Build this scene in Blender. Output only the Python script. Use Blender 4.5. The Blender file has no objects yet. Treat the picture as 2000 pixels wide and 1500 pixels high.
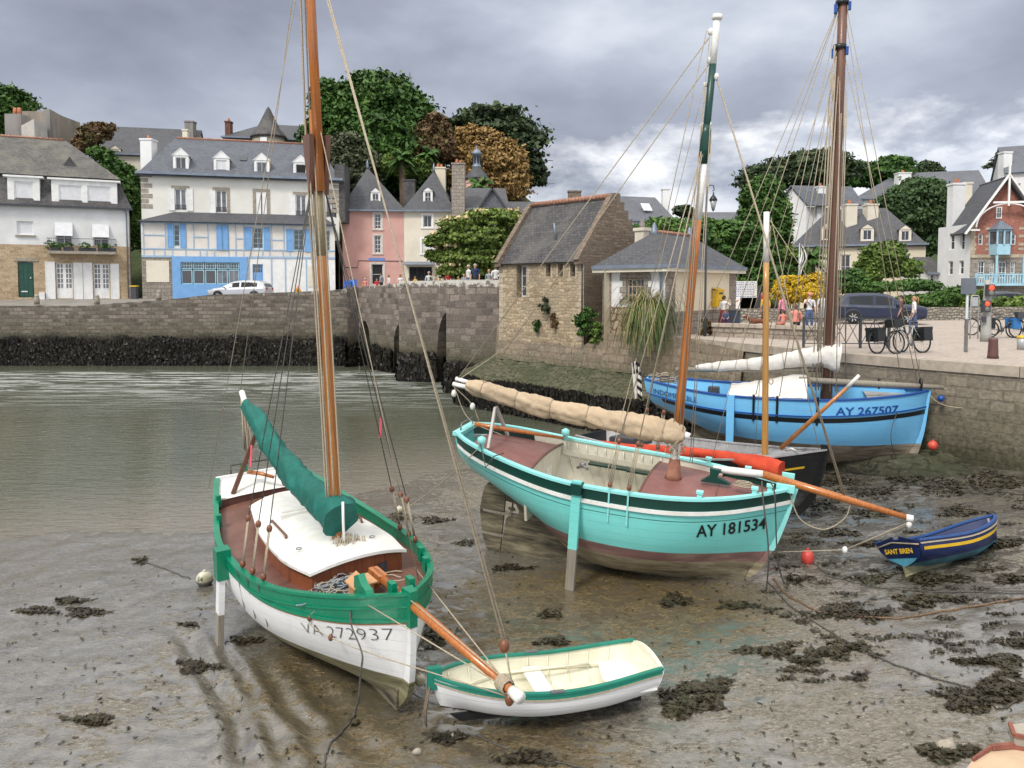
import bpy, math, random
import numpy as np
from mathutils import Vector, Matrix, noise
from math import sin, cos, pi, radians, sqrt, atan2
random.seed(7); np.random.seed(7)
S = bpy.context.scene
COL = S.collection
# ------------------------------------------------------------------ camera
PITCH = radians(3.0); FX = 1500.0; PPY = 638.6
EYE = Vector((0, 0, 5.0))
cd = bpy.data.cameras.new('camera'); cam = bpy.data.objects.new('camera', cd); COL.objects.link(cam)
cam.location = EYE; cam.rotation_euler = (pi/2-PITCH, 0, 0)
cd.sensor_width = 36; cd.lens = 27.0; cd.shift_y = -(750-PPY)/2000; cd.clip_start = .1; cd.clip_end = 2000
S.camera = cam
S.view_settings.view_transform = 'Standard'; S.view_settings.look = 'None'
S.view_settings.exposure = 0.08; S.view_settings.gamma = 1
S.cycles.max_bounces = 6; S.cycles.transparent_max_bounces = 8
S.cycles.use_adaptive_sampling = True; S.cycles.adaptive_threshold = .015
SUN_EL, SUN_AZ = radians(48), radians(215)      # azimuth clockwise from +Y
# ------------------------------------------------------------------ world
W = bpy.data.worlds.new('World'); S.world = W; W.use_nodes = True
nt = W.node_tree; nt.nodes.clear()
def N(t, typ, **k):
    n = t.nodes.new(typ)
    for a, b in k.items():
        if a.startswith('i_'):
            key = a[2:]
            n.inputs[int(key) if key.isdigit() else key.replace('_', ' ')].default_value = b
        else: setattr(n, a, b)
    return n
def L(t, a, b): t.links.new(a, b)
def math_(t, op, a, b=None, c=None, clamp=False):
    n = t.nodes.new('ShaderNodeMath'); n.operation = op; n.use_clamp = clamp
    for i, v in enumerate((a, b, c)):
        if v is None: continue
        if hasattr(v, 'links'): t.links.new(v, n.inputs[i])
        else: n.inputs[i].default_value = v
    return n.outputs[0]
def ramp_(t, fac, stops, interp='LINEAR'):
    n = t.nodes.new('ShaderNodeValToRGB'); n.color_ramp.interpolation = interp
    e = n.color_ramp.elements
    while len(e) < len(stops): e.new(.5)
    for i, (p, c) in enumerate(stops):
        e[i].position = p; e[i].color = (c if hasattr(c, '__len__') else (c, c, c)) + ((1,) if (not hasattr(c, '__len__') or len(c) == 3) else ())
    t.links.new(fac, n.inputs[0]); return n.outputs[0]
def mixc(t, fac, a, b, mode='MIX'):
    n = t.nodes.new('ShaderNodeMix'); n.data_type = 'RGBA'; n.blend_type = mode
    for i, v in ((0, fac), (6, a), (7, b)):
        if hasattr(v, 'links'): t.links.new(v, n.inputs[i])
        else: n.inputs[i].default_value = v if i == 0 else (tuple(v)+(1,) if len(v) == 3 else v)
    return n.outputs[2]
tc = N(nt, 'ShaderNodeTexCoord'); sx = N(nt, 'ShaderNodeSeparateXYZ'); L(nt, tc.outputs['Generated'], sx.inputs[0])
mp = N(nt, 'ShaderNodeMapping'); mp.inputs['Scale'].default_value = (1, 1, 2.1); mp.inputs['Rotation'].default_value = (0, radians(-14), 0); L(nt, tc.outputs['Generated'], mp.inputs[0])
n1 = N(nt, 'ShaderNodeTexNoise', i_Scale=2.5, i_Detail=9.0, i_Roughness=.5, i_Distortion=.05); L(nt, mp.outputs[0], n1.inputs['Vector'])
n2 = N(nt, 'ShaderNodeTexNoise', i_Scale=6.0, i_Detail=9.0, i_Roughness=.58, i_Distortion=.12); L(nt, mp.outputs[0], n2.inputs['Vector'])
cloud = ramp_(nt, n1.outputs[0], [(.36, (.29, .312, .385)), (.46, (.39, .418, .505)), (.56, (.53, .57, .67)), (.68, (.80, .84, .92))])
# low bright cumulus band under the grey deck, higher on the right
el = sx.outputs[2]
lim = math_(nt, 'ADD', math_(nt, 'MULTIPLY', sx.outputs[0], .13), .165)
br = math_(nt, 'SUBTRACT', math_(nt, 'ADD', lim, math_(nt, 'MULTIPLY', math_(nt, 'SUBTRACT', n2.outputs[0], .5), .34)), el)
brm = math_(nt, 'MULTIPLY', br, 16, clamp=True)
white = ramp_(nt, n2.outputs[0], [(.36, (.60, .65, .78)), (.47, (.90, .93, 1.0)), (.58, (1.15, 1.15, 1.18))])
brs = math_(nt, 'MULTIPLY', brm, ramp_(nt, math_(nt, 'ADD', math_(nt, 'MULTIPLY', sx.outputs[0], .7), .55), [(0, .35), (.45, .6), (.62, .9), (1, 1.0)]))
c1 = mixc(nt, brs, cloud, white)
c1 = mixc(nt, ramp_(nt, el, [(.38, 0.0), (.6, 1.0)]), c1, (.60, .585, .56))
sky = N(nt, 'ShaderNodeTexSky', sky_type='NISHITA', sun_disc=False, sun_elevation=SUN_EL, sun_rotation=SUN_AZ, air_density=1.0, dust_density=1.5)
bgs = N(nt, 'ShaderNodeBackground', i_Strength=.1); L(nt, sky.outputs[0], bgs.inputs[0])
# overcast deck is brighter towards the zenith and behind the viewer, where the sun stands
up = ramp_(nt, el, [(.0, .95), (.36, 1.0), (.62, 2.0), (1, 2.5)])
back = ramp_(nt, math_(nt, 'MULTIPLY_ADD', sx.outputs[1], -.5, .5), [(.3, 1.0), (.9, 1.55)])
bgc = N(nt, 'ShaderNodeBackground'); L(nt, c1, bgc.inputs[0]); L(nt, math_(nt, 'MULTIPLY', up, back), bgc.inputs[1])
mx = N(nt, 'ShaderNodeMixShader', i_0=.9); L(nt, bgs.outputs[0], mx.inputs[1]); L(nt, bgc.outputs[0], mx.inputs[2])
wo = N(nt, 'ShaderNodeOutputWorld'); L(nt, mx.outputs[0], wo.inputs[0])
# ------------------------------------------------------------------ sun
sd = bpy.data.lights.new('sun', 'SUN'); sd.energy = 2.4; sd.angle = radians(12); sd.color = (1, .95, .87)
so = bpy.data.objects.new('sun', sd); COL.objects.link(so)
sdir = Vector((sin(SUN_AZ)*cos(SUN_EL), cos(SUN_AZ)*cos(SUN_EL), sin(SUN_EL)))
so.rotation_euler = sdir.to_track_quat('Z', 'Y').to_euler()
# ------------------------------------------------------------------ pixel helpers (photo pixels 2000 x 1500 -> points at a chosen depth)
def ray(px, py):
    r = (px-1000)/FX; u = (PPY-py)/FX
    return Vector((r, cos(PITCH)+u*sin(PITCH), -sin(PITCH)+u*cos(PITCH)))
def atY(px, py, Y):
    d = ray(px, py); return EYE+d*(Y/d.y)
def atz(px, py, z):
    d = ray(px, py); return EYE+d*((z-5)/d.z)
def xY(px, Y): return (px-1000)/FX*Y*1.0
# ------------------------------------------------------------------ mesh builder
class MB:
    def __init__(s, M=None): s.v = []; s.f = []; s.m = []; s.M = M; s.sm = []
    def add(s, vs, fs, mi=0, smooth=False, M=None):
        o = len(s.v); T = None
        if s.M is not None and M is not None: T = s.M @ M
        elif s.M is not None: T = s.M
        elif M is not None: T = M
        for p in vs:
            p = Vector(p)
            s.v.append(T @ p if T is not None else p)
        for k, f in enumerate(fs):
            s.f.append([i+o for i in f]); s.m.append(mi[k] if isinstance(mi, list) else mi); s.sm.append(smooth)
        return s
    def box(s, x0, y0, z0, x1, y1, z1, mi=0, M=None):
        vs = [(x0,y0,z0),(x1,y0,z0),(x1,y1,z0),(x0,y1,z0),(x0,y0,z1),(x1,y0,z1),(x1,y1,z1),(x0,y1,z1)]
        return s.add(vs, [(0,3,2,1),(4,5,6,7),(0,1,5,4),(1,2,6,5),(2,3,7,6),(3,0,4,7)], mi, False, M)
    def prism(s, pts, vec, mi=0, M=None):
        n = len(pts); vec = Vector(vec); vs = [Vector(p) for p in pts]; vs += [p+vec for p in vs]
        fs = [tuple(range(n))[::-1], tuple(range(n, 2*n))]+[(i, (i+1) % n, n+(i+1) % n, n+i) for i in range(n)]
        return s.add(vs, fs, mi, False, M)
    def slab(s, pts, th, mi=0, M=None):
        P = [Vector(p) for p in pts]; n = (P[1]-P[0]).cross(P[2]-P[0]).normalized()
        if n.z < 0: n = -n
        return s.prism([p-n*th for p in P], n*th, mi, M)
    def poly(s, pts, mi=0, M=None): return s.add(pts, [tuple(range(len(pts)))], mi, False, M)
    def bar(s, a, b, w, h, mi=0, up=(0, 0, 1), M=None):
        a = Vector(a); b = Vector(b); d = (b-a).normalized(); up = Vector(up)
        if abs(d.dot(up)) > .98: up = Vector((1, 0, 0))
        x = d.cross(up).normalized()*w/2; y = x.cross(d).normalized()*h/2
        vs = [a-x-y, a+x-y, a+x+y, a-x+y, b-x-y, b+x-y, b+x+y, b-x+y]
        return s.add(vs, [(0,3,2,1),(4,5,6,7),(0,1,5,4),(1,2,6,5),(2,3,7,6),(3,0,4,7)], mi, False, M)
    def tube(s, pts, r, n=6, mi=0, M=None, sy=1.0, up=None, wob=0):
        P = [Vector(p) for p in pts]; k = len(P); rs = r if hasattr(r, '__len__') else [r]*k
        vs = []; fs = []; side = None
        for i, p in enumerate(P):
            d = (P[min(i+1, k-1)]-P[max(i-1, 0)]).normalized()
            if side is None:
                u0 = Vector(up) if up else (Vector((0, 0, 1)) if abs(d.z) < .9 else Vector((1, 0, 0)))
                side = d.cross(u0).normalized()
            else:
                side = (side-d*side.dot(d)).normalized()
            upv = side.cross(d)
            for j in range(n):
                a = 2*pi*j/n; q = rs[i]*(1+(wob*noise.noise((i*.9, j*1.3, 3.1)) if wob else 0))
                vs.append(p+side*cos(a)*q+upv*sin(a)*q*sy)
        for i in range(k-1):
            for j in range(n): fs.append((i*n+j, i*n+(j+1) % n, (i+1)*n+(j+1) % n, (i+1)*n+j))
        fs.append(tuple(range(n))[::-1]); fs.append(tuple((k-1)*n+j for j in range(n)))
        return s.add(vs, fs, mi, True, M)
    def lathe(s, prof, n=12, mi=0, M=None):
        vs = []; fs = []; k = len(prof)
        for (r, z) in prof:
            for j in range(n): a = 2*pi*j/n; vs.append((r*cos(a), r*sin(a), z))
        for i in range(k-1):
            for j in range(n): fs.append((i*n+j, i*n+(j+1) % n, (i+1)*n+(j+1) % n, (i+1)*n+j))
        fs.append(tuple(range(n))[::-1]); fs.append(tuple((k-1)*n+j for j in range(n)))
        return s.add(vs, fs, mi, True, M)
    def ball(s, c, r, n=10, mi=0, M=None, sz=1.0):
        prof = [(max(.001, r*sin(pi*i/(n-2))), -r*sz*cos(pi*i/(n-2))) for i in range(n-1)]
        T = Matrix.Translation(Vector(c)); return s.lathe(prof, n, mi, (M @ T) if M is not None else T)
    def grid(s, rows, mi=0, closed=False, smooth=True, M=None, flip=False):
        n = len(rows[0]); vs = [p for r in rows for p in r]; fs = []
        for i in range(len(rows)-1):
            for j in range(n if closed else n-1):
                q = (i*n+j, i*n+(j+1) % n, (i+1)*n+(j+1) % n, (i+1)*n+j); fs.append(q[::-1] if flip else q)
        return s.add(vs, fs, mi, smooth, M)
    def build(s, name, mats, parent=None, local=None):
        me = bpy.data.meshes.new(name)
        vs = s.v if local is None else [local @ p for p in s.v]
        me.from_pydata([tuple(p) for p in vs], [], s.f)
        if not isinstance(mats, (list, tuple)): mats = [mats]
        for m in mats: me.materials.append(m)
        me.polygons.foreach_set('material_index', s.m); me.polygons.foreach_set('use_smooth', s.sm)
        uv = me.uv_layers.new(name='UVMap'); me.update()
        nl = len(me.loops)
        vi = np.empty(nl, int); me.loops.foreach_get('vertex_index', vi)
        co = np.empty(len(me.vertices)*3); me.vertices.foreach_get('co', co); co = co.reshape(-1, 3)
        nr = np.empty(len(me.polygons)*3); me.polygons.foreach_get('normal', nr); nr = nr.reshape(-1, 3)
        lt = np.empty(len(me.polygons), int); me.polygons.foreach_get('loop_total', lt)
        nn = np.repeat(nr, lt, axis=0)[:nl]; P = co[vi]
        flat = np.abs(nn[:, 2]) > .97
        t = np.stack([-nn[:, 1], nn[:, 0], np.zeros(nl)], 1); t[flat] = (1, 0, 0)
        ln = np.linalg.norm(t, axis=1, keepdims=True); ln[ln == 0] = 1; t /= ln
        b = np.cross(nn, t); b[flat] = (0, 1, 0)
        uvs = np.stack([(P*t).sum(1), (P*b).sum(1)], 1)
        uv.data.foreach_set('uv', uvs.ravel())
        o = bpy.data.objects.new(name, me); COL.objects.link(o)
        if parent is not None: o.parent = parent
        return o
def tag(o, label=None, cat=None, group=None, kind=None):
    if label: o['label'] = label
    if cat: o['category'] = cat
    if group: o['group'] = group
    if kind: o['kind'] = kind
    return o
def empty(name, loc=(0, 0, 0), label=None, cat=None, group=None, M=None):
    o = bpy.data.objects.new(name, None); COL.objects.link(o); o.empty_display_size = .2
    if M is not None: o.matrix_world = M
    else: o.location = loc
    return tag(o, label, cat, group)
# ------------------------------------------------------------------ materials
_mc = {}
def nmat(name):
    m = bpy.data.materials.new(name); m.use_nodes = True; t = m.node_tree
    return m, t, t.nodes['Principled BSDF']
def setp(p, **k):
    for a, v in k.items(): p.inputs[a.replace('_', ' ')].default_value = v
def mat(name, c, r=.6, c2=None, sc=3.0, bump=.15, bsc=25.0, metal=0.0, spec=.5, det=5.0, lo=.4, hi=.62, stretch=(1, 1, 1), coat=0.0, bd=.01):
    if name in _mc: return _mc[name]
    m, t, p = nmat(name)
    setp(p, Roughness=r, Metallic=metal); p.inputs['Specular IOR Level'].default_value = spec
    if coat: p.inputs['Coat Weight'].default_value = coat; p.inputs['Coat Roughness'].default_value = .15
    tx = N(t, 'ShaderNodeTexCoord'); mpn = N(t, 'ShaderNodeMapping'); mpn.inputs['Scale'].default_value = stretch; L(t, tx.outputs['Object'], mpn.inputs[0])
    c2 = c2 or tuple(x*.82 for x in c)
    nz = N(t, 'ShaderNodeTexNoise', i_Scale=sc, i_Detail=det, i_Roughness=.65); L(t, mpn.outputs[0], nz.inputs['Vector'])
    L(t, ramp_(t, nz.outputs[0], [(lo, c), (hi, c2)]), p.inputs['Base Color'])
    L(t, math_(t, 'ADD', math_(t, 'MULTIPLY', math_(t, 'SUBTRACT', nz.outputs[0], .5), .35), r, clamp=True), p.inputs['Roughness'])
    if bump:
        nb = N(t, 'ShaderNodeTexNoise', i_Scale=bsc, i_Detail=4.0); L(t, mpn.outputs[0], nb.inputs['Vector'])
        b = N(t, 'ShaderNodeBump', i_Strength=bump, i_Distance=bd); L(t, nb.outputs[0], b.inputs['Height']); L(t, b.outputs[0], p.inputs['Normal'])
    _mc[name] = m; return m
def emat(name, c, s):
    m, t, p = nmat(name); setp(p, Base_Color=c+(1,)); p.inputs['Emission Color'].default_value = c+(1,); p.inputs['Emission Strength'].default_value = s; return m
def masonry(name, ca, cb, mortar, bw=.5, bh=.2, ms=.02, warp=.05, zones=None, blotch=None, bump=.6, msmooth=.2, r=.9, off=.5, squash=1.0, extra=None, lichen=None, mmask=None):
    """blocks in UV metres; zones = list of (z, colour, amount) blended by world height"""
    m, t, p = nmat(name); setp(p, Roughness=r); p.inputs['Specular IOR Level'].default_value = .25
    uv = N(t, 'ShaderNodeTexCoord'); geo = N(t, 'ShaderNodeNewGeometry')
    nz = N(t, 'ShaderNodeTexNoise', i_Scale=1.6, i_Detail=3.0); L(t, uv.outputs['UV'], nz.inputs['Vector'])
    vm = N(t, 'ShaderNodeVectorMath', operation='MULTIPLY_ADD'); L(t, nz.outputs['Color'], vm.inputs[0]); vm.inputs[1].default_value = (warp*2, warp*2, 0); L(t, uv.outputs['UV'], vm.inputs[2])
    nz3 = N(t, 'ShaderNodeTexNoise', i_Scale=7.0, i_Detail=2.0); L(t, uv.outputs['UV'], nz3.inputs['Vector'])
    vm2 = N(t, 'ShaderNodeVectorMath', operation='MULTIPLY_ADD'); L(t, nz3.outputs['Color'], vm2.inputs[0]); vm2.inputs[1].default_value = (warp*.7, warp*.7, 0); L(t, vm.outputs[0], vm2.inputs[2])
    bk = N(t, 'ShaderNodeTexBrick', offset=off, squash=squash, squash_frequency=3, i_Scale=1.0, i_Mortar_Size=ms, i_Mortar_Smooth=msmooth, i_Bias=0.0, i_Brick_Width=bw, i_Row_Height=bh)
    L(t, vm2.outputs[0], bk.inputs['Vector']); bk.inputs['Color1'].default_value = ca+(1,); bk.inputs['Color2'].default_value = cb+(1,); bk.inputs['Mortar'].default_value = mortar+(1,)
    n2 = N(t, 'ShaderNodeTexNoise', i_Scale=.7, i_Detail=7.0, i_Roughness=.65); L(t, geo.outputs['Position'], n2.inputs['Vector'])
    n4 = N(t, 'ShaderNodeTexNoise', i_Scale=9.0, i_Detail=6.0, i_Roughness=.7); L(t, geo.outputs['Position'], n4.inputs['Vector'])
    c = bk.outputs['Color']
    if mmask:      # mortar only shows in patches
        mid = tuple((a+b)/2*.8 for a, b in zip(ca, cb))
        fac = math_(t, 'MULTIPLY', bk.outputs['Fac'], ramp_(t, n2.outputs[0], [(mmask, 1.0), (mmask+.1, 0.0)]))
        c = mixc(t, fac, c, mid)
    c = mixc(t, .75, c, ramp_(t, n4.outputs[0], [(.3, .45), (.7, 1.35)]), 'MULTIPLY')
    if blotch:
        c = mixc(t, math_(t, 'MULTIPLY', ramp_(t, n2.outputs[0], [(.45, 0.0), (.62, 1.0)]), blotch[1]), c, blotch[0])
    if lichen:     # pale patches near the top of the wall
        sp = N(t, 'ShaderNodeSeparateXYZ'); L(t, geo.outputs['Position'], sp.inputs[0])
        n5 = N(t, 'ShaderNodeTexNoise', i_Scale=3.2, i_Detail=6.0, i_Roughness=.7); L(t, geo.outputs['Position'], n5.inputs['Vector'])
        k = math_(t, 'ADD', n5.outputs[0], math_(t, 'MULTIPLY', math_(t, 'SUBTRACT', sp.outputs[2], lichen[0]), lichen[2]))
        c = mixc(t, ramp_(t, k, [(.55, 0.0), (.63, .8)]), c, lichen[1])
    h = bk.outputs['Fac']
    if zones:
        sp = N(t, 'ShaderNodeSeparateXYZ'); L(t, geo.outputs['Position'], sp.inputs[0])
        zz = math_(t, 'ADD', sp.outputs[2], math_(t, 'MULTIPLY', math_(t, 'SUBTRACT', n4.outputs[0], .5), .55))
        zz = math_(t, 'ADD', zz, math_(t, 'MULTIPLY', math_(t, 'SUBTRACT', n2.outputs[0], .5), .9))
        for (z0, z1, colr, amt) in zones:
            k = math_(t, 'DIVIDE', math_(t, 'SUBTRACT', z1, zz), z1-z0, clamp=True)
            c = mixc(t, math_(t, 'MULTIPLY', k, amt), c, mixc(t, .6, colr, ramp_(t, n4.outputs[0], [(.3, .3), (.7, 1.6)]), 'MULTIPLY'))
    L(t, c, p.inputs['Base Color'])
    hh = math_(t, 'ADD', math_(t, 'MULTIPLY', h, -1.0), math_(t, 'MULTIPLY', n4.outputs[0], 1.1))
    b = N(t, 'ShaderNodeBump', i_Strength=bump, i_Distance=.03); L(t, hh, b.inputs['Height']); L(t, b.outputs[0], p.inputs['Normal'])
    return m
WEED = (.013, .012, .009)
m_farwall = masonry('quay_stone_far', (.10, .085, .072), (.25, .215, .18), (.48, .45, .38), .62, .27, .035, .05, zones=[(1.6, 2.9, (.10, .095, .06), .55), (1.15, 1.75, WEED, .97)], mmask=.74, lichen=(4.6, (.45, .43, .38), .22))
m_bridge = masonry('bridge_stone', (.105, .09, .08), (.29, .245, .21), (.46, .42, .36), .62, .36, .035, .07, zones=[(1.2, 2.6, (.105, .098, .06), .7), (.5, 1.3, WEED, .95)], mmask=.72, blotch=((.2, .165, .145), .4), lichen=(4.95, (.66, .64, .58), .5))
m_quay = masonry('quay_stone', (.19, .165, .13), (.30, .26, .20), (.36, .33, .27), .55, .27, .03, .06, zones=[(1.5, 2.3, (.11, .10, .065), .6), (.5, 1.2, (.045, .045, .025), .9)], blotch=((.2, .17, .13), .5), mmask=.66)
m_footing = masonry('footing_stone', (.20, .165, .125), (.33, .27, .20), (.48, .43, .34), .42, .3, .045, .09, zones=[(1.4, 2.1, (.10, .10, .06), .7)], blotch=((.26, .2, .14), .5), mmask=.75)
m_housestone = masonry('rubble_wall', (.27, .205, .135), (.56, .44, .29), (.36, .29, .2), .36, .15, .022, .12, blotch=((.33, .28, .21), .6), bump=.8, msmooth=.5)
m_ashlar = masonry('ashlar', (.40, .33, .24), (.52, .44, .33), (.34, .28, .2), .55, .28, .012, .03, bump=.5)
m_gable = masonry('gable_stone', (.17, .13, .10), (.29, .225, .17), (.2, .16, .12), .45, .13, .018, .11, blotch=((.19, .15, .12), .5), bump=.9)
m_kioskstone = masonry('kiosk_stone', (.27, .235, .20), (.35, .31, .265), (.2, .17, .14), .5, .3, .02, .03)
m_crazy = masonry('crazy_stone', (.36, .27, .2), (.46, .38, .29), (.16, .09, .06), .45, .3, .035, .28)
m_lhstone = masonry('left_house_stone', (.36, .26, .16), (.52, .40, .26), (.45, .37, .27), .55, .24, .015, .03, bump=.4)
m_lowwall = masonry('low_wall_stone', (.26, .235, .2), (.45, .41, .35), (.16, .145, .12), .32, .16, .04, .16)
m_terrace = masonry('terrace_stone', (.26, .22, .18), (.36, .31, .25), (.17, .14, .11), .8, .25, .025, .06, lichen=(3.3, (.42, .38, .33), .3))
def slate(name, c=(.075, .078, .088), c2=(.11, .112, .122), moss=None, amt=.5):
    return masonry(name, c, c2, tuple(x*.6 for x in c), .22, .16, .012, .004, blotch=(moss or tuple(x*1.25 for x in c), amt), bump=.35, r=.6)
m_slate = slate('slate_roof'); m_slate2 = slate('slate_blue', (.10, .108, .13), (.145, .155, .18))
m_slatemoss = slate('slate_moss', (.10, .098, .092), (.15, .145, .135), (.185, .18, .15), .6)
m_slateold = slate('slate_old', (.062, .06, .065), (.105, .10, .10), (.17, .165, .15), .35)
m_slatelight = slate('slate_light', (.12, .125, .145), (.15, .16, .18))
m_white = mat('white_render', (.74, .745, .75), .85, (.64, .64, .635), .5, .15, 30, det=8)
m_cream = mat('cream_render', (.70, .65, .54), .85, (.60, .55, .45), .5, .15, 30, det=8)
m_cream2 = mat('cream_wall', (.66, .60, .46), .85, (.58, .52, .40), .6, .12, 30)
m_pink = mat('pink_render', (.60, .345, .30), .85, (.52, .295, .26), .5, .15, 30, det=8)
m_grey = mat('grey_render', (.27, .25, .235), .9, (.14, .13, .125), .55, .3, 12, det=9, stretch=(1, 1, .3))
m_blue = mat('blue_paint', (.18, .38, .68), .5, (.155, .34, .62), 2, .08)
m_bluelt = mat('light_blue_paint', (.36, .60, .72), .5, None, 2, .05)
m_wpaint = mat('white_paint', (.80, .80, .79), .45, (.70, .70, .68), 2, .05)
m_zinc = mat('zinc', (.21, .25, .31), .45, (.16, .19, .24), 2, .05, metal=.2)
m_dgrey = mat('dark_grey_paint', (.05, .055, .065), .5)
m_granite = mat('granite', (.36, .32, .26), .85, (.25, .22, .18), 6, .3, 40)
m_tile = masonry('ridge_tile', (.34, .165, .11), (.44, .25, .18), (.2, .1, .07), .22, .3, .02, .03)
m_terracotta = mat('terracotta', (.5, .19, .09), .8, (.38, .14, .08), 8)
m_redbrick = masonry('red_brick', (.34, .135, .10), (.40, .17, .125), (.30, .17, .14), .22, .075, .008, .0, bump=.2)
m_glass = mat('window_glass', (.02, .024, .03), .06, (.035, .04, .05), 1.0, .03, 2.0, spec=.8)
m_glassmid = mat('curtained_glass', (.13, .14, .16), .12, (.05, .055, .065), 1.3, .02, 2.0, spec=.8)
m_dark = mat('dark_interior', (.012, .012, .014), .8)
m_blind = mat('blind_cloth', (.68, .69, .71), .8, (.62, .62, .64), 3)
m_greendoor = mat('green_door_paint', (.012, .075, .052), .45, (.01, .06, .04), 4)
m_brick2 = masonry('brown_chimney_brick', (.16, .07, .05), (.2, .09, .06), (.15, .1, .08), .22, .075, .008, 0)
m_paving = masonry('paving', (.40, .34, .29), (.48, .42, .37), (.27, .23, .2), .3, .16, .012, .01, bump=.25, blotch=((.42, .36, .31), .5), r=.75)
m_asphalt = mat('street_surface', (.24, .225, .2), .85, (.17, .16, .145), .8, .3, 30, det=8)
m_grass = mat('grass', (.10, .15, .04), .95, (.16, .15, .07), .6, .8, 8, bd=.1)
m_hill = mat('hill_ground', (.035, .06, .02), 1, (.06, .075, .03), .3, .8, 3, bd=.3)
# ------------------------------------------------------------------ foliage
def leafmat(name, cols, r=.6):
    m, t, p = nmat(name); setp(p, Roughness=r); p.inputs['Specular IOR Level'].default_value = .3
    g = N(t, 'ShaderNodeNewGeometry')
    nz = N(t, 'ShaderNodeTexNoise', i_Scale=.55, i_Detail=4.0); L(t, g.outputs['Position'], nz.inputs['Vector'])
    k = math_(t, 'ADD', math_(t, 'MULTIPLY', g.outputs['Random Per Island'], .55), math_(t, 'MULTIPLY', math_(t, 'SUBTRACT', nz.outputs[0], .28), 1.1), clamp=True)
    st = [(i/(len(cols)-1), c) for i, c in enumerate(cols)]
    L(t, ramp_(t, k, st), p.inputs['Base Color']); return m
lf_dark = leafmat('leaf_dark', [(.016, .042, .010), (.03, .078, .014), (.06, .13, .022), (.10, .18, .034)])
lf_mid = leafmat('leaf_mid', [(.02, .05, .012), (.04, .095, .02), (.07, .15, .03), (.12, .21, .04)])
lf_bright = leafmat('leaf_bright', [(.03, .06, .012), (.075, .13, .025), (.13, .20, .035), (.22, .27, .07)])
lf_olive = leafmat('leaf_olive', [(.04, .055, .03), (.075, .09, .045), (.11, .125, .065)])
lf_orange = leafmat('leaf_orange', [(.13, .09, .035), (.23, .145, .05), (.33, .21, .07), (.42, .29, .11)])
lf_yellow = leafmat('leaf_yellow', [(.30, .19, .015), (.50, .34, .02), (.66, .47, .03)])
lf_pine = leafmat('leaf_pine', [(.012, .026, .014), (.026, .048, .02), (.05, .08, .03), (.10, .115, .045)])
lf_blossom = leafmat('leaf_blossom', [(.42, .40, .16), (.60, .46, .30), (.45, .42, .14)])
lf_rust = leafmat('leaf_rust', [(.075, .06, .03), (.15, .085, .04), (.10, .115, .04)])
lf_dry = leafmat('dry_blades', [(.10, .13, .03), (.22, .2, .08), (.40, .33, .18)])
lf_weed = leafmat('seaweed_leaf', [(.012, .012, .009), (.028, .024, .016), (.055, .045, .026), (.03, .04, .015)], .35)
lf_weedgreen = leafmat('algae_leaf', [(.03, .04, .015), (.06, .075, .03), (.09, .10, .045)], .5)
m_bark = mat('bark', (.10, .075, .055), .95, (.05, .04, .03), 6, .8, 20, bd=.05)
m_palmtrunk = mat('palm_bark', (.16, .11, .07), .95, (.08, .055, .035), 10, .8, 30, bd=.05)
def quads(name, C, A, B, mt, parent=None):
    """C centres, A and B half-axes (N,3) -> one mesh of loose quads"""
    n = len(C); V = np.stack([C-A-B, C+A-B*.55, C+A*.9+B, C-A*.75+B*.8], 1).reshape(-1, 3)
    me = bpy.data.meshes.new(name); me.vertices.add(4*n); me.vertices.foreach_set('co', V.ravel().astype(np.float32))
    me.loops.add(4*n); me.loops.foreach_set('vertex_index', np.arange(4*n, dtype=np.int32))
    me.polygons.add(n); me.polygons.foreach_set('loop_start', np.arange(0, 4*n, 4, dtype=np.int32))
    try: me.polygons.foreach_set('loop_total', np.full(n, 4, dtype=np.int32))
    except Exception: pass
    me.update(calc_edges=True); me.materials.append(mt)
    o = bpy.data.objects.new(name, me); COL.objects.link(o)
    if parent is not None: o.parent = parent
    return o
def rv(n): v = np.random.normal(size=(n, 3)); return v/np.linalg.norm(v, axis=1, keepdims=True)
def leaves(name, blobs, n, size, mt, parent=None, flat=.5, clump=.16, droop=0, origin=None, shell=(.72, 1.05), lowcut=-.75):
    if size > .15: n = int(n*3.3); size *= .5
    vol = np.array([(b[3]*b[4]*b[5])**.67 for b in blobs]); vol = vol/vol.sum()
    Cs = []; Ds = []
    for b, w in zip(blobs, vol):
        k = int(n*w)+8; nc = max(8, k//44)
        d = rv(nc*3); d = d[d[:, 2] > lowcut][:nc]; nc = len(d)
        cc = d*np.random.uniform(shell[0], shell[1], (nc, 1))*(1+.13*np.array([noise.noise(Vector((q*2.3+b[0]).tolist())) for q in d]))[:, None]
        idx = np.random.randint(0, nc, k); off = np.random.normal(size=(k, 3))*clump*np.array([1, 1, flat])
        inner = np.random.rand(k) < .12
        loc = np.where(inner[:, None], rv(k)*np.random.uniform(.2, .8, (k, 1)), cc[idx]+off)
        Cs.append(loc*np.array(b[3:6])+np.array(b[0:3])); Ds.append(loc)
    C = np.concatenate(Cs); D = np.concatenate(Ds); k = len(C)
    nrm = D/(np.linalg.norm(D, axis=1, keepdims=True)+1e-6)*.5+rv(k)*.75+np.array([0, 0, .35]); nrm /= np.linalg.norm(nrm, axis=1, keepdims=True)
    a = np.cross(nrm, rv(k)); a /= np.linalg.norm(a, axis=1, keepdims=True); b_ = np.cross(nrm, a)
    if droop: b_ = b_*.6+np.array([0, 0, -droop])
    s = size*np.random.uniform(.55, 1.25, (k, 1))
    if origin is not None: C = C-np.array(origin)
    return quads(name, C, a*s*.55, b_*s, mt, parent)
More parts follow.
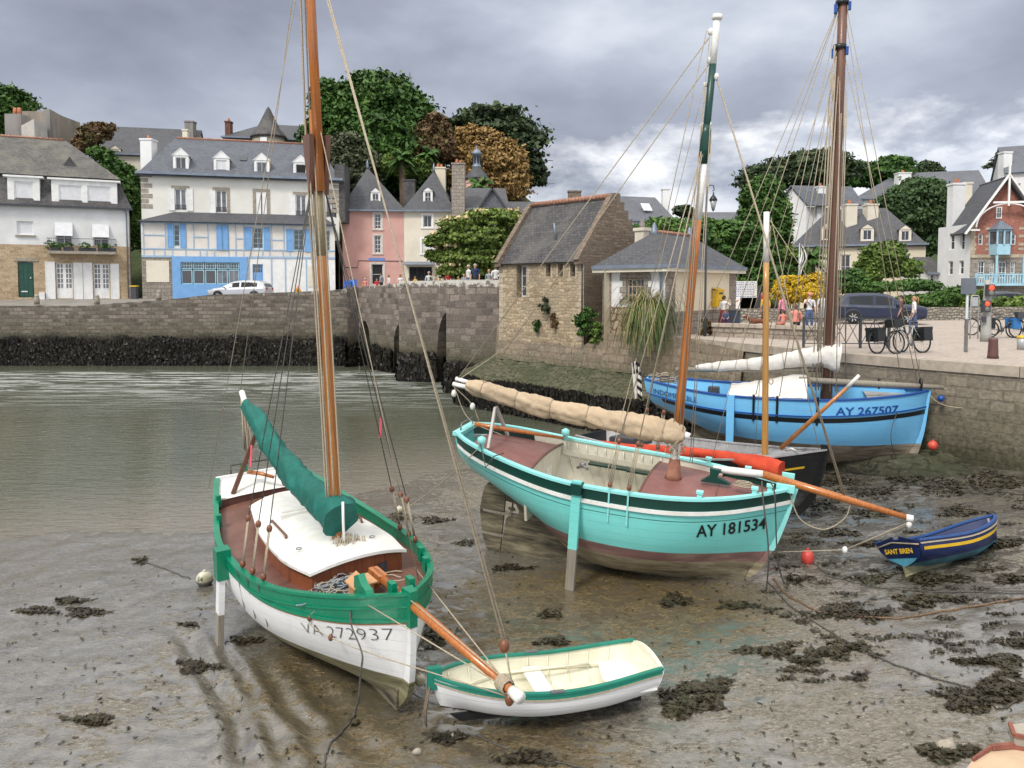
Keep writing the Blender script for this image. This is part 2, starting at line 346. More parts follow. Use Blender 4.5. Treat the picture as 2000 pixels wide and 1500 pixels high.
def tree(name, label, cat, base, blobs, n, size, mt, group=None, trunk_r=.3, th=None, extra=None, **k):
    """blobs in world: (x,y,z,rx,ry,rz)"""
    o = empty(name, base, label, cat, group); o['keeplocal'] = True; bx, by, bz = base
    top = Vector((np.mean([b[0] for b in blobs]), np.mean([b[1] for b in blobs]), min(b[2] for b in blobs)))
    mb = MB(); O = Vector(base); mid = O.lerp(top, .5)+Vector((trunk_r*.6, 0, 0))
    mb.tube([Vector((0, 0, -.5)), mid-O, top-O], [trunk_r*1.25, trunk_r, trunk_r*.7], 8, sy=1)
    for b in blobs[:9]:
        c = Vector(b[:3])-O; s0 = (mid-O).lerp(top-O, random.uniform(.4, 1))
        mb.tube([s0, s0.lerp(c, .5)+Vector((0, 0, .3*b[5]*.3)), c], [trunk_r*.5, trunk_r*.32, trunk_r*.12], 6)
    mb.build('trunk', m_bark, o)
    leaves('crown', blobs, n, size, mt, o, origin=base, **k)
    if extra: leaves('blossom', extra[0], extra[1], extra[2], extra[3], o, origin=base, **extra[4])
    return o
def pblobs(lst, Y, dy=0.9):
    r = []
    for (px, py, rx, ry, *dd) in lst:
        y = Y+(dd[0] if dd else 0); c = atY(px, py, y); k = y/FX
        r.append((c.x, c.y, c.z, rx*k, max(rx, ry)*k*dy, ry*k))
    return r
# ------------------------------------------------------------------ facades
class Fac:
    def __init__(s, A, B, z0=0):
        s.A = Vector((A[0], A[1], z0)); d = Vector((B[0]-A[0], B[1]-A[1], 0)); s.L = d.length; s.u = d.normalized(); s.n = Vector((s.u.y, -s.u.x, 0)); s.z0 = z0
        i = -s.n
        s.M = Matrix(((s.u.x, i.x, 0, A[0]), (s.u.y, i.y, 0, A[1]), (0, 0, 1, 0), (0, 0, 0, 1)))
    def uz(s, px, py, dep=0):
        d = ray(px, py); P0 = s.A-s.n*dep; k = (P0-EYE).dot(s.n)/d.dot(s.n); p = EYE+d*k
        return ((p-s.A).dot(s.u), p.z)
    def rect(s, x0, y0, x1, y1):
        a = s.uz(x0, (y0+y1)/2); b = s.uz(x1, (y0+y1)/2); c = s.uz((x0+x1)/2, y0); d = s.uz((x0+x1)/2, y1)
        return (a[0], d[1], b[0], c[1])
    def pt(s, u, z, dep=0): return s.A+s.u*u-s.n*dep+Vector((0, 0, z-s.A.z))
    def wall(s, mb, u0, u1, z0, z1, holes=(), rev=.16, mi=0, top=None):
        us = sorted({u0, u1, *[h[0] for h in holes], *[h[2] for h in holes]}); zs = sorted({z0, z1, *[h[1] for h in holes], *[h[3] for h in holes]})
        us = [u for u in us if u0 <= u <= u1]; zs = [z for z in zs if z0 <= z <= z1]
        for a, b in zip(us, us[1:]):
            for c, d in zip(zs, zs[1:]):
                um, zm = (a+b)/2, (c+d)/2
                if any(h[0] < um < h[2] and h[1] < zm < h[3] for h in holes): continue
                mb.add([(a, 0, c), (b, 0, c), (b, 0, d), (a, 0, d)], [(0, 1, 2, 3)], mi, False, s.M)
        for h in holes:
            a, c, b, d = h[:4]
            for q in ([(a,0,c),(b,0,c),(b,rev,c),(a,rev,c)], [(a,0,d),(a,rev,d),(b,rev,d),(b,0,d)], [(a,0,c),(a,rev,c),(a,rev,d),(a,0,d)], [(b,0,c),(b,0,d),(b,rev,d),(b,rev,c)]):
                mb.add(q, [(0, 1, 2, 3)], mi, False, s.M)
    def window(s, parent, r, nx=2, ny=3, fm=None, gm=None, fw=.07, dep=.1, name='window', bw=.03, mull=None):
        a, c, b, d = r; mb = MB(s.M); e = .004
        a += e; b -= e; c += e; d -= e
        mb.box(a, dep, c, a+fw, dep+.06, d); mb.box(b-fw, dep, c, b, dep+.06, d); mb.box(a+fw, dep, c, b-fw, dep+.06, c+fw); mb.box(a+fw, dep, d-fw, b-fw, dep+.06, d)
        for i in range(1, nx):
            u = a+(b-a)*i/nx; w = (mull if mull and nx % 2 == 0 and i == nx//2 else bw)/2; mb.box(u-w, dep+.008, c+fw, u+w, dep+.05, d-fw)
        for j in range(1, ny):
            z = c+(d-c)*j/ny; mb.box(a+fw, dep+.014, z-bw/2, b-fw, dep+.044, z+bw/2)
        o = mb.build(name, fm or m_wpaint, parent); g = MB(s.M); g.box(a+.01, dep+.03, c+.01, b-.01, dep+.036, d-.01); g.build('pane', gm or m_glass, o)
        return o
    def frame(s, mb, r, w=.14, pro=.03, mi=0, sides=True, sill=True, head=True):
        a, c, b, d = r
        if sides: mb.box(a-w, -pro, c, a, .02, d, mi, s.M); mb.box(b, -pro, c, b+w, .02, d, mi, s.M)
        if head: mb.box(a-w, -pro-.003, d, b+w, .02, d+w, mi, s.M)
        if sill: mb.box(a-w*1.1, -pro-.05, c-w*.7, b+w*1.1, .02, c, mi, s.M)
    def shutter(s, parent, r, mt, name='shutter', dep=-.05):
        a, c, b, d = r; mb = MB(s.M); mb.box(a, dep, c, b, -.012, d)
        w = min(.07, (b-a)*.2); k = dep-.018
        mb.box(a, k, c, a+w, dep, d); mb.box(b-w, k, c, b, dep, d)
        for z in (c, (c+d)/2-w/2, d-w): mb.box(a+w, k+.003, z, b-w, dep, z+w)
        return mb.build(name, mt, parent)
def body(mb, f, depth, z0, z1, mi=0, u0=0, u1=None):
    """side, back and inner walls of a block behind facade f (front left open for f.wall)"""
    u1 = f.L if u1 is None else u1
    for q in ([(u0,0,z0),(u0,0,z1),(u0,depth,z1),(u0,depth,z0)], [(u1,0,z0),(u1,depth,z0),(u1,depth,z1),(u1,0,z1)], [(u0,depth,z0),(u0,depth,z1),(u1,depth,z1),(u1,depth,z0)]):
        mb.add(q, [(0, 1, 2, 3)], mi, False, f.M)
def chimney(parent, x, y, z0, z1, wx=.6, wy=.9, mt=None, pots=2, rot=0, pot=None, cap=True):
    M = Matrix.Translation((x, y, 0)) @ Matrix.Rotation(rot, 4, 'Z'); mb = MB(M)
    mb.box(-wx/2, -wy/2, z0, wx/2, wy/2, z1)
    if cap: mb.box(-wx/2-.06, -wy/2-.06, z1, wx/2+.06, wy/2+.06, z1+.14)
    o = mb.build('chimney', mt or m_white, parent); p = MB(M)
    for i in range(pots):
        yy = (i-(pots-1)/2)*wy/max(pots, 1)*.8; xx = (i-(pots-1)/2)*wx/max(pots, 1)*.5
        p.lathe([(.12, z1+.14), (.14, z1+.3), (.1, z1+.45), (.12, z1+.5)], 8, 0, Matrix.Translation((xx, yy, 0)))
    if pots: p.build('chimney_pot', pot or m_terracotta, o)
    return o
def gable_roof(mb, f, u0, u1, dep0, dep1, ze, zr, oh=.25, th=.12, mi=0, hipL=0, hipR=0, ohs=.1):
    """ridge along u"""
    dm = (dep0+dep1)/2; k = (zr-ze)/(dm-dep0); a, b = u0-ohs, u1+ohs; d0 = dep0-oh; d1 = dep1+oh; z = ze-oh*k
    def T(*p): return [f.M @ Vector(q) for q in p]
    mb.slab(T((a, d0, z), (b, d0, z), (b-hipR, dm, zr), (a+hipL, dm, zr)), th, mi)
    mb.slab(T((b, d1, z), (a, d1, z), (a+hipL, dm, zr), (b-hipR, dm, zr)), th, mi)
    if hipL: mb.slab(T((a, d1, z), (a, d0, z), (a+hipL, dm, zr)), th, mi)
    if hipR: mb.slab(T((b, d0, z), (b, d1, z), (b-hipR, dm, zr)), th, mi)
def ridge(parent, f, a, b, dm, z, mt=None, r=.11):
    mb = MB(f.M); mb.tube([(a, dm, z), (b, dm, z)], r, 6); return mb.build('ridge_tiles', mt or m_tile, parent)
def dormer(parent, f, r, dep, back, wm, rm, gable=.45, nx=2, ny=2, arch=False, gm=None):
    """r: rect (u0,z0,u1,z1) of the dormer front standing at depth dep"""
    a, c, b, d = r; mb = MB(f.M); w = (b-a)*.16; um = (a+b)/2
    mb.box(a, dep, c, a+w, dep+.1, d); mb.box(b-w, dep, c, b, dep+.1, d); mb.box(a+w, dep, d-w*.8, b-w, dep+.1, d); mb.box(a+w, dep, c, b-w, dep+.1, c+w*.6)
    mb.prism([(a-.05, dep-.05, d), (b+.05, dep-.05, d), (um, dep-.05, d+gable)], (0, .12, 0))
    mb.box(a+.02, dep+.1, c, a+.08, dep+back, d); mb.box(b-.08, dep+.1, c, b-.02, dep+back, d)
    o = mb.build('dormer', wm, parent)
    rf = MB(f.M)
    for sgn, e in ((-1, a-.1), (1, b+.1)):
        q = [(e, dep-.08, d-.02), (um, dep-.08, d+gable+.03), (um, dep+back, d+gable+.03), (e, dep+back, d-.02)]
        rf.slab(q, .04)
    rf.build('dormer_roof', rm, o)
    f.window(o, (a+w, c+w*.6, b-w, d-w*.8), nx, ny, gm=gm, dep=dep+.04, fw=.05)
    return o
# ================================================================== SETTING
def struct(o): return tag(o, kind='structure')
def lerp_tab(x, tab):
    if x <= tab[0][0]: return tab[0][1]
    for (a, b), (c, d) in zip(tab, tab[1:]):
        if x <= c: return b+(d-b)*(x-a)/(c-a)
    return tab[-1][1]
SHORE = [(-12, 17.0), (-8, 17.6), (-6, 19), (-4.2, 21.5), (-2.2, 23), (0, 25.5), (3, 30), (8, 34)]
WZ = -.708
def mudz(x, y, fine=False):
    z = -.65+.08*max(0, x-2)+.05*max(0, x-7)*.6
    d = y-lerp_tab(x, SHORE)
    z -= .02*max(0, d+3)+.06*max(0, d-.3)
    z += .02*noise.noise(Vector((x*.35, y*.35, 0)))-.13*math.exp(-((x-4.2)/1.5)**2-((y-13.9)/1.0)**2)-.07*math.exp(-((x+1.7)/1.6)**2-((y-9.9)/1.2)**2)
    if fine:
        z += .020*noise.noise(Vector((x*1.3, y*1.3, 4)))+.016*noise.noise(Vector((x*3.7, y*4.4, 1)))+.007*noise.noise(Vector((x*10, y*12, 2)))
        # furrows dragged by keels and chains towards the lower left corner
        for (x0, y0, x1, y1, dp, w) in ((-5.6, 12.6, -2.9, 8.6, .07, .13), (-4.9, 12.2, -2.4, 8.5, .035, .1), (-3.9, 11.6, -1.9, 8.3, .05, .12), (-3.3, 11.4, -1.2, 8.4, .04, .16)):
            vx, vy = x1-x0, y1-y0; l2 = vx*vx+vy*vy; k = max(0, min(1, ((x-x0)*vx+(y-y0)*vy)/l2))
            wob = .16*noise.noise(Vector((k*4, x0, 0)))
            dd = abs(((x-x0)*vy-(y-y0)*vx)/sqrt(l2)+wob)
            ed = min(1, k*5, (1-k)*6)
            z += ed*(-dp*math.exp(-(dd/w)**2)+dp*.55*math.exp(-((dd-w*1.9)/(w*.8))**2))
        if 3 < x < 30 and d > -14: z += .03*max(0, noise.noise(Vector((x*2.2, y*2.2, 8))))
        # water-worn hollow round the boats' keels
    return z
def build_mud():
    # fine patch seen by the camera, coarse skirt around it
    def sheet(xs, ys, fine):
        rows = [[(x, y, mudz(x, y, fine)) for x in xs] for y in ys]; return rows
    mb = MB()
    ys = [5.2]; 
    while ys[-1] < 26: ys.append(ys[-1]+max(.045, ys[-1]*.0075))
    n = 380; rows = []
    for y in ys:
        hw0, hw1 = -.76*y-4, .76*y+4.5
        rows.append([(hw0+(hw1-hw0)*i/n, y, mudz(hw0+(hw1-hw0)*i/n, y, True)) for i in range(n+1)])
    mb.grid(rows)
    o = mb.build('mud', m_mud); struct(o)
    mb = MB(); xs = [-60+3*i for i in range(50)]
    mb.grid([[(x, y, mudz(x, y)-.12) for x in xs] for y in [-6+2*i for i in range(35)]]); struct(mb.build('riverbed', m_mud))
def mudmat():
    m, t, p = nmat('mud'); g = N(t, 'ShaderNodeNewGeometry'); P = g.outputs['Position']
    sp = N(t, 'ShaderNodeSeparateXYZ'); L(t, P, sp.inputs[0])
    mpn = N(t, 'ShaderNodeMapping'); mpn.inputs['Scale'].default_value = (1, 1.7, 1); mpn.inputs['Rotation'].default_value = (0, 0, radians(8)); L(t, P, mpn.inputs[0])
    big = N(t, 'ShaderNodeTexNoise', i_Scale=.33, i_Detail=4.0, i_Distortion=.5); L(t, P, big.inputs['Vector'])
    mid = N(t, 'ShaderNodeTexNoise', i_Scale=2.6, i_Detail=8.0, i_Roughness=.65, i_Distortion=.8); L(t, mpn.outputs[0], mid.inputs['Vector'])
    fine = N(t, 'ShaderNodeTexNoise', i_Scale=13.0, i_Detail=6.0, i_Roughness=.7, i_Distortion=.6); L(t, mpn.outputs[0], fine.inputs['Vector'])
    base = ramp_(t, fine.outputs[0], [(.3, (.07, .06, .042)), (.5, (.20, .178, .14)), (.68, (.34, .31, .255))])
    olive = ramp_(t, fine.outputs[0], [(.3, (.06, .042, .012)), (.55, (.15, .105, .04)), (.7, (.21, .16, .075))])
    # olive-brown sandy ground between and in front of the two near boats
    def blob(cx, cy, rx, ry):
        v = N(t, 'ShaderNodeVectorMath', operation='SUBTRACT'); L(t, P, v.inputs[0]); v.inputs[1].default_value = (cx, cy, -.65)
        w = N(t, 'ShaderNodeVectorMath', operation='MULTIPLY'); L(t, v.outputs[0], w.inputs[0]); w.inputs[1].default_value = (1/rx, 1/ry, 0)
        l = N(t, 'ShaderNodeVectorMath', operation='LENGTH'); L(t, w.outputs[0], l.inputs[0])
        return math_(t, 'SUBTRACT', 1.0, l.outputs['Value'], clamp=True)
    bl = math_(t, 'MAXIMUM', blob(1.3, 13.2, 4.0, 2.6), math_(t, 'MAXIMUM', blob(-1.0, 8.6, 3.0, 2.2), blob(-2.7, 10.8, 1.6, 2.2)))
    k = math_(t, 'MULTIPLY', math_(t, 'ADD', bl, math_(t, 'MULTIPLY', math_(t, 'SUBTRACT', mid.outputs[0], .5), .9)), 2.4, clamp=True)
    k = math_(t, 'MULTIPLY', k, math_(t, 'MULTIPLY', bl, 5, clamp=True))
    c = mixc(t, math_(t, 'MULTIPLY', k, .85), base, olive)
    # dark weed crumbs in patches
    vor = N(t, 'ShaderNodeTexNoise', i_Scale=21.0, i_Detail=3.0, i_Roughness=.6, i_Distortion=1.2); L(t, mpn.outputs[0], vor.inputs['Vector'])
    crumb = ramp_(t, math_(t, 'ADD', vor.outputs[0], math_(t, 'MULTIPLY', math_(t, 'SUBTRACT', mid.outputs[0], .5), .45)), [(.64, 0.0), (.68, 1.0)])
    c = mixc(t, math_(t, 'MULTIPLY', crumb, .85), c, (.028, .024, .018))
    # broad weedy ground on the right
    wd = math_(t, 'ADD', math_(t, 'MULTIPLY', math_(t, 'SUBTRACT', sp.outputs[0], 4.5), .12), math_(t, 'MULTIPLY', math_(t, 'SUBTRACT', sp.outputs[1], 14), .06))
    wk = ramp_(t, math_(t, 'ADD', math_(t, 'MULTIPLY', math_(t, 'MINIMUM', wd, .22), .5), mid.outputs[0]), [(.56, 0.0), (.62, 1.0)])
    wk = math_(t, 'MULTIPLY', wk, math_(t, 'MULTIPLY_ADD', wd, 3, .3, clamp=True))
    c = mixc(t, math_(t, 'MULTIPLY', wk, .8), c, mixc(t, fine.outputs[0], (.016, .013, .01), (.05, .042, .03)))
    pud = math_(t, 'ADD', math_(t, 'MULTIPLY', mid.outputs[0], .6), math_(t, 'MULTIPLY', big.outputs[0], .4)); lft = math_(t, 'MULTIPLY', math_(t, 'SUBTRACT', 0.0, sp.outputs[0]), .012, clamp=True)
    pk = ramp_(t, math_(t, 'SUBTRACT', pud, lft), [(.46, 1.0), (.53, 0.0)])
    c = mixc(t, math_(t, 'MULTIPLY', pk, .55), c, (.06, .06, .055))
    L(t, c, p.inputs['Base Color'])
    L(t, math_(t, 'MULTIPLY_ADD', pk, .9, 1.55), p.inputs['IOR'])
    wet = math_(t, 'ADD', math_(t, 'MULTIPLY', mid.outputs[0], .55), math_(t, 'MULTIPLY', fine.outputs[0], .45))
    L(t, math_(t, 'MULTIPLY', math_(t, 'ADD', ramp_(t, wet, [(.44, .08), (.54, .17), (.62, .34)]), math_(t, 'MULTIPLY', wk, .22)), math_(t, 'SUBTRACT', 1.0, math_(t, 'MULTIPLY', pk, .75))), p.inputs['Roughness'])
    p.inputs['Specular IOR Level'].default_value = .6
    h = math_(t, 'ADD', math_(t, 'MULTIPLY', fine.outputs[0], .3), math_(t, 'ADD', math_(t, 'MULTIPLY', mid.outputs[0], .9), math_(t, 'MULTIPLY', vor.outputs[0], .22)))
    flat = ramp_(t, wet, [(.40, .15), (.52, 1.0)])
    b = N(t, 'ShaderNodeBump', i_Distance=.11); L(t, math_(t, 'MULTIPLY', math_(t, 'MULTIPLY', flat, .8), math_(t, 'SUBTRACT', 1.0, math_(t, 'MULTIPLY', pk, .8))), b.inputs['Strength']); L(t, h, b.inputs['Height']); L(t, b.outputs[0], p.inputs['Normal'])
    return m
m_mud = mudmat(); build_mud()
def watermat():
    m, t, p = nmat('water'); g = N(t, 'ShaderNodeNewGeometry'); P = g.outputs['Position']
    sp = N(t, 'ShaderNodeSeparateXYZ'); L(t, P, sp.inputs[0])
    def nz(s, sc, d=3.0, dist=.5, rot=0):
        mpn = N(t, 'ShaderNodeMapping'); mpn.inputs['Scale'].default_value = s; mpn.inputs['Rotation'].default_value = (0, 0, radians(rot)); L(t, P, mpn.inputs[0])
        n = N(t, 'ShaderNodeTexNoise', i_Scale=sc, i_Detail=d, i_Distortion=dist, i_Roughness=.6); L(t, mpn.outputs[0], n.inputs['Vector']); return n.outputs[0]
    a = nz((.5, 1.6, 1), 1.6, 4, .7, -4); b = nz((.45, 1.5, 1), 4.2, 3, .8, 6); c = nz((1, 1, 1), .22, 3, .4)
    foam = nz((.18, 1.5, 1), 1.5, 7, 1.2, 3)
    # fast stream below the bridge: broken white streaks far out, calm water nearer
    far = math_(t, 'MULTIPLY', math_(t, 'SUBTRACT', sp.outputs[1], 33), .07, clamp=True)
    near = math_(t, 'MULTIPLY', math_(t, 'SUBTRACT', 52.5, sp.outputs[1]), .5, clamp=True)
    k = math_(t, 'MULTIPLY', math_(t, 'MULTIPLY', ramp_(t, foam, [(.50, 0.0), (.57, 1.0)]), far), near)
    col = mixc(t, c, (.06, .068, .042), (.10, .108, .078))
    sh = math_(t, 'MULTIPLY', math_(t, 'SUBTRACT', math_(t, 'MULTIPLY_ADD', sp.outputs[0], .72, 31.5), sp.outputs[1]), .14, clamp=True)
    col = mixc(t, sh, col, (.17, .155, .125))
    L(t, mixc(t, math_(t, 'MULTIPLY', k, .85), col, (.55, .58, .56)), p.inputs['Base Color'])
    L(t, math_(t, 'MULTIPLY_ADD', k, .35, .02), p.inputs['Roughness'])
    setp(p, IOR=1.5)
    h = math_(t, 'ADD', math_(t, 'MULTIPLY', a, .55), math_(t, 'MULTIPLY', b, .5))
    bp = N(t, 'ShaderNodeBump', i_Distance=.17); L(t, math_(t, 'MULTIPLY_ADD', far, .9, .3), bp.inputs['Strength']); L(t, h, bp.inputs['Height']); L(t, bp.outputs[0], p.inputs['Normal'])
    return m
m_water = watermat()
mb = MB(); mb.grid([[(x, y, WZ) for x in range(-70, 91, 10)] for y in range(14, 95, 9)]); struct(mb.build('water', m_water))
# ---- quay on the right -------------------------------------------------
FW = 55.5
QL = [(-.66, 40.25), (-.60, 38.08), (3.2, 33.8), (4.0, 32.8), (6.05, 30.3), (6.9, 30.0), (8.2, 26.8), (9.8, 23.1), (11.2, 21.0), (12.7, 19.1), (22, 9), (30, 2)]
QZ = 3.0
mb = MB()
top = [(x, y, QZ) for x, y in QL]
mb.poly(top+[(60, 2, QZ), (90, 72, QZ), (9, 72, QZ), (9, 52, QZ), (-.66, 52, QZ)]); struct(mb.build('quay_pavement', m_paving))
# wall face
def offset(pl, d):
    out = []
    for i, p in enumerate(pl):
        a = Vector(pl[max(0, i-1)]); b = Vector(pl[min(len(pl)-1, i+1)]); t = (b-a).normalized(); n = Vector((-t.y, t.x))*-1
        out.append((p[0]+n.x*d, p[1]+n.y*d))
    return out
def sub(pl, step):
    out = []
    for a, b in zip(pl, pl[1:]):
        n = max(1, int((Vector(b)-Vector(a)).length/step))
        for i in range(n): out.append((a[0]+(b[0]-a[0])*i/n, a[1]+(b[1]-a[1])*i/n))
    out.append(pl[-1]); return out
mb = MB()
QS = QL
for a, b in zip(QS[5:], QS[6:]):
    mb.add([(a[0], a[1], -1.2), (b[0], b[1], -1.2), (b[0], b[1], QZ-.26), (a[0], a[1], QZ-.26)], [(0, 1, 2, 3)])
w = mb.build('quay_wall', m_quay); tag(w, 'right-hand stone quay wall with weed at its foot, behind the blue boat', 'quay wall')
mb = MB(); o1 = offset(QL, .06)
for i in range(5, len(QL)-1):
    a, b = Vector(QL[i]), Vector(QL[i+1]); n = max(1, int((b-a).length/1.3)); t = (b-a).normalized(); nn = Vector((t.y, -t.x))*-1
    nn = Vector((-t.y, t.x))*-1
    for j in range(n):
        p = a.lerp(b, j/n)+t*.008; q = a.lerp(b, (j+1)/n)-t*.008
        mb.prism([(p.x+nn.x*.05, p.y+nn.y*.05, QZ-.26), (q.x+nn.x*.05, q.y+nn.y*.05, QZ-.26), (q.x-nn.x*.5, q.y-nn.y*.5, QZ-.26), (p.x-nn.x*.5, p.y-nn.y*.5, QZ-.26)], (0, 0, .27+.01*random.random()))
m_coping = mat('coping_stone', (.42, .36, .29), .85, (.30, .26, .21), 3, .35, 25, det=8)
mb.build('coping', m_coping, w)
# masonry footing under the stone house and kiosk with its weedy ledge
FL = QL[0:7]
mb = MB(); f0 = offset(FL, .12); f1 = offset(FL, .25); f2 = offset(FL, 1.9); f3 = offset(FL, 2.2)
def zt(i): return [3.02, 2.4, 2.4, 3.01, 3.01, 3.01, 2.74][i]
rows = [[(x, y, zt(i)) for i, (x, y) in enumerate(FL)], [(x, y, zt(i)-.003) for i, (x, y) in enumerate(f0)], [(x, y, 1.45) for x, y in f1]]
mb.grid(rows, smooth=False, flip=True)
ft = mb.build('quay_footing', m_footing); tag(ft, 'rounded stone footing below the old stone house and kiosk', 'quay wall')
m_algae = masonry('algae_stone', (.085, .088, .05), (.12, .115, .075), (.045, .048, .03), .8, .4, .03, .15, blotch=((.05, .06, .03), .7), bump=.9, zones=[(-.1, .75, WEED, .95)])
def rough(rows, amp, f=1.4):
    return [[(x+amp*noise.noise(Vector((x*f, y*f, z*f))), y+amp*noise.noise(Vector((x*f+9, y*f, z*f))), z+amp*.8*noise.noise(Vector((x*f, y*f+7, z*f)))) for x, y, z in r] for r in rows]
FLs = sub(QL[0:10], .3); rows = []
def prof(i, x, y):
    k = min(1, max(0, (x-7.5)/5)); return k
for dd, za, zb in ((.1, 1.55, .35), (.4, 1.3, .3), (.8, 1.15, .25), (1.5, .82, .1), (1.95, .66, -.15), (2.1, .2, -.3), (2.2, -.3, -.45), (2.35, -1.3, -1.3)):
    off = offset(FLs, dd); rows.append([(x, y, za*(1-prof(i, FLs[i][0], y))+zb*prof(i, FLs[i][0], y)) for i, (x, y) in enumerate(off)])
mb = MB(); mb.grid(rough(rough(rows, .18), .1, 4), flip=True); lg = mb.build('weedy_ledge', m_algae, ft)
# hanging wrack on ledge edge, far wall foot and bridge foot
def wrack(path, zlo, zhi, n, size, out=.08):
    P = [Vector(p) for p in path]; seg = [(b-a).length for a, b in zip(P, P[1:])]; tot = sum(seg); C = []; NN = []
    for _ in range(n):
        d = random.random()*tot; i = 0
        while d > seg[i]: d -= seg[i]; i += 1
        t = (P[i+1]-P[i]).normalized(); q = P[i]+t*d; nn = Vector((-t.y, t.x))*-1; lm = 1+.35*noise.noise(Vector((q.x*.8, q.y*.8, 0)))
        z = zlo+(zhi*lm-zlo)*random.random()**.9; q = q+nn*(out*random.random()+.02); C.append((q.x, q.y, z)); NN.append((t.x, t.y))
    C = np.array(C); k = len(C); T = np.array(NN)
    A = np.stack([T[:, 0], T[:, 1], np.zeros(k)], 1)*size*np.random.uniform(.25, .7, (k, 1))+np.random.normal(size=(k, 3))*size*.15
    B = np.stack([np.zeros(k), np.zeros(k), -np.ones(k)], 1)*size*np.random.uniform(.5, 1.3, (k, 1))+np.random.normal(size=(k, 3))*size*.22
    return C, A, B
parts = [wrack(offset(sub(QL[0:7], .5), 2.1), -.75, .72, 15000, .09, .3), wrack([(-42, FW), (-11.2, FW)], WZ-.1, 1.2, 16000, .11, .25)]
# ---- far wall ------------------------------------------------------------
tops = [(-44, 3.6), (-31, 3.62), (-29.6, 3.72), (-24.6, 4.1), (-22.2, 4.38), (-13.3, 4.72), (-11.2, 4.95)]
mb = MB()
xs = sub([(a, 0) for a, _ in tops], .45); xs = [x[0] for x in xs]
fr = []; 
for z in (0, .25, .5, .75, 1.0): fr.append([(x, FW-.02*(1-z), -1.5+(lerp_tab(x, tops)+1.5)*z+(.05*noise.noise(Vector((x*2.1, 0, 0))) if z == 1 else 0)) for x in xs])
fr.append([(x, FW+.45, p[2]) for x, p in zip(xs, fr[-1])]); fr.append([(x, FW+.46, 3.2) for x in xs])
mb.grid(fr, smooth=False)
fwall = mb.build('quay_wall', m_farwall); tag(fwall, 'long far quay wall with pale mortar and a black weed band, under the houses', 'quay wall')
# mooring stones on the far wall
for i, (px, py) in enumerate(((187, 596), (308, 588), (69, 600))):
    c = atY(px, py, FW+.5); mb = MB(); mb.lathe([(.2, 0), (.19, .45), (.14, .55), (.17, .6), (.1, .72)], 8)
    o = mb.build('mooring_post', m_granite); o.location = (c.x, FW+.7, 3.7 if i != 1 else 4.0)
    tag(o, ['short stone mooring post before the white shutters of the left house', 'stone mooring post below the boarded corner of the blue house', 'short stone mooring post by the green door'][i], 'mooring post', 'stone mooring posts on the far wall')
# streets
mb = MB(); mb.grid([[(-60, 55.9, 3.55), (-31, 55.9, 3.55), (-24, 55.9, 3.65), (-11, 55.9, 4.0), (-8, 58, 4.2)], [(-60, 58.6, 4.02), (-31, 58.6, 4.02), (-24, 58.6, 4.02), (-11, 58.6, 4.12), (-8, 59, 4.22)], [(-60, 90, 4.05), (-31, 90, 4.05), (-24, 90, 4.05), (-11, 90, 4.15), (-6, 90, 4.25)]], smooth=False)
struct(mb.build('street', m_asphalt))
# ---- bridge --------------------------------------------------------------
BF = Fac((-11.2, 55.5), (-.66, 40.25)); BL = BF.L
def btop(u): return 4.95+.42*min(1, u/11)
mb = MB()
arches = [(.3, 2.2, 2.6), (5.9, 8.5, 2.7), (11.8, 14.6, 3.55)]
us = sorted(set([round(i*.25, 3) for i in range(int(BL/.25)+1)]+[BL]))
nz_ = 10
for a, b in zip(us, us[1:]):
    um = (a+b)/2; lowa = lowb = -1.5; inar = None
    for (s, e, h) in arches:
        if s <= um <= e:
            inar = 1; f_ = lambda u: h-(h-1.0)*(1-sqrt(max(0, 1-((u-(s+e)/2)/((e-s)/2))**2)))
            lowa, lowb = f_(a), f_(b)
    mb.add([(a, 0, lowa), (b, 0, lowb), (b, 0, btop(b)), (a, 0, btop(a))], [(0, 1, 2, 3)], 0, False, BF.M)
    mb.add([(a, 0, btop(a)), (b, 0, btop(b)), (b, .4, btop(b)), (a, .4, btop(a))], [(0, 1, 2, 3)], 0, False, BF.M)
    mb.add([(a, .4, btop(a)-1.0), (a, .4, btop(a)), (b, .4, btop(b)), (b, .4, btop(b)-1.0)], [(0, 1, 2, 3)], 0, False, BF.M)
    if inar:
        for q in range(1):
            mb.add([(a, 0, lowa), (a, 5.5, lowa), (b, 5.5, lowb), (b, 0, lowb)], [(0, 1, 2, 3)], 0, False, BF.M)
for (s, e, h) in arches:
    for u in (s, e): mb.add([(u, 0, -1.5), (u, 5.5, -1.5), (u, 5.5, h), (u, 0, h)], [(0, 1, 2, 3)], 0, False, BF.M)
br = mb.build('bridge', m_bridge); tag(br, 'old stone bridge with pointed piers and dark arches left of the stone house', 'bridge')
for (u0, ua, u1, pr) in ((-1.2, .6, .25, 1.0), (8.5, 10.0, 11.8, 1.6), (14.6, 16.0, BL, 1.75)):
    mb = MB(BF.M); z1 = [btop(max(0, q)) for q in (u0, ua, u1)]
    mb.add([(u0, 0, -1.5), (ua, -pr, -1.5), (u1, 0, -1.5), (u0, 0, z1[0]), (ua, -pr, z1[1]), (u1, 0, z1[2])], [(0, 1, 4, 3), (1, 2, 5, 4), (3, 4, 5)])
    mb.build('cutwater', m_bridge, br)
mb = MB(); mb.poly([(-11.2, 55.9, 4.28), (-.3, 40.5, 4.4), (-.6, 44, 4.4), (9, 52, 4.3), (24, 62.1, 4.2), (24, 95, 4.25), (-12, 95, 4.25), (-12, 56, 4.25)]); struct(mb.build('bridge_street', m_asphalt))
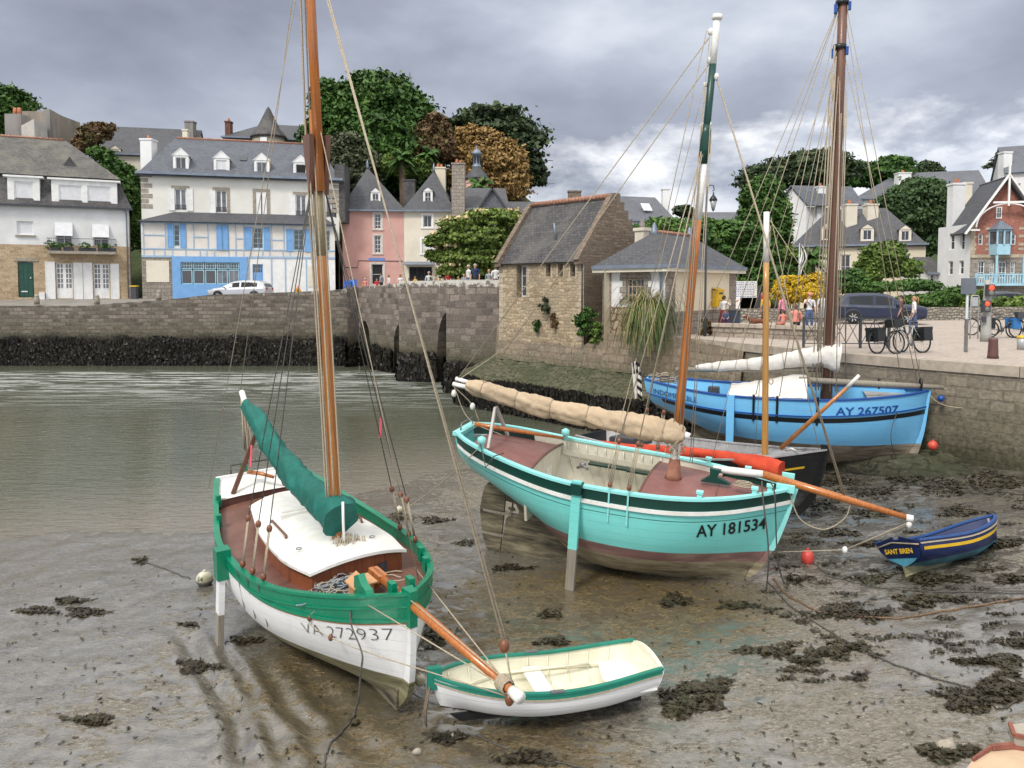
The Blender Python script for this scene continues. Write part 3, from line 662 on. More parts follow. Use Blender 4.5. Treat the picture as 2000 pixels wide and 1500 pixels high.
parts.append(wrack([tuple((BF.pt(-1.2, 0))[:2]), tuple(BF.pt(.6, 0, -1.0)[:2]), tuple(BF.pt(.3, 0)[:2])], WZ-.1, .9, 700, .15, .2))
parts.append(wrack([tuple(BF.pt(8.5, 0)[:2]), tuple(BF.pt(10, 0, -1.6)[:2]), tuple(BF.pt(11.8, 0)[:2])], WZ-.1, .95, 1500, .15, .25))
parts.append(wrack([tuple(BF.pt(14.6, 0)[:2]), tuple(BF.pt(16, 0, -1.75)[:2]), tuple(BF.pt(BL, 0)[:2])], WZ-.1, 1.0, 1800, .14, .3))
parts.append(wrack([tuple(BF.pt(2.3, 0)[:2]), tuple(BF.pt(5.9, 0)[:2])], WZ-.1, .95, 1200, .15, .25))
C = np.concatenate([p[0] for p in parts]); A = np.concatenate([p[1] for p in parts]); B = np.concatenate([p[2] for p in parts])
lf_hang = leafmat('hanging_weed', [(.005, .005, .004), (.014, .012, .009), (.035, .03, .018)], .5)
tag(quads('hanging_seaweed', C, A, B, lf_hang), kind='stuff', label='dark seaweed hanging along the foot of quay walls and bridge', cat='seaweed')
# ---- hills ---------------------------------------------------------------
def sst(a, b, x): k = max(0, min(1, (x-a)/(b-a))); return k*k*(3-2*k)
def hillz(x, y):
    left = 13*sst(64, 92, y)*(1-sst(-14, 6, x))
    mid = 11*sst(74, 100, y)*sst(-14, -2, x)*(1-sst(2, 16, x))+3
    right = 11*sst(66, 112, y)*sst(10, 26, x)
    return 1.0+max(left, 0)+mid*sst(60, 80, y)+right+.6*noise.noise(Vector((x*.08, y*.08, 0)))
mb = MB(); mb.grid([[(x, y, hillz(x, y)) for x in range(-130, 181, 4)] for y in range(61, 260, 4)]); struct(mb.build('hillside', m_hill))
mb = MB(); mb.poly([(-400, -60, -1.6), (500, -60, -1.6), (500, 600, -1.6), (-400, 600, -1.6)]); struct(mb.build('ground', m_hill))
# ================================================================== BUILDINGS
def pf(pxa, Ya, pxb, Yb, z0=0):
    a = atY(pxa, 560, Ya); b = atY(pxb, 560, Yb); return Fac((a.x, a.y), (b.x, b.y), z0)
# ---- left house ------------------------------------------------------------
f = pf(-60, 57.6, 255, 62.3); o = empty('town_house', f.pt(f.L/2, 4.0), 'white upper and tan stone ground floor house with mansard roof and green door', 'house')
PR = o.matrix_world
def off(o):  # make parts keep world coordinates under an empty at the base
    o.matrix_world = Matrix.Identity(4) if False else o.matrix_world
    return Matrix.Translation(-o.location)
_build = MB.build
def build_(s, name, mats, parent=None, local=None):
    if local is None and parent is not None:
        q = parent; t = Vector((0, 0, 0))
        while q is not None:
            if q.get('keeplocal'): t = None; break
            t = t+q.location; q = q.parent
        if t is not None and t.length > 0: local = Matrix.Translation(-t)
    return _build(s, name, mats, parent, local)
MB.build = build_
def R_(*a): return f.rect(*a)
wz = 11.25; zs = f.uz(120, 479)[1]
hol_up = [R_(33, 432, 65, 458), R_(109, 435, 141, 480), R_(182, 439, 212, 482)]
hol_dn = [R_(35, 511, 66, 581), R_(110, 514, 142, 583), R_(183, 515, 214, 583)]
mb = MB(); f.wall(mb, 0, f.L, zs, wz, hol_up); body(mb, f, 9, 2.5, wz); mb.build('wall', m_white, o)
mb = MB(); f.wall(mb, 0, f.L, 2.5, zs, hol_dn); mb.build('stone_wall', m_lhstone, o)
w = f.window(o, hol_up[0], 1, 1, gm=m_blind)
for h in hol_up[1:]:
    w = f.window(o, (h[0], h[1]-.0, h[2], h[3]), 2, 3, fm=m_wpaint); zt_ = h[3]
    mb = MB(f.M); zm = h[1]+(h[3]-h[1])*.42; mb.slab([(h[0]-.05, -.02, zt_+.02), (h[2]+.05, -.02, zt_+.02), (h[2]+.05, -.42, zm), (h[0]-.05, -.42, zm)], .03); mb.build('awning', m_blind, w)
b = f.rect(95, 466, 227, 497); mb = MB(f.M); mb.box(b[0], -1.0, b[1], b[2], .0, b[1]+.22); bo = mb.build('balcony', m_granite, o)
mb = MB(f.M); zb = b[1]+.22
for z in (zb+.08, zb+.95): mb.box(b[0], -.97, z, b[2], -.94, z+.035); mb.box(b[0], -.97, z, b[0]+.03, 0, z+.035); mb.box(b[2]-.03, -.97, z, b[2], 0, z+.035)
n = 34
for i in range(n+1): u = b[0]+(b[2]-b[0])*i/n; mb.box(u-.008, -.965, zb, u+.008, -.945, zb+.95)
mb.build('railing', m_dgrey, bo)
mb = MB(f.M)
for i, u in enumerate((.12, .3, .52, .63, .8, .93)):
    uu = b[0]+(b[2]-b[0])*u; mb.box(uu-.35, -.93, zb, uu+.35, -.65, zb+.28)
mb.build('planter', m_dgrey, bo)
bl = [(p.x, p.y, p.z, .45, .3, .28) for p in [f.pt(b[0]+(b[2]-b[0])*u, zb+.42, -.8) for u in (.05, .14, .3, .52, .8, .93)]]
tl = leaves('balcony_flowers', bl, 500, .1, lf_mid, bo, origin=o.location)
mb = MB(f.M); h = hol_dn[0]; mb.box(h[0]+.05, .08, h[1], h[2]-.05, .14, h[3]-.05)
for i in range(3):
    for j in range(4): u0 = h[0]+.12+(h[2]-h[0]-.2)*i/3; z0 = h[1]+.1+(h[3]-h[1]-.2)*j/4; mb.box(u0, .06, z0, u0+(h[2]-h[0])/3-.1, .085, z0+(h[3]-h[1])/4-.1)
dd = mb.build('door', m_greendoor, o); mb = MB(f.M); mb.ball((h[2]-.2, .03, h[1]+1.5), .05); mb.build('door_handle', m_wpaint, dd); mb = MB(f.M); mb.box(h[0]+.2, .045, h[1]+.42, h[0]+.6, .07, h[1]+.5); mb.build('letter_slot', m_wpaint, dd)
for h in hol_dn[1:]:
    w = f.window(o, h, 4, 7, name='french_door', gm=m_glassmid, mull=.22, bw=.06); mb = MB(f.M); mb.box(h[0]+.07, .09, h[1]+.02, h[2]-.07, .15, h[1]+.75); mb.build('door_panel', m_wpaint, w)
for a in ((89, 511, 108, 584), (144, 513, 162, 584.5), (163, 513, 181, 584.5), (216, 515, 233, 585)): f.shutter(o, R_(*a), m_wpaint)
mb = MB(f.M); r = R_(77, 571, 88, 586); mb.box(r[0], -.25, r[1], r[2], -.01, r[3]); mb.build('meter_box', m_wpaint, o)
mb = MB(f.M); r = R_(27, 504, 74, 510); mb.box(r[0], -.06, r[1], r[2], -.003, r[3]); mb.build('lintel', m_granite, o); mb = MB(f.M); r = R_(30, 459, 70, 462); mb.box(r[0], -.12, r[1], r[2], -.003, r[3]); mb.build('lintel', m_granite, o)
mb = MB(f.M); u = f.uz(249, 500)[0]; mb.tube([(u, -.08, 4.1), (u, -.08, 10.9), (u-.1, -.25, 11.1)], .05, 6); mb.build('drain_pipe', m_zinc, o)
# mansard
z1 = 13.7; zr = 17.1; D = 9
mb = MB(f.M); mb.add([(-.2, -.3, wz), (f.L+.25, -.3, wz), (f.L-.7, .9, z1), (-.2, .9, z1)], [(0, 1, 2, 3)])
mb.add([(f.L+.25, -.3, wz), (f.L+.25, D+.3, wz), (f.L-.7, D-.9, z1), (f.L-.7, .9, z1)], [(0, 1, 2, 3)])
mo = mb.build('mansard', m_slateold, o)
mb = MB(f.M); mb.add([(-.2, .6, z1-.05), (f.L-.5, .6, z1-.05), (f.L-4.6, D/2, zr), (-.2, D/2, zr), (f.L-.5, D-.6, z1-.05), (-.2, D-.6, z1-.05)], [(0, 1, 2, 3), (1, 4, 2), (4, 5, 3, 2)])
ro = mb.build('roof', m_slatemoss, o); ridge(ro, f, -.2, f.L-4.7, D/2, zr+.02)
mb = MB(f.M); mb.box(-.2, -.42, wz-.12, f.L+.3, -.28, wz+.04); mb.build('gutter', m_dgrey, o)
for (a, bb) in (((15, 347, 78, 398), (28, 355, 66, 393)), ((101, 354, 229, 408), None)):
    r = f.rect(*a); mb = MB(f.M)
    rs = [f.rect(*bb)] if bb else [f.rect(115, 362, 161, 399), f.rect(171, 364, 217, 401)]
    mb2 = MB(); f2 = Fac(f.A+f.n*.12, f.A+f.n*.12+f.u*f.L); f2.wall(mb2, r[0], r[2], wz, r[3], rs, .08)
    mb = MB(f.M); mb.box(r[0]-.25, -.3, r[3], r[2]+.25, 2.0, r[3]+.14); mb.box(r[0], -.11, wz, r[0]+.1, 1.6, r[3]); mb.box(r[2]-.1, -.11, wz, r[2], 1.6, r[3])
    dd = mb2.build('dormer', m_wpaint, o); mb.build('dormer_roof', m_wpaint, dd)
    for q in rs: f2.window(dd, q, 1, 1, gm=m_blind, dep=.05)
c = f.uz(133, 325); mb = MB(f.M); dp = 2.6; mb.prism([(c[0]-.5, dp-.9, 14.6), (c[0]+.5, dp-.9, 14.6), (c[0], dp-.9, 15.4)], (0, 1.6, 0)); mb.build('vent', m_slateold, ro)
# ---- blue and white house --------------------------------------------------
f = pf(280, 63, 664, 67.2); o = empty('half_timbered_house', f.pt(f.L/2, 4.0), 'tall cream house with sky-blue half-timbered lower floors and four white dormers', 'house')
wz = 14.35
rects = [f.rect(341.6, 369, 364, 411), f.rect(421.6, 372, 443, 415.6), f.rect(500, 375, 521.6, 422), f.rect(578, 380.6, 598, 422.6), f.rect(637, 384, 657, 425)]
mb = MB(); f.wall(mb, 0, f.L, 9, wz, rects); body(mb, f, 10, 2.5, wz); mb.build('wall', mat('offwhite_render', (.74, .73, .68), .85, (.66, .645, .59), .4, .15, 30, det=8), o)
mb = MB(f.M)
for i, r in enumerate(rects):
    mb.box(r[0]-.25, -.04, r[3], r[2]+.25, .02, r[3]+.25)
    if i in (1, 2): mb.box(r[2], -.035, r[1], r[2]+.25, .02, r[3])
    if i == 2: mb.box(r[0]-.25, -.035, r[1], r[0], .02, r[3])
for i in range(7):
    z = 11.4+i*.42
    for u in (0, f.L): w_ = .55 if i % 2 else .85; mb.box(u if u == 0 else u-w_, -.03, z, u+w_ if u == 0 else u, .02, z+.33)
mb.build('stone_dressing', m_granite, o)
for i, r in enumerate(rects):
    if i == 2:
        f.shutter(o, (r[0]+.02, r[1], (r[0]+r[2])/2-.04, r[3]), m_wpaint, dep=.02); f.shutter(o, ((r[0]+r[2])/2+.06, r[1], r[2]-.02, r[3]), m_wpaint, dep=.02)
        mb = MB(f.M); mb.box(r[0], .12, r[1], r[2], .13, r[3]); mb.build('pane', m_glass, o)
        continue
    w = f.window(o, r, 2, 1, gm=m_glassmid, mull=.1)
    mb = MB(f.M)
    for z in (.1, .42): mb.box(r[0], -.03, r[1]+z, r[2], -.01, r[1]+z+.04)
    for k in range(9): u = r[0]+(r[2]-r[0])*(k+.5)/9; mb.box(u-.012, -.03, r[1]+.1, u+.012, -.012, r[1]+.42)
    mb.build('window_rail', m_dgrey, w)
for a in ((329, 368, 341, 411), (365, 368.6, 377, 412), (409.6, 372, 421, 416), (564, 380, 577, 423), (599, 381, 611, 424), (625, 383, 636, 426)): f.shutter(o, f.rect(*a), m_wpaint)
zr = 18.05; DM = 5
mb = MB(); gable_roof(mb, f, 0, f.L, 0, 10, wz+.05, zr, .45, .12, 0, 2.2, 1.8, .25); ro = mb.build('roof', m_slate2, o)
ridge(ro, f, 2.1, f.L-1.8, DM, zr+.03)
mb = MB(f.M); mb.box(-.3, -.6, wz-.22, f.L+.3, -.42, wz-.02); mb.box(-.3, -.42, wz-.16, f.L+.3, 0, wz-.08); mb.build('cornice', m_zinc, o)
for i, (a, b, yt, yb) in enumerate(((338, 368.4, 303.6, 334.4), (417.4, 448, 309, 338.6), (496.4, 526.4, 313, 342), (572.8, 602.8, 317, 347))):
    k = .55; A_ = Fac(f.A-f.n*k, f.A-f.n*k+f.u*f.L); r = A_.rect(a, yt, b, yb)
    dormer(o, A_, r, 0, 2.2, m_wpaint, m_wpaint, .62, 2 if i != 3 else 1, 1, gm=(m_glass, m_blind, m_glassmid, m_dark)[i])
k = 1.9; A_ = Fac(f.A-f.n*k, f.A-f.n*k+f.u*f.L); r = A_.rect(469, 321, 482, 332); sl = (zr-wz)/5
mb = MB(f.M); mb.slab([(r[0], k, wz+k*sl+.14), (r[2], k, wz+k*sl+.14), (r[2], k+.6, wz+(k+.6)*sl+.14), (r[0], k+.6, wz+(k+.6)*sl+.14)], .05); mb.build('skylight', m_glass, ro)
c = atY(291, 300, 66); chimney(o, c.x, c.y, 14.0, 17.35, .95, 1.1, m_white, 1)
c = atY(669, 380, 68.3); chimney(o, c.x, c.y, 10.6, 15.6, .85, 2.2, m_slateold, 0, cap=False)
# lower floors, standing forward
g = pf(278, 61.6, 655, 65.7); gz = 10.25; zg = g.uz(400, 503)[1]
wr = [g.rect(339, 438, 351.4, 481), g.rect(423, 440, 445, 488), g.rect(493, 444.4, 514, 485.6), g.rect(573.4, 447.8, 593.6, 489), g.rect(630, 450, 645, 492)]
shop = g.rect(353, 512, 468, 555); door = g.rect(493.6, 516, 514, 575)
m_panel = mat('timber_infill', (.70, .66, .61), .85, (.62, .58, .53), 1.0, .15, 30)
mb = MB(); g.wall(mb, 0, g.L, zg, gz, wr); body(mb, g, 1.6, 2.5, gz); mb.build('wall', m_panel, o)
us0, us1 = g.uz(336.8, 540)[0], g.uz(483, 540)[0]
mb = MB(); g.wall(mb, us1, g.L, 2.5, zg, [door]); mb.build('wall', m_wpaint, o)
mb = MB(); g.wall(mb, 0, us0, 2.5, zg, []); mb.build('stone_wall', m_kioskstone, o)
g2 = Fac(g.A+g.n*.12, g.A+g.n*.12+g.u*g.L); mb = MB(); sr = g2.rect(353, 512, 468, 555); g2.wall(mb, us0, us1, 2.5, zg+.05, [sr], .2); mb.box(us0, .0, zg+.05, us1, .12, zg+.08, 0, g2.M); sf = mb.build('shop_front', m_blue, o)
nb = 5; bw_ = (sr[2]-sr[0])/nb; zt_ = sr[1]+(sr[3]-sr[1])*.68
for i in range(nb):
    a = sr[0]+bw_*i; nn_ = 1 if i < 3 else 2
    g2.window(sf, (a+.03, sr[1], a+bw_-.03, zt_-.05), nn_, 1, fm=m_bluelt, gm=m_glass if i < 3 else m_glassmid, fw=.07, name='window')
    g2.window(sf, (a+.03, zt_, a+bw_-.03, sr[3]), 4, 2, fm=m_bluelt, fw=.06, name='transom_window')
mb = MB(g.M)
r = g.rect(286, 509, 330.6, 551); mb.box(r[0], -.05, r[1], r[2], .0, r[3]); mb.build('boarded_opening', m_cream, o); mb = MB(g.M); r = g.rect(602, 520, 636, 560); mb.box(r[0], -.05, r[1], r[2], .0, r[3]); mb.build('boarded_opening', m_cream, o)
w = g.window(o, (door[0], door[3]-.75, door[2], door[3]), 4, 2, fm=m_blue); mb = MB(g.M); mb.box(door[0], .1, door[1]-1, door[2], .16, door[3]-.75); mb.build('door', m_blue, o)
mb = MB(g.M); T = .13
def vs_(px, z0, z1, w=T): u = g.uz(px, 500)[0]; mb.box(u-w/2, -.035, z0, u+w/2, .01, z1)
z49, z50, z46 = g.uz(450, 487.5)[1], g.uz(450, 501.5)[1], g.uz(450, 462)[1]
mb.box(0, -.045, z49-.05, g.L, .01, z49+.05); mb.box(us1, -.045, z50-.1, g.L, .01, z50+.06); mb.box(0, -.04, gz-.16, g.L, .01, gz); mb.box(0, -.04, zg-.02, us0, .01, zg+.14)
for px in (281, 324, 364, 379, 407, 447, 461, 477, 531, 555, 611, 628): vs_(px, z49, gz-.16, .085)
for px in (281, 301, 322, 337, 363, 391, 404, 419, 447, 461, 476, 490, 513, 527, 553, 567, 608, 622, 640): vs_(px, z50, z49, .065)
for px in (486, 530, 557, 598): vs_(px, 3.8, z50, .1)
for (a, b, y) in ((281, 322, 459), (379, 407, 463), (461, 477, 466), (531, 555, 469), (611, 628, 472)):
    u0, u1 = g.uz(a, y)[0], g.uz(b, y)[0]; z = g.uz((a+b)/2, y)[1]; mb.box(u0, -.04, z-.045, u1, .01, z+.045)
mb.build('timber_frame', mat('timber_blue', (.33, .47, .63), .6, (.28, .41, .56), 3), o)
for i, r in enumerate(wr):
    if i == 1:
        um = (r[0]+r[2])/2; g.shutter(o, (r[0], r[1], um-.02, r[3]), m_blue, dep=-.09); g.shutter(o, (um+.02, r[1], r[2], r[3]), m_blue, dep=-.09); continue
    g.window(o, r, 2 if i else 1, 4, gm=m_glass, fm=m_bluelt)
for a in ((327, 437, 338.4, 484), (352, 437, 363, 484), (478, 443, 491.6, 488), (515.4, 443.6, 527.4, 489), (559, 447, 572, 491), (595, 448, 608, 492)): g.shutter(o, g.rect(*a), m_blue)
mb = MB(g.M); mb.slab([(-.15, -.45, gz-.02), (g.L+.1, -.45, gz-.02), (g.L-1.2, 1.45, 11.15), (2.3, 1.45, 11.15)], .07)
mb.slab([(-.15, -.45, gz-.02), (2.3, 1.45, 11.15), (-.1, 1.55, gz)], .07); mb.build('lean_to_roof', m_slate, o)
# ---- generic background house ---------------------------------------------
def house(name, label, F, ze, zr, depth, wallm, roofm, wins=(), z0=2.5, hipL=0, hipR=0, front_gable=False, nx=2, ny=3, cat='house', group=None, shut=None, sur=None, oh=.3, rdg=None, fm=None, gm=None):
    o = empty(name, F.pt(F.L/2, max(z0, 3)), label, cat, group); mb = MB(); rs = [F.rect(*w[:4]) for w in wins]
    F.wall(mb, 0, F.L, z0, ze, [r for r in rs if r[3] < ze]); body(mb, F, depth, z0, ze)
    if not hipL: mb.add([(0, 0, ze), (0, depth, ze), (0, depth/2, zr)], [(0, 2, 1)], 0, False, F.M)
    if not hipR: mb.add([(F.L, 0, ze), (F.L, depth, ze), (F.L, depth/2, zr)], [(0, 1, 2)], 0, False, F.M)
    mb.build('wall', wallm, o)
    mb = MB(); gable_roof(mb, F, 0, F.L, 0, depth, ze, zr, oh, .14, 0, hipL, hipR, .15); ro = mb.build('roof', roofm, o)
    mb = MB(F.M); mb.box(-.2, -oh-.08, ze-.16-oh*.3, F.L+.2, -oh+.06, ze-oh*.3); mb.build('gutter', m_zinc, o)
    if rdg: ridge(ro, F, hipL, F.L-hipR, depth/2, zr+.02, rdg)
    for w, r in zip(wins, rs):
        if r[3] >= ze: continue
        F.window(o, r, w[4] if len(w) > 4 else nx, w[5] if len(w) > 5 else ny, fm=fm, gm=gm)
    if sur:
        mb = MB()
        for r in rs: F.frame(mb_ := MB(F.M), r, .18); mb.v += [Vector(v) for v in mb_.v]; n0 = len(mb.v)-len(mb_.v); mb.f += [[i+n0 for i in q] for q in mb_.f]; mb.m += mb_.m; mb.sm += mb_.sm
        if rs: mb.build('surround', sur, o)
    return o
# ---- pink house and cream house (hipped fronts, ridge running back) ----------
def front_hip(o, F, ze, zp, dp, L_, roofm, oh=.3, xp=None):
    xp = F.L/2 if xp is None else xp; mb = MB(F.M); e = oh; z = ze-.1
    A_, B_, P, Q, C_, D_ = (-.15, -e, z), (F.L+.15, -e, z), (xp, dp, zp), (xp, L_, zp), (F.L+.15, L_, z), (-.15, L_, z)
    mb.slab([A_, B_, P], .12); mb.slab([B_, C_, Q, P], .12); mb.slab([D_, A_, P, Q], .12); r = mb.build('roof', roofm, o)
    mb = MB(F.M); mb.box(-.2, -e-.1, z-.12, F.L+.2, -e+.05, z+.02); mb.build('gutter', m_zinc, o)
    mb = MB(F.M); mb.lathe([(.14, zp-.1), (.1, zp+.15), (.12, zp+.25), (.02, zp+.75)], 8, 0, Matrix.Translation((xp, dp, 0))); mb.build('finial', m_zinc, r)
    return r
F = pf(670, 69, 790, 69.6); o = empty('pink_house', F.pt(F.L/2, 4.2), 'narrow pink rendered house with hipped slate roof and blue sign over the door', 'house')
ws = [F.rect(731, 417, 744.4, 447.4), F.rect(731, 460, 744.4, 494.5), F.rect(725.5, 515.5, 748.6, 556)]
mb = MB(); F.wall(mb, 0, F.L, 3.5, 11.95, ws); body(mb, F, 11, 3.5, 11.95); mb.build('wall', m_pink, o)
F.window(o, ws[0], 2, 4); F.window(o, ws[1], 2, 4); dr = F.window(o, ws[2], 1, 2, name='door', gm=m_dark)
mb = MB(F.M)
for r in ws: F_ = [r[0]-.16, r[2]+.16]; mb.box(F_[0], -.03, r[1], r[0], .02, r[3]); mb.box(r[2], -.03, r[1], F_[1], .02, r[3]); mb.box(F_[0], -.033, r[3], F_[1], .02, r[3]+.16); mb.box(F_[0]-.05, -.08, r[1]-.12, F_[1]+.05, .02, r[1])
mb.build('surround', mat('pale_surround', (.62, .56, .50), .8), o)
r = F.rect(720, 503.5, 751, 509.5); mb = MB(F.M); mb.box(r[0], -.06, r[1], r[2], -.002, r[3]); si = mb.build('shop_sign', mat('sign_blue', (.13, .24, .55), .5), o)
mb = MB(F.M); p_ = [F.uz(*q) for q in ((673, 522), (698, 523), (700, 509), (787, 510))]; mb.tube([(u, -.03, z) for u, z in p_], .03, 5); mb.build('cable', m_dgrey, o)
ro = front_hip(o, F, 11.95, 16.0, 2.6, 10, m_slate, xp=F.L*.38)
A_ = Fac(F.A-F.n*.3, F.A-F.n*.3+F.u*F.L); dormer(o, A_, A_.rect(724, 375, 743, 405), 0, 1.8, m_wpaint, m_slate, .4, 2, 2)
F = pf(790, 69.6, 886, 69.6); o = empty('cream_house', F.pt(F.L/2, 4.2), 'narrow cream rendered house with steep slate roof and dark shop window, beside the pink', 'house')
ws = [F.rect(826.6, 420, 843.4, 444), F.rect(824, 466.6, 850, 495.4), F.rect(799, 521, 844, 556)]
mb = MB(); F.wall(mb, 0, F.L, 3.5, 11.95, ws); body(mb, F, 11, 3.5, 11.95); mb.build('wall', m_cream, o)
F.window(o, ws[0], 2, 1); F.window(o, ws[1], 2, 1, gm=m_blind); F.window(o, ws[2], 3, 1, gm=m_dark, fm=m_dgrey, name='shop_window')
mb = MB(F.M)
for r in ws[:2]: mb.box(r[0]-.16, -.03, r[1], r[0], .02, r[3]); mb.box(r[2], -.03, r[1], r[2]+.16, .02, r[3]); mb.box(r[0]-.16, -.033, r[3], r[2]+.16, .02, r[3]+.16); mb.box(r[0]-.2, -.08, r[1]-.12, r[2]+.2, .02, r[1])
mb.build('surround', m_wpaint, o)
r = F.rect(790, 511, 848, 517); mb = MB(F.M); mb.slab([(r[0], -.02, r[3]), (r[2], -.02, r[3]), (r[2], -.8, r[1]), (r[0], -.8, r[1])], .05); mb.build('awning', m_zinc, o)
front_hip(o, F, 11.95, 15.7, 2.2, 10, m_slate, xp=F.L*.56)
A_ = Fac(F.A-F.n*.25, F.A-F.n*.25+F.u*F.L); dormer(o, A_, A_.rect(826.5, 373, 845, 405), 0, 1.8, m_wpaint, m_slate, .35, 2, 3)
c = atY(800, 380, 73); chimney(o, c.x, c.y, 12, 14.9, 1.1, 1.0, m_slateold, 0)
c = atY(859, 350, 74); chimney(o, c.x, c.y, 12, 16.2, 1.1, 1.0, m_cream2, 2)
# ---- town behind ---------------------------------------------------------------
F = pf(886, 68, 992, 68.5); o = house('slate_roofed_house', 'grey house mostly hidden behind the blossoming tree with a broad granite chimney', F, 12.0, 14.2, 8, m_grey, m_slate)
c = atY(896, 380, 67.9); chimney(o, c.x, c.y, 4, 15.6, 1.1, 1.3, m_kioskstone, 2, pot=m_terracotta)
F = pf(926, 66.5, 998, 66.5); o = empty('gabled_house', F.pt(F.L/2, 4.2), 'dark slate-hung gable rising behind the blossoming tree', 'house'); zp = F.uz(963, 366)[1]
mb = MB(); F.wall(mb, 0, F.L, 3.5, 11.2, []); body(mb, F, 5, 3.5, 11.2); mb.add([(0, 0, 11.2), (F.L, 0, 11.2), (F.L/2, 0, zp)], [(0, 1, 2)], 0, False, F.M); mb.build('wall', m_slatelight, o)
mb = MB(F.M)
for s_ in (-1, 1): mb.slab([(F.L/2, -.3, zp+.08), (F.L/2, 6, zp+.08), (F.L/2+s_*(F.L/2+.3), 6, 10.95), (F.L/2+s_*(F.L/2+.3), -.3, 10.95)], .16)
mb.build('roof', m_slate, o)
F = pf(984, 71, 1238, 71.5); o = house('long_slate_house', 'low long grey house whose slate roof shows above the old stone house', F, 11.3, 13.3, 9, m_grey, m_slate)
c = atY(1122, 380, 74); chimney(o, c.x, c.y, 12, 14.0, 1.2, .8, m_gable, 0)
# lantern tower
c = atY(931, 350, 80); o = empty('lantern_tower', (c.x, c.y, 8), 'small pink tower with bell-shaped slate roof and slim lantern, before the orange tree', 'tower')
k = 80/1500; T = Matrix.Translation((c.x, c.y, 0)); zz = lambda y: atY(931, y, 80).z
mb = MB(T); mb.lathe([(1.15, 8), (1.15, zz(348))], 8); mb.build('wall', m_pink, o)
mb = MB(T); mb.lathe([(1.3, zz(350)), (1.25, zz(348)), (.95, zz(338)), (.55, zz(331)), (.5, zz(326))], 8); mb.build('roof', m_slate, o)
mb = MB(T); mb.lathe([(.52, zz(327)), (.48, zz(325)), (.42, zz(322)), (.42, zz(303)), (.55, zz(302)), (.5, zz(298)), (.3, zz(293)), (.08, zz(291)), (.05, zz(284))], 8); lt = mb.build('lantern', m_zinc, o)
mb = MB(T)
for i in range(8): a = i*pi/4+pi/8; mb.box(.36, -.08, zz(320), .43, .08, zz(306), 0, Matrix.Rotation(a, 4, 'Z'))
mb.build('louvre', m_dark, lt)
# grey concrete building, upper left
F = pf(54, 74, 98, 74); zt_ = F.uz(76, 217)[1]; o = empty('concrete_building', F.pt(F.L, 12), 'tall bare grey building with streaked side wall on the upper left', 'building')
mb = MB(F.M); L2 = F.uz(98, 250)[0]; mb.box(0, 0, 3, L2, 5, zt_); mb.build('wall', mat('tan_cement', (.30, .26, .21), .9, (.2, .18, .15), .6, .3, 12, det=9, stretch=(1, 1, .3)), o)
e1 = atY(98, 250, 73.8); e2 = atY(168, 250, 83); F2 = Fac((e1.x, e1.y), (e2.x, e2.y)); mb = MB(F2.M)
mb.prism([(0, 0, 3), (F2.L, 0, 3), (F2.L, 0, F2.uz(168, 252)[1]), (0, 0, F2.uz(99, 214)[1])], (0, .5, 0)); mb.build('side_wall', m_grey, o)
mb = MB(F2.M)
for i in range(5): u = F2.L*(.12+.2*i); mb.box(u, -.18, 3, u+.3, -.003, F2.uz(99+14*i, 219+8*i)[1]-.4)
mb.build('buttress', m_grey, o)
F = pf(20, 72, 52, 72); zt_ = F.uz(36, 222)[1]; mb = MB(F.M); mb.box(0, 0, 3, F.L, 1.4, zt_); o2 = empty('grey_gable_wall', F.pt(F.L/2, 12), 'narrow grey party wall with twin clay pots by the bare grey building', 'wall'); mb.build('wall', m_grey, o2)
mb = MB(F.M)
for u in (.55, .95): mb.lathe([(.16, zt_), (.18, zt_+.4), (.13, zt_+.7)], 8, 0, Matrix.Translation((u, .7, 0)))
mb.build('chimney_pot', m_terracotta, o2)
F = pf(52, 71.5, 77, 71.5); mb = MB(F.M); mb.prism([(0, 0, 3), (F.L, 0, 3), (F.L, 0, F.uz(77, 232)[1]), (0, 0, F.uz(53, 245)[1])], (0, 2, 0)); o2 = mb.build('plain_outbuilding', mat('pale_cement', (.5, .47, .43), .9, (.4, .38, .35), 1), None); tag(o2, 'plain pale outbuilding wall below the bare grey building', 'outbuilding')
# long roof with cream wall
F = pf(203, 79, 384, 81); o = house('long_roofed_house', 'cream house with a long plain slate roof on the hill behind the two big houses', F, F.uz(290, 300)[1], F.uz(290, 245)[1]+.6, 9, m_cream, m_slate, [(216, 305, 234, 325, 2, 2)])
A_ = Fac(F.A-F.n*.2, F.A-F.n*.2+F.u*F.L); dormer(o, A_, A_.rect(214, 291, 236, 313), 0, 1.8, m_cream, m_slate, .4, 1, 1, gm=m_blind)
c = atY(372, 250, 84); chimney(o, c.x, c.y, 18, atY(372, 240, 84).z, .9, .9, m_grey, 0)
F = pf(362, 77, 416, 78); o = house('small_slate_house', 'small dark slate roof with a cream chimney right of the long roof', F, F.uz(390, 282)[1], F.uz(390, 265)[1]+.2, 5, m_grey, m_slateold)
c = atY(363, 265, 78); chimney(o, c.x, c.y, 16, atY(363, 256, 78).z, .5, .5, m_cream, 0)
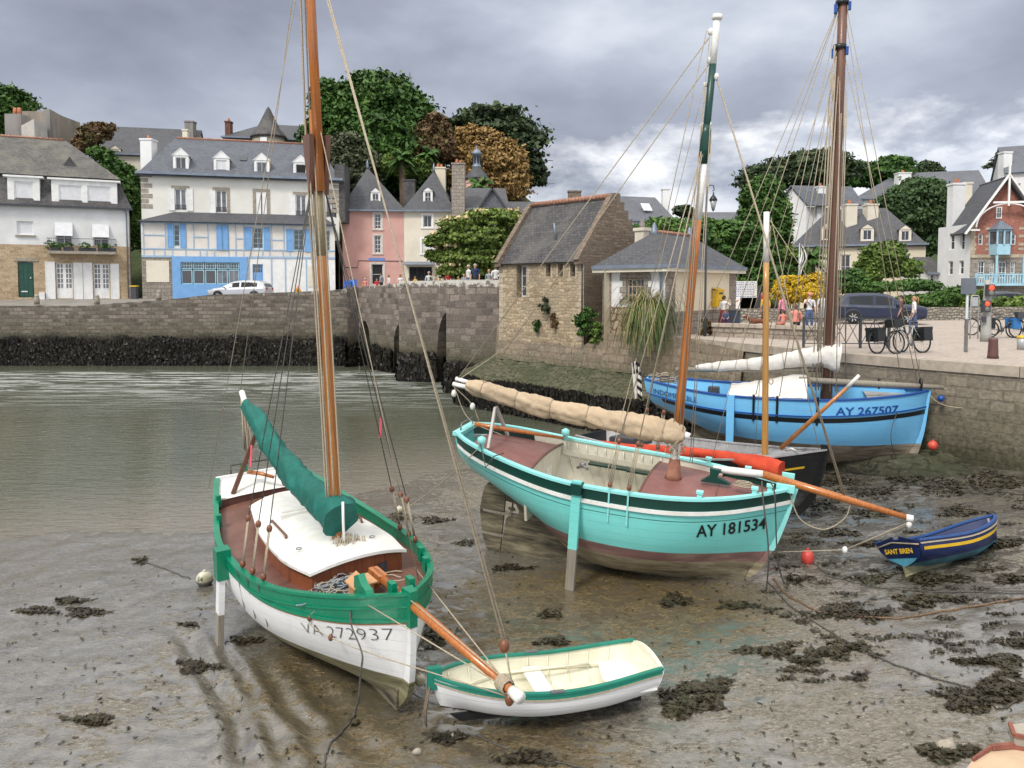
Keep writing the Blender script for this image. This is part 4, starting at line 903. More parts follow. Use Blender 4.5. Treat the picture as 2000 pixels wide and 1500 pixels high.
# house with the conical turret
F = pf(441, 86, 614, 88); o = house('turreted_house', 'slate-roofed house with a tall pointed stone turret on the skyline', F, F.uz(520, 268)[1], F.uz(520, 243)[1]+.9, 9, m_grey, m_slate, hipL=4)
c = atY(525, 266, 85); T = Matrix.Translation((c.x, c.y, 0)); zz = lambda y: atY(525, y, 85).z
mb = MB(T); mb.lathe([(1.75, 10), (1.75, zz(267))], 14); tw = mb.build('turret', m_granite, o); mb = MB(T); mb.lathe([(2.0, zz(270)), (1.9, zz(266)), (1.25, zz(252)), (.45, zz(222)), (.25, zz(214)), (.02, zz(208))], 14); mb.build('turret_roof', m_slateold, tw)
mb = MB(T); mb.box(-.35, -1.82, zz(283), .35, -1.7, zz(274)); mb.build('window', m_wpaint, tw)
c = atY(447, 250, 87); chimney(o, c.x, c.y, 17, atY(447, 240, 87).z, .6, .8, m_brick2, 1); c = atY(596, 260, 86.3); chimney(o, c.x, c.y, 14, atY(596, 244, 86.3).z, .6, .8, m_cream, 1)
for (a, b) in ((467, 485), (570, 590)):
    A_ = Fac(F.A-F.n*.2, F.A-F.n*.2+F.u*F.L); dormer(o, A_, A_.rect(a, 275, b, 288), 0, 1.6, m_wpaint, m_slate, .3, 2, 1)
# ---- modern white-gabled house, right of stone house ---------------------------
F = pf(1222, 69, 1316, 70.5); o = house('white_gabled_house', 'white gabled house with smooth slate roof and skylight above the green hedge', F, F.uz(1260, 428)[1], F.uz(1260, 380)[1]+.3, 8, m_white, m_slatelight)
c = atY(1300, 380, 71.5); chimney(o, c.x+.6, c.y+3, 12, 14.3, .7, .7, m_white, 0)
r = F.rect(1267, 410, 1284, 420); mb = MB(F.M); sl = 1.05; mb.slab([(r[0], .9, r[1]+.5), (r[2], .9, r[1]+.5), (r[2], 1.6, r[3]+.75), (r[0], 1.6, r[3]+.75)], .06); mb.build('skylight', m_blind, o)
F = pf(1384, 82, 1452, 82); house('low_slate_house', 'distant low slate roof seen beyond the lantern lamp', F, F.uz(1418, 432)[1], F.uz(1418, 408)[1], 7, m_grey, m_slatelight)
# ---- white house with oval window on the hill -----------------------------------
F = pf(1518, 84, 1572, 82); o = empty('white_hill_house', F.pt(F.L/2, 8), 'white house on the wooded hill with an oval window in its gable', 'house'); zp = F.uz(1543, 368)[1]; ze = F.uz(1545, 402)[1]
ws = [F.rect(1551, 417, 1559.5, 447)]
mb = MB(); F.wall(mb, 0, F.L, 4, ze, ws); mb.add([(0, 0, ze), (F.L, 0, ze-.0), (F.L*.75, 0, ze+1.1), (F.L*.45, 0, ze+2.0), (F.L*.12, 0, ze+1.6)], [(0, 1, 2, 3, 4)], 0, False, F.M)
G = Fac(F.pt(F.L, 0), F.pt(F.L, 0)+(Vector((.93, .37, 0))*4.2)); G.wall(mb, 0, G.L, 4, ze-.2, []); mb.build('wall', m_white, o)
mb = MB(F.M); mb.slab([(-.3, -.3, ze-.1), (F.L*.45, -.3, ze+2.15), (F.L*.45+2.5, 5, ze+2.15), (-.3, 6, ze-.1)], .15); mb.slab([(F.L*.45, -.3, ze+2.15), (F.L+.3, -.3, ze-.15), (F.L+5, 3.0, ze-.15), (F.L*.45+4.6, 5, ze+2.15)], .15); mb.build('roof', m_slate2, o)
F.window(o, ws[0], 1, 2, gm=m_blind); mb = MB(F.M); u, z = F.uz(1535, 396); T = Matrix.Translation((u, -.05, z)) @ Matrix.Rotation(pi/2, 4, 'X')
mb.tube([(u+.38*cos(a), -.04, z+.5*sin(a)) for a in [2*pi*i/16 for i in range(17)]], .09, 6); mb.build('oval_window_frame', m_granite, o)
mb = MB(F.M); mb.add([(u+.36*cos(2*pi*i/16), -.01, z+.48*sin(2*pi*i/16)) for i in range(16)], [tuple(range(16))]); mb.build('pane', m_glass, o)
c = atY(1602, 380, 82.5); chimney(o, c.x, c.y, 8, atY(1602, 367, 82.5).z, .85, .8, m_white, 1)
# ---- manor -----------------------------------------------------------------------
F = pf(1546, 68, 1806, 64); ze = F.uz(1680, 475)[1]; o = house('manor_house', 'cream manor with dark hipped slate roof and two tall paired chimneys', F, ze, F.uz(1680, 420)[1]+.9, 8, m_cream2, m_slate, [(1641, 497, 1661, 545, 2, 2), (1683, 497, 1694, 530, 2, 2), (1765, 497, 1778, 530, 2, 2), (1575, 497, 1592, 545, 2, 2)], hipL=3.0, hipR=3.0, sur=m_granite)
for a, yt, b, yb in ((1605, 444, 1623, 469), (1681, 446, 1707, 471), (1756, 448, 1780, 472)):
    A_ = Fac(F.A-F.n*.15, F.A-F.n*.15+F.u*F.L); dormer(o, A_, A_.rect(a, yt, b, yb), 0, 2.0, m_cream, m_slate, .38, 2, 1)
for px in (1659, 1700): c = atY(px, 420, 68.5); chimney(o, c.x, c.y, ze, atY(px, 402, 68.5).z, .95, 1.0, m_cream, 2)
# ---- large white building behind the manor ------------------------------------------
F = pf(1663, 105, 1930, 100); house('large_white_building', 'large white building with long grey roof half hidden by trees behind the manor', F, F.uz(1700, 386)[1], F.uz(1780, 346)[1]+1.5, 14, m_white, m_slatelight, hipL=6.5)
c = atY(1763, 350, 104); chimney(bpy.data.objects['large_white_building'], c.x, c.y, 12, atY(1763, 340, 104).z, 1.7, 1.2, m_white, 2)
# ---- villa ---------------------------------------------------------------------------
F = pf(1893, 56, 2021, 55.2); G = Fac((F.A.x-.15, F.A.y+4.0), (F.A.x, F.A.y)); o = empty('brick_villa', F.pt(F.L/2, 4), 'ornate red brick and white villa with pointed timbered gable and pale blue bay window', 'house')
ze = F.uz(1893, 437)[1]; zp = F.uz(1957, 349)[1]; zb = F.uz(1950, 500)[1]
up = [F.rect(1911, 456, 1920.6, 478), F.rect(1975, 456, 1985, 478), F.rect(1997, 456, 2006, 478)]; dn = [F.rect(1910, 510, 1923.6, 543), F.rect(1933, 511, 1942, 543), F.rect(1950, 511, 1966, 543), F.rect(1973, 511, 1983, 543)]
mb = MB(); F.wall(mb, 0, F.L, zb, ze, up[:2]); at_ = F.rect(1945, 404, 1956.5, 427); um = F.L/2; sl = (zp-ze)/um
mb.add([(0, 0, ze), (F.L, 0, ze), (um, 0, zp)], [(0, 1, 2)], 0, False, F.M); mb.build('brick_wall', m_redbrick, o)
mb = MB(); F.wall(mb, 0, F.L, 2.9, zb, dn); mb.build('stone_wall', m_kioskstone, o)
mb = MB(F.M)
for y in (447, 462, 478, 487): r = F.uz(1900, y)[1]; mb.box(0, -.03, r-.1, up[0][0]-.14, .01, r+.1); mb.box(up[0][2]+.14, -.03, r-.1, 1.35, .01, r+.1); mb.box(3.15, -.03, r-.1, F.L, .01, r+.1)
for u in (0, F.L-.3): mb.box(u, -.04, zb, u+.3, .01, ze)
mb.box(0, -.06, zb-.12, F.L, .01, zb+.12); mb.build('stone_band', m_ashlar, o)
A_ = Fac(F.A+F.n*.06, F.A+F.n*.06+F.u*F.L); A_.window(o, at_, 2, 2, dep=.0); mb = MB(F.M); F.frame(mb, at_, .13, .12); [F.frame(mb, r, .12, .05) for r in up[:2]]; [F.frame(mb, r, .1, .04, sill=False) for r in dn]; mb.build('surround', m_ashlar, o)
for r in up[:2]: F.window(o, r, 1, 2)
for r in dn: F.window(o, r, 2, 3, name='french_door')
# side wall
sw = [G.rect(1854.6, 456, 1864, 488), G.rect(1875.5, 455, 1884, 488), G.rect(1851.6, 510, 1861, 537), G.rect(1873, 509, 1882, 536)]
mb = MB(); G.wall(mb, 0, G.L, 2.9, ze, sw); mb.build('side_wall', m_white, o)
for r in sw: G.window(o, r, 1, 2)
mb = MB()
mbx = MB(G.M)
for r in sw: G.frame(mbx, r, .12, .04)
mbx.build('surround', m_granite, o)
# roof: ridge runs back from the gable
mb = MB(F.M); e = .55; D = 4.3
mb.slab([(um, -e, zp+.15), (um, D, zp+.15), (-.55, D, ze-.55*sl+.15), (-.55, -e, ze-.55*sl+.15)], .15); mb.slab([(um, -e, zp+.15), (F.L+.55, -e, ze-.55*sl+.15), (F.L+.55, D, ze-.55*sl+.15), (um, D, zp+.15)], .15); mb.build('roof', m_slate, o)
mb = MB(F.M); w_ = .2
for s_ in (-1, 1):
    a = Vector((um, -e-.1, zp+.2)); b = Vector((um+s_*(um+.6), -e-.1, ze-.6*sl+.1)); mb.bar(a, b, .1, .24, up=(0, 1, 0)); 
    arc = [Vector((um+s_*(um-.1)*sin(t*pi/2), -e-.08, ze-.3+(zp-ze)*.52*cos(t*pi/2))) for t in [i/8 for i in range(9)]]
    for p, q in zip(arc, arc[1:]): mb.bar(p, q, .08, .12, up=(0, 1, 0))
    mb.bar(Vector((um+s_*(um+.3), -e-.08, ze-.5)), Vector((um+s_*(um-.35), -e-.08, ze-.5)), .08, .12)
mb.bar(Vector((um, -e-.12, zp+.9)), Vector((um, -e-.12, zp-2.0)), .12, .12); mb.bar(Vector((um-1.0, -e-.12, zp-1.75)), Vector((um+1.0, -e-.12, zp-1.75)), .1, .14)
mb.build('bargeboard', m_wpaint, o)
r = F.rect(1932, 449, 1973, 498); mb = MB(F.M); um_ = (r[0]+r[2])/2; hw = (r[2]-r[0])/2
pl = [(r[0], 0), (r[0]+.25, -.7), (r[2]-.25, -.7), (r[2], 0)]
mb.prism([(a, b, r[1]) for a, b in pl], (0, 0, .75)); mb.prism([(a, b, r[3]-.15) for a, b in pl], (0, 0, .15))
for (a, b) in ((r[0], 0), (r[0]+.25, -.7), (um_, -.72), (r[2]-.25, -.7), (r[2], 0)): mb.box(a-.05, b-.05, r[1]+.7, a+.05, b+.05, r[3])
bay = mb.build('bay_window', m_bluelt, o); mb = MB(F.M); mb.prism([(a, b*.9, r[1]+.75) for a, b in pl], (0, 0, r[3]-r[1]-.9)); mb.build('pane', m_glassmid, bay)
mb = MB(F.M); mb.add([(r[0]-.15, 0, r[3]), (r[0]+.15, -.9, r[3]), (r[2]-.15, -.9, r[3]), (r[2]+.15, 0, r[3]), (um_, 0, r[3]+.75)], [(0, 1, 4), (1, 2, 4), (2, 3, 4)]); mb.build('bay_roof', m_zinc, bay)
r = F.rect(1893, 537, 2021, 554); mb = MB(F.M); z = r[1]; mb.box(0, -1.1, z-.15, F.L, 0, z+.02)
for k in range(26): u = F.L*(k+.5)/26; mb.box(u-.04, -1.08, z, u+.04, -1.02, z+.62)
mb.box(0, -1.1, z+.6, F.L, -1.0, z+.7)
for u in (r[0]+.05, 1.35, 3.1, F.L-.1): mb.box(u-.07, -1.12, z, u+.07, -.98, z+2.0 if 1 < u < 4 else z+.75)
mb.build('balcony', m_bluelt, o)
for (px, yt, w_) in ((1867, 362, .95),): c = atY(px, 400, 60); chimney(o, c.x, c.y, ze, atY(px, yt, 60).z, w_, .8, m_white, 3); 
c = atY(1886, 360, 63); chimney(o, c.x, c.y, ze+2, atY(1886, 360, 63).z, .7, .7, m_cream, 0)
# far white building at the right edge
F = pf(1958, 76, 2075, 74); house('tall_white_building', 'tall white building with slate roof behind the villa at the far right', F, F.uz(1980, 333)[1], F.uz(2010, 300)[1]+1.5, 9, m_white, m_slatelight, [(1985, 358, 1993, 385, 1, 1)])
c = atY(1963, 320, 77); chimney(bpy.data.objects['tall_white_building'], c.x, c.y, 14, atY(1963, 300, 77).z, .85, .85, m_white, 0)
# small lean-to house between manor and villa
F = pf(1812, 60, 1840, 60); house('small_lean_to', 'tiny white annexe with dark roof at the left foot of the villa', F, F.uz(1826, 530)[1], F.uz(1826, 500)[1], 4, m_white, m_slateold, [(1817, 536, 1826, 550, 1, 2)])
# ---- old stone house --------------------------------------------------------------------
f = Fac((-.63, 38.0), (3.15, 33.7)); ze = 6.4; zr = 9.05; D = 4.0
o = empty('stone_house', f.pt(f.L/2, 2.4), 'old rubble-stone house with crow-stepped gable and slate roof at the bridge end', 'house')
ws = [f.rect(1009, 518, 1028, 580), f.rect(1066.5, 515, 1075.5, 540), f.rect(1090, 515, 1099.5, 540), f.rect(1114, 515, 1123.5, 540)]
mb = MB(); f.wall(mb, 0, f.L, 1.6, ze, ws, .3); mb.build('wall', m_housestone, o)
mb = MB(f.M)
r = ws[0]; mb.box(r[0]-.22, -.012, r[3], r[2]+.22, .02, r[3]+.22)
for k in range(6): mb.box(r[2], -.01, r[1]+k*.27, r[2]+(.18 if k % 2 else .3), .02, r[1]+k*.27+.25)
for r in ws[1:]: mb.box(r[0]-.1, -.01, r[1]-.1, r[0], .02, r[3]+.1); mb.box(r[2], -.01, r[1]-.1, r[2]+.1, .02, r[3]+.1); mb.box(r[0], -.012, r[3], r[2], .02, r[3]+.1)
for k in range(15): mb.box(f.L-(.3 if k % 2 else .48), -.012, 2.6+k*.25, f.L, .02, 2.6+k*.25+.235)
for k in range(16): mb.box(0, -.012, 2.5+k*.245, (.3 if k % 2 else .5), .02, 2.5+k*.245+.23)
mb.build('dressed_stones', m_ashlar, o)
r = ws[0]; f.window(o, (r[0]+.18, r[1], r[2], r[3]), 1, 3, fm=mat('weathered_white', (.5, .5, .48), .7), dep=.16)
for r in ws[1:]:
    g_ = MB(f.M); g_.box(r[0], .24, r[1], r[2], .26, r[3]); g_.build('window', m_glass, o)
G = Fac((3.15, 33.7), tuple((f.pt(f.L, 0, D))[:2])); mb = MB()
body(mb, f, D, 1.6, ze)
mb.add([(0, 0, ze), (G.L, 0, ze), (G.L/2, 0, zr)], [(0, 1, 2)], 0, False, G.M)
for uu in (0, f.L-.32):
    for (d0, z0_, d1, z1_) in ((-.28, ze-.3, D/2, zr+.06), (D+.28, ze-.3, D/2, zr+.06)):
        mb.bar(f.M @ Vector((uu+.16, d0, z0_)), f.M @ Vector((uu+.16, d1, z1_)), .3, .28)
    mb.box(uu, -.3, ze-.42, uu+.32, .02, ze-.1, 0, f.M)
for k in range(7): d0 = k/7*D/2; mb.box(f.L-.3, D/2, ze, f.L-.02, D+.12-d0, ze+(k+1)/7*(zr-ze)+.2, 0, f.M)
mb.build('gable_wall', m_gable, o)
mb = MB(); gable_roof(mb, f, .33, f.L-.33, 0, D, ze, zr, .22, .1, 0, 0, 0, -.005); ro = mb.build('roof', m_slateold, o); 
mb = MB(f.M); mb.tube([(.3, D/2, zr+.08), (f.L-.3, D/2, zr+.08)], .13, 7); mb.build('ridge_tiles', m_tile, ro)
c = f.uz(1067, 470); mb = MB(f.M); mb.tube([(c[0], .62, 7.05), (c[0], .5, 7.95)], .05, 8); mb.build('flue', m_zinc, ro)
mb = MB(f.M); mb.tube([(f.L-.06, -.06, 6.35), (f.L-.06, -.06, 2.8)], .03, 6); mb.build('drain_pipe', m_dgrey, o)
# ---- kiosk ---------------------------------------------------------------------------------
L0, C0, R0 = Vector((3.95, 33.0)), Vector((6.1, 30.5)), Vector((10.3, 35.5)); B0 = L0+(R0-C0)
fa = Fac(L0, C0); fb = Fac(C0, R0); ze = 5.88; zr = 7.35
o = empty('yellow_kiosk', ((L0.x+R0.x)/2, (L0.y+R0.y)/2, 3), 'small pale yellow quay-side office with grey hipped roof and stone corners', 'office')
win = fa.rect(1224, 543, 1258, 593)
zp_ = fa.uz(1240, 600)[1]
mb = MB(); fa.wall(mb, .42, fa.L-.0, zp_, ze-.12, [win], .14); mb.build('plaster_wall', m_white, o)
mb = MB(); fa.wall(mb, .0, fa.L, 2.3, zp_, [win], .14); mb.build('base_wall', m_crazy, o)
zq = fb.uz(1370, 606)[1]
mb = MB(); fb.wall(mb, .0, fb.L, zq, ze-.12, []); mb.add([(0, 2.9, 2.3), (fb.L, 2.9, 2.3), (fb.L, 2.9, ze), (0, 2.9, ze)], [(0, 1, 2, 3)], 0, False, fb.M); mb.add([(fb.L, .01, 2.3), (fb.L, 2.9, 2.3), (fb.L, 2.9, ze-.1), (fb.L, .01, ze-.1)], [(0, 1, 2, 3)], 0, False, fb.M); mb.build('yellow_wall', mat('pale_yellow', (.74, .66, .50), .85, (.68, .60, .45), .7, .1, 30), o)
mb = MB(); fb.wall(mb, 0, fb.L, 2.3, zq, []); 
mb.box(-.02, -.04, 2.3, .72, .02, ze-.12, 0, fb.M); mb.box(fb.L-.62, -.04, 2.3, fb.L+.02, .02, ze-.12, 0, fb.M); mb.box(-.03, -.05, 2.3, .42, .02, ze-.12, 0, fa.M)
fa.frame(mb, win, .001) if False else None
r = win
for k in range(5):
    z = r[1]-.05+k*.25; w_ = .2 if k % 2 else .36; mb.box(r[0]-w_, -.035, z, r[0], .02, z+.24, 0, fa.M); mb.box(r[2], -.035, z, r[2]+w_, .02, z+.24, 0, fa.M)
mb.box(r[0]-.3, -.045, r[3], r[2]+.3, .02, r[3]+.3, 0, fa.M)
mb.build('corner_stones', m_kioskstone, o)
fa.window(o, win, 4, 3, fm=mat('old_window_wood', (.42, .33, .26), .7), dep=.08, bw=.05)
# hipped roof
cen = (L0+C0+R0+B0)/4; bd_ = (R0-C0).normalized(); ad_ = (L0-C0).normalized(); e = .38
cs = [L0+ad_*e-bd_*e, C0-ad_*e-bd_*e, R0-ad_*e+bd_*e, B0+ad_*e+bd_*e]; hw = (L0-C0).length/2
r1 = (L0+C0)/2+bd_*1.65; r2 = (B0+R0)/2-bd_*1.65
V3 = lambda p, z: Vector((p.x, p.y, z)); P = [V3(c, ze+.0) for c in cs]; Q1, Q2 = V3(r1, zr), V3(r2, zr)
mb = MB(); mb.slab([P[0], P[1], Q1], .08); mb.slab([P[1], P[2], Q2, Q1], .08); mb.slab([P[2], P[3], Q2], .08); mb.slab([P[3], P[0], Q1, Q2], .08); ro = mb.build('roof', m_slate, o)
mb = MB(); mb.tube([Q1, Q2], .1, 6); mb.build('ridge_tiles', m_tile, ro)
mb = MB()
for q in (Q1, Q2): mb.lathe([(.24, q.z-.15), (.14, q.z+.05), (.1, q.z+.25), (.03, q.z+.4)], 4, 0, Matrix.Translation((q.x, q.y, 0)))
mb.build('finial', m_zinc, ro)
mb = MB()
for a, b in ((0, 1), (1, 2), (2, 3), (3, 0)): p, q = P[a], P[b]; d = (q-p).normalized(); mb.bar(p+Vector((0, 0, -.06)), q+Vector((0, 0, -.06)), .14, .15)
mb.build('gutter', m_zinc, o)
mb = MB()
for a, b, in_ in ((0, 1, .1), (1, 2, .1)): p, q = V3(cs[a], ze-.2), V3(cs[b], ze-.2); n_ = (V3(cen, ze-.2)-(p+q)/2).normalized()*.16; mb.bar(p+n_, q+n_, .3, .16)
mb.build('cornice', m_cream, o)
for (F_, u) in ((fa, .15), (fa, fa.L-.15)):
    mb = MB(F_.M); mb.tube([(u, -.35, ze-.1), (u, -.12, ze-.4), (u, -.1, 2.55)], .055, 8); mb.build('drain_pipe', m_zinc, o)
chim = chimney(o, L0.x+1.9, L0.y+1.7, 3, 7.5, .42, .5, m_cream, 1, pot=m_grey, rot=.7)
# ================================================================== BOATS
def rot_m(h, p, r): return Matrix.Rotation(radians(h), 4, 'Z') @ Matrix.Rotation(radians(p), 4, 'Y') @ Matrix.Rotation(radians(r), 4, 'X')
def spline(tab, t):
    n = len(tab)
    if t <= tab[0][0]: return tab[0][1]
    if t >= tab[-1][0]: return tab[-1][1]
    for i in range(n-1):
        if t <= tab[i+1][0]: break
    x0, y0 = tab[i]; x1, y1 = tab[i+1]; h = x1-x0
    def m(j):
        if j == 0: return (tab[1][1]-tab[0][1])/(tab[1][0]-tab[0][0])
        if j == n-1: return (tab[-1][1]-tab[-2][1])/(tab[-1][0]-tab[-2][0])
        a = (tab[j][1]-tab[j-1][1])/(tab[j][0]-tab[j-1][0]); b = (tab[j+1][1]-tab[j][1])/(tab[j+1][0]-tab[j][0]); return 0 if a*b < 0 else (a+b)/2
    s = (t-x0)/h; return (2*s**3-3*s*s+1)*y0+(s**3-2*s*s+s)*h*m(i)+(-2*s**3+3*s*s)*y1+(s**3-s*s)*h*m(i+1)
class Boat:
    """local frame: x forward, y port, z up"""
    def __init__(s, name, label, pos, h, p, r, cat='boat', group=None, **k):
        s.M = Matrix.Translation(pos) @ rot_m(h, p, r); s.I = s.M.inverted(); s.__dict__.update(k)
        s.o = empty(name, (0, 0, 0), label, cat, group); s.o.location = pos; s.o.rotation_euler = s.M.to_euler(); s.o['keeplocal'] = True
    def pt(s, x, y, z): return Vector((x, y, z))
    def at(s, px, py, y=0.0):
        """photo pixel -> local point in the boat's own fore-and-aft plane"""
        e = s.I @ EYE; d = (s.I.to_3x3() @ ray(px, py)); k = (y-e.y)/d.y; return e+d*k
    def atz(s, px, py, z):
        e = s.I @ EYE; d = (s.I.to_3x3() @ ray(px, py)); k = (z-e.z)/d.z; return e+d*k
    def atx(s, px, py, x):
        e = s.I @ EYE; d = (s.I.to_3x3() @ ray(px, py)); k = (x-e.x)/d.x; return e+d*k
    def zs(s, t): return spline(s.sheer, t)
    def zk(s, t): return spline(s.keel, t)
    def xx(s, t, z): a = spline(s.stern, z); b = spline(s.stem, z); return a+(b-a)*t
    def half(s, t, z):
        zs_, zk_ = s.zs(t), s.zk(t); q = max(0, min(1, (z-zk_)/(zs_-zk_))); m = spline(s.mm, t); g = spline(s.gg, t)
        return spline(s.beam, t)*(1-(1-q)**m)**g
    def pos(s, t, z, side, off=0): return Vector((s.xx(t, z)+(off*.3 if t > .97 else 0), side*max(0, s.half(t, z)+off), z))
    def rows(s, specs, n=44, t0=0, t1=1):
        """specs: list of functions t->z"""
        ts = [t0+(t1-t0)*i/n for i in range(n+1)]; return ts, specs
    def band(s, name, m, zf, off=0, n=44, t0=0, t1=1, inner=False, thick=None):
        """zf: list of t->z functions from top to bottom; both sides in one strip around the stem"""
        ts = [t0+(t1-t0)*i/n for i in range(n+1)]; rows = []
        for f_ in zf:
            r = [s.pos(t, f_(t), 1, off) for t in ts]+[s.pos(t, f_(t), -1, off) for t in ts[::-1]]
            rows.append(r)
        mb = MB(); mb.grid(rows, flip=inner); return mb.build(name, m, s.o)
    def rail(s, name, m, zf, wi, wo, h, n=44, t0=0, t1=1, parent=None):
        mb = MB()
        for side in (1, -1):
            rows = []
            for i in range(n+1):
                t = t0+(t1-t0)*i/n; z = zf(t); b = s.half(t, z); x = s.xx(t, z)
                yi, yo = max(0, b-wi), b+wo
                rows.append([(x, side*yi, z), (x, side*yo, z), (x, side*yo, z+h), (x, side*yi, z+h)])
            mb.grid(rows, closed=True, smooth=False, flip=side < 0)
            mb.poly(rows[0]); mb.poly(rows[-1])
        return mb.build(name, m, parent or s.o)
    def deck(s, name, m, zf, t0, t1, n=20, inset=.03, camber=.05, k=8, cut=None):
        rows = []
        for i in range(n+1):
            t = t0+(t1-t0)*i/n; z = zf(t); b = max(0.001, s.half(t, z)-inset); x = s.xx(t, z)
            rows.append([(x, b*(2*j/k-1), z+camber*(1-(2*j/k-1)**2)*min(1, b)) for j in range(k+1)])
        mb = MB(); mb.grid(rows); return mb.build(name, m, s.o)
    def transom(s, name, m, z0, z1, th=.05, n=8, out=0, x0=None):
        L_ = [s.pos(0, z0+(z1-z0)*i/n, 1) for i in range(n+1)]; R_2 = [Vector((p.x, -p.y, p.z)) for p in L_[::-1]]
        mb = MB(); mb.prism([p+Vector((-out, 0, 0)) for p in L_+R_2], (th, 0, 0)); return mb.build(name, m, s.o)
    def tube(s, name, pts, r, m, n=6, parent=None, **k):
        mb = MB(); mb.tube(pts, r, n, **k); return mb.build(name, m, parent or s.o)
    def ropes(s, name, lst, r, m, parent=None):
        for p in lst:
            n = len(p)
            if n > 2: p = [Vector([spline([(i, q[c]) for i, q in enumerate(p)], k/8) for c in range(3)]) for k in range(8*(n-1)+1)]
            s.tube(name, p, r, m, 4, parent)
    def stem_post(s, name, m, z0, z1, w=.09, out=.04, n=14):
        zs_ = [z0+(z1-z0)*i/n for i in range(n+1)]; a = [Vector((spline(s.stem, z)+out, -w/2, z)) for z in zs_]; b = [Vector((spline(s.stem, z)-.12, -w/2, z)) for z in zs_[::-1]]
        rows = [[Vector((spline(s.stem, z)-.14, -w/2, z)), Vector((spline(s.stem, z)+out, -w/2*.7, z)), Vector((spline(s.stem, z)+out, w/2*.7, z)), Vector((spline(s.stem, z)-.14, w/2, z))] for z in zs_]
        mb = MB(); mb.grid(rows, closed=True, smooth=False); mb.poly(rows[-1]); mb.poly(rows[0][::-1]); return mb.build(name, m, s.o)
    def text(s, name, txt, x0, x1, zc, h, m, side=-1, off=.012, weight=.0, shear=0, zslope=0, on='hull', y0=0, bold=0):
        cu = bpy.data.curves.new(name, 'FONT'); cu.body = txt; cu.size = 1; cu.shear = shear; cu.offset = weight; cu.resolution_u = 3
        to = bpy.data.objects.new(name+'_tmp', cu); COL.objects.link(to); bpy.context.view_layer.update()
        me = bpy.data.meshes.new_from_object(to.evaluated_get(bpy.context.evaluated_depsgraph_get())); bpy.data.objects.remove(to)
        xs = [v.co.x for v in me.vertices]; ys = [v.co.y for v in me.vertices]; a, b = min(xs), max(xs); c, d = min(ys), max(ys)
        vs = []
        for v in me.vertices:
            u = (v.co.x-a)/(b-a); w = (v.co.y-c)/(d-c)-.5
            x = x0+(x1-x0)*u; z = zc+zslope*(u-.5)+w*h
            if on == 'hull':
                xa, xb = spline(s.stern, z), spline(s.stem, z); t = (x-xa)/(xb-xa); y = side*(s.half(t, z)+off); vs.append((x, y, z))
            else: vs.append((spline(s.stern, z)-off, -x if False else x, z))
        fs = [list(p.vertices) for p in me.polygons]; bpy.data.meshes.remove(me)
        mb = MB(); mb.add(vs, fs); return mb.build(name, m, s.o)
def hullmat(name, c, rough=.35, stain=(.35, .33, .28), amt=.25, plank=.16, c2=None):
    """painted planking: faint seams and weathering"""
    m, t, p = nmat(name); setp(p, Roughness=rough)
    tx = N(t, 'ShaderNodeTexCoord'); mpn = N(t, 'ShaderNodeMapping'); mpn.inputs['Scale'].default_value = (.5, 1, 2.2); L(t, tx.outputs['Object'], mpn.inputs[0])
    a = N(t, 'ShaderNodeTexNoise', i_Scale=2.2, i_Detail=8.0, i_Roughness=.7); L(t, mpn.outputs[0], a.inputs['Vector'])
    mp2 = N(t, 'ShaderNodeMapping'); mp2.inputs['Scale'].default_value = (3, 3, .35); L(t, tx.outputs['Object'], mp2.inputs[0])
    d = N(t, 'ShaderNodeTexNoise', i_Scale=3.0, i_Detail=6.0, i_Roughness=.7); L(t, mp2.outputs[0], d.inputs['Vector'])
    sp = N(t, 'ShaderNodeSeparateXYZ'); L(t, tx.outputs['Object'], sp.inputs[0])
    seam = math_(t, 'PINGPONG', math_(t, 'ADD', sp.outputs[2], math_(t, 'MULTIPLY', a.outputs[0], .01)), plank/2)
    sm = ramp_(t, seam, [(0, 1.0), (.006, 0.0)])
    col = mixc(t, math_(t, 'MULTIPLY', ramp_(t, a.outputs[0], [(.48, 0.0), (.72, 1.0)]), amt), c, c2 or tuple(x*.8 for x in c))
    col = mixc(t, math_(t, 'MULTIPLY', ramp_(t, d.outputs[0], [(.55, 0.0), (.75, 1.0)]), amt), col, stain)
    col = mixc(t, math_(t, 'MULTIPLY', sm, .3), col, tuple(x*.45 for x in c))
    L(t, col, p.inputs['Base Color'])
    b = N(t, 'ShaderNodeBump', i_Strength=.5, i_Distance=.008); L(t, math_(t, 'SUBTRACT', math_(t, 'MULTIPLY', a.outputs[0], .8), math_(t, 'MULTIPLY', sm, .6)), b.inputs['Height']); L(t, b.outputs[0], p.inputs['Normal'])
    return m
def woodmat(name, c, c2, rough=.35, coat=.4, axis=(30, 30, 1.2)):
    m, t, p = nmat(name); setp(p, Roughness=rough); p.inputs['Coat Weight'].default_value = coat; p.inputs['Coat Roughness'].default_value = .12
    tx = N(t, 'ShaderNodeTexCoord'); mpn = N(t, 'ShaderNodeMapping'); mpn.inputs['Scale'].default_value = axis; L(t, tx.outputs['Object'], mpn.inputs[0])
    a = N(t, 'ShaderNodeTexNoise', i_Scale=1.0, i_Detail=6.0, i_Roughness=.7, i_Distortion=.4); L(t, mpn.outputs[0], a.inputs['Vector'])
    L(t, ramp_(t, a.outputs[0], [(.35, c), (.65, c2)]), p.inputs['Base Color'])
    b = N(t, 'ShaderNodeBump', i_Strength=.2, i_Distance=.004); L(t, a.outputs[0], b.inputs['Height']); L(t, b.outputs[0], p.inputs['Normal']); return m
def clothmat(name, c, c2, rough=.85, sc=3):
    return mat(name, c, rough, c2, sc, .7, 5, bd=.05, det=6)
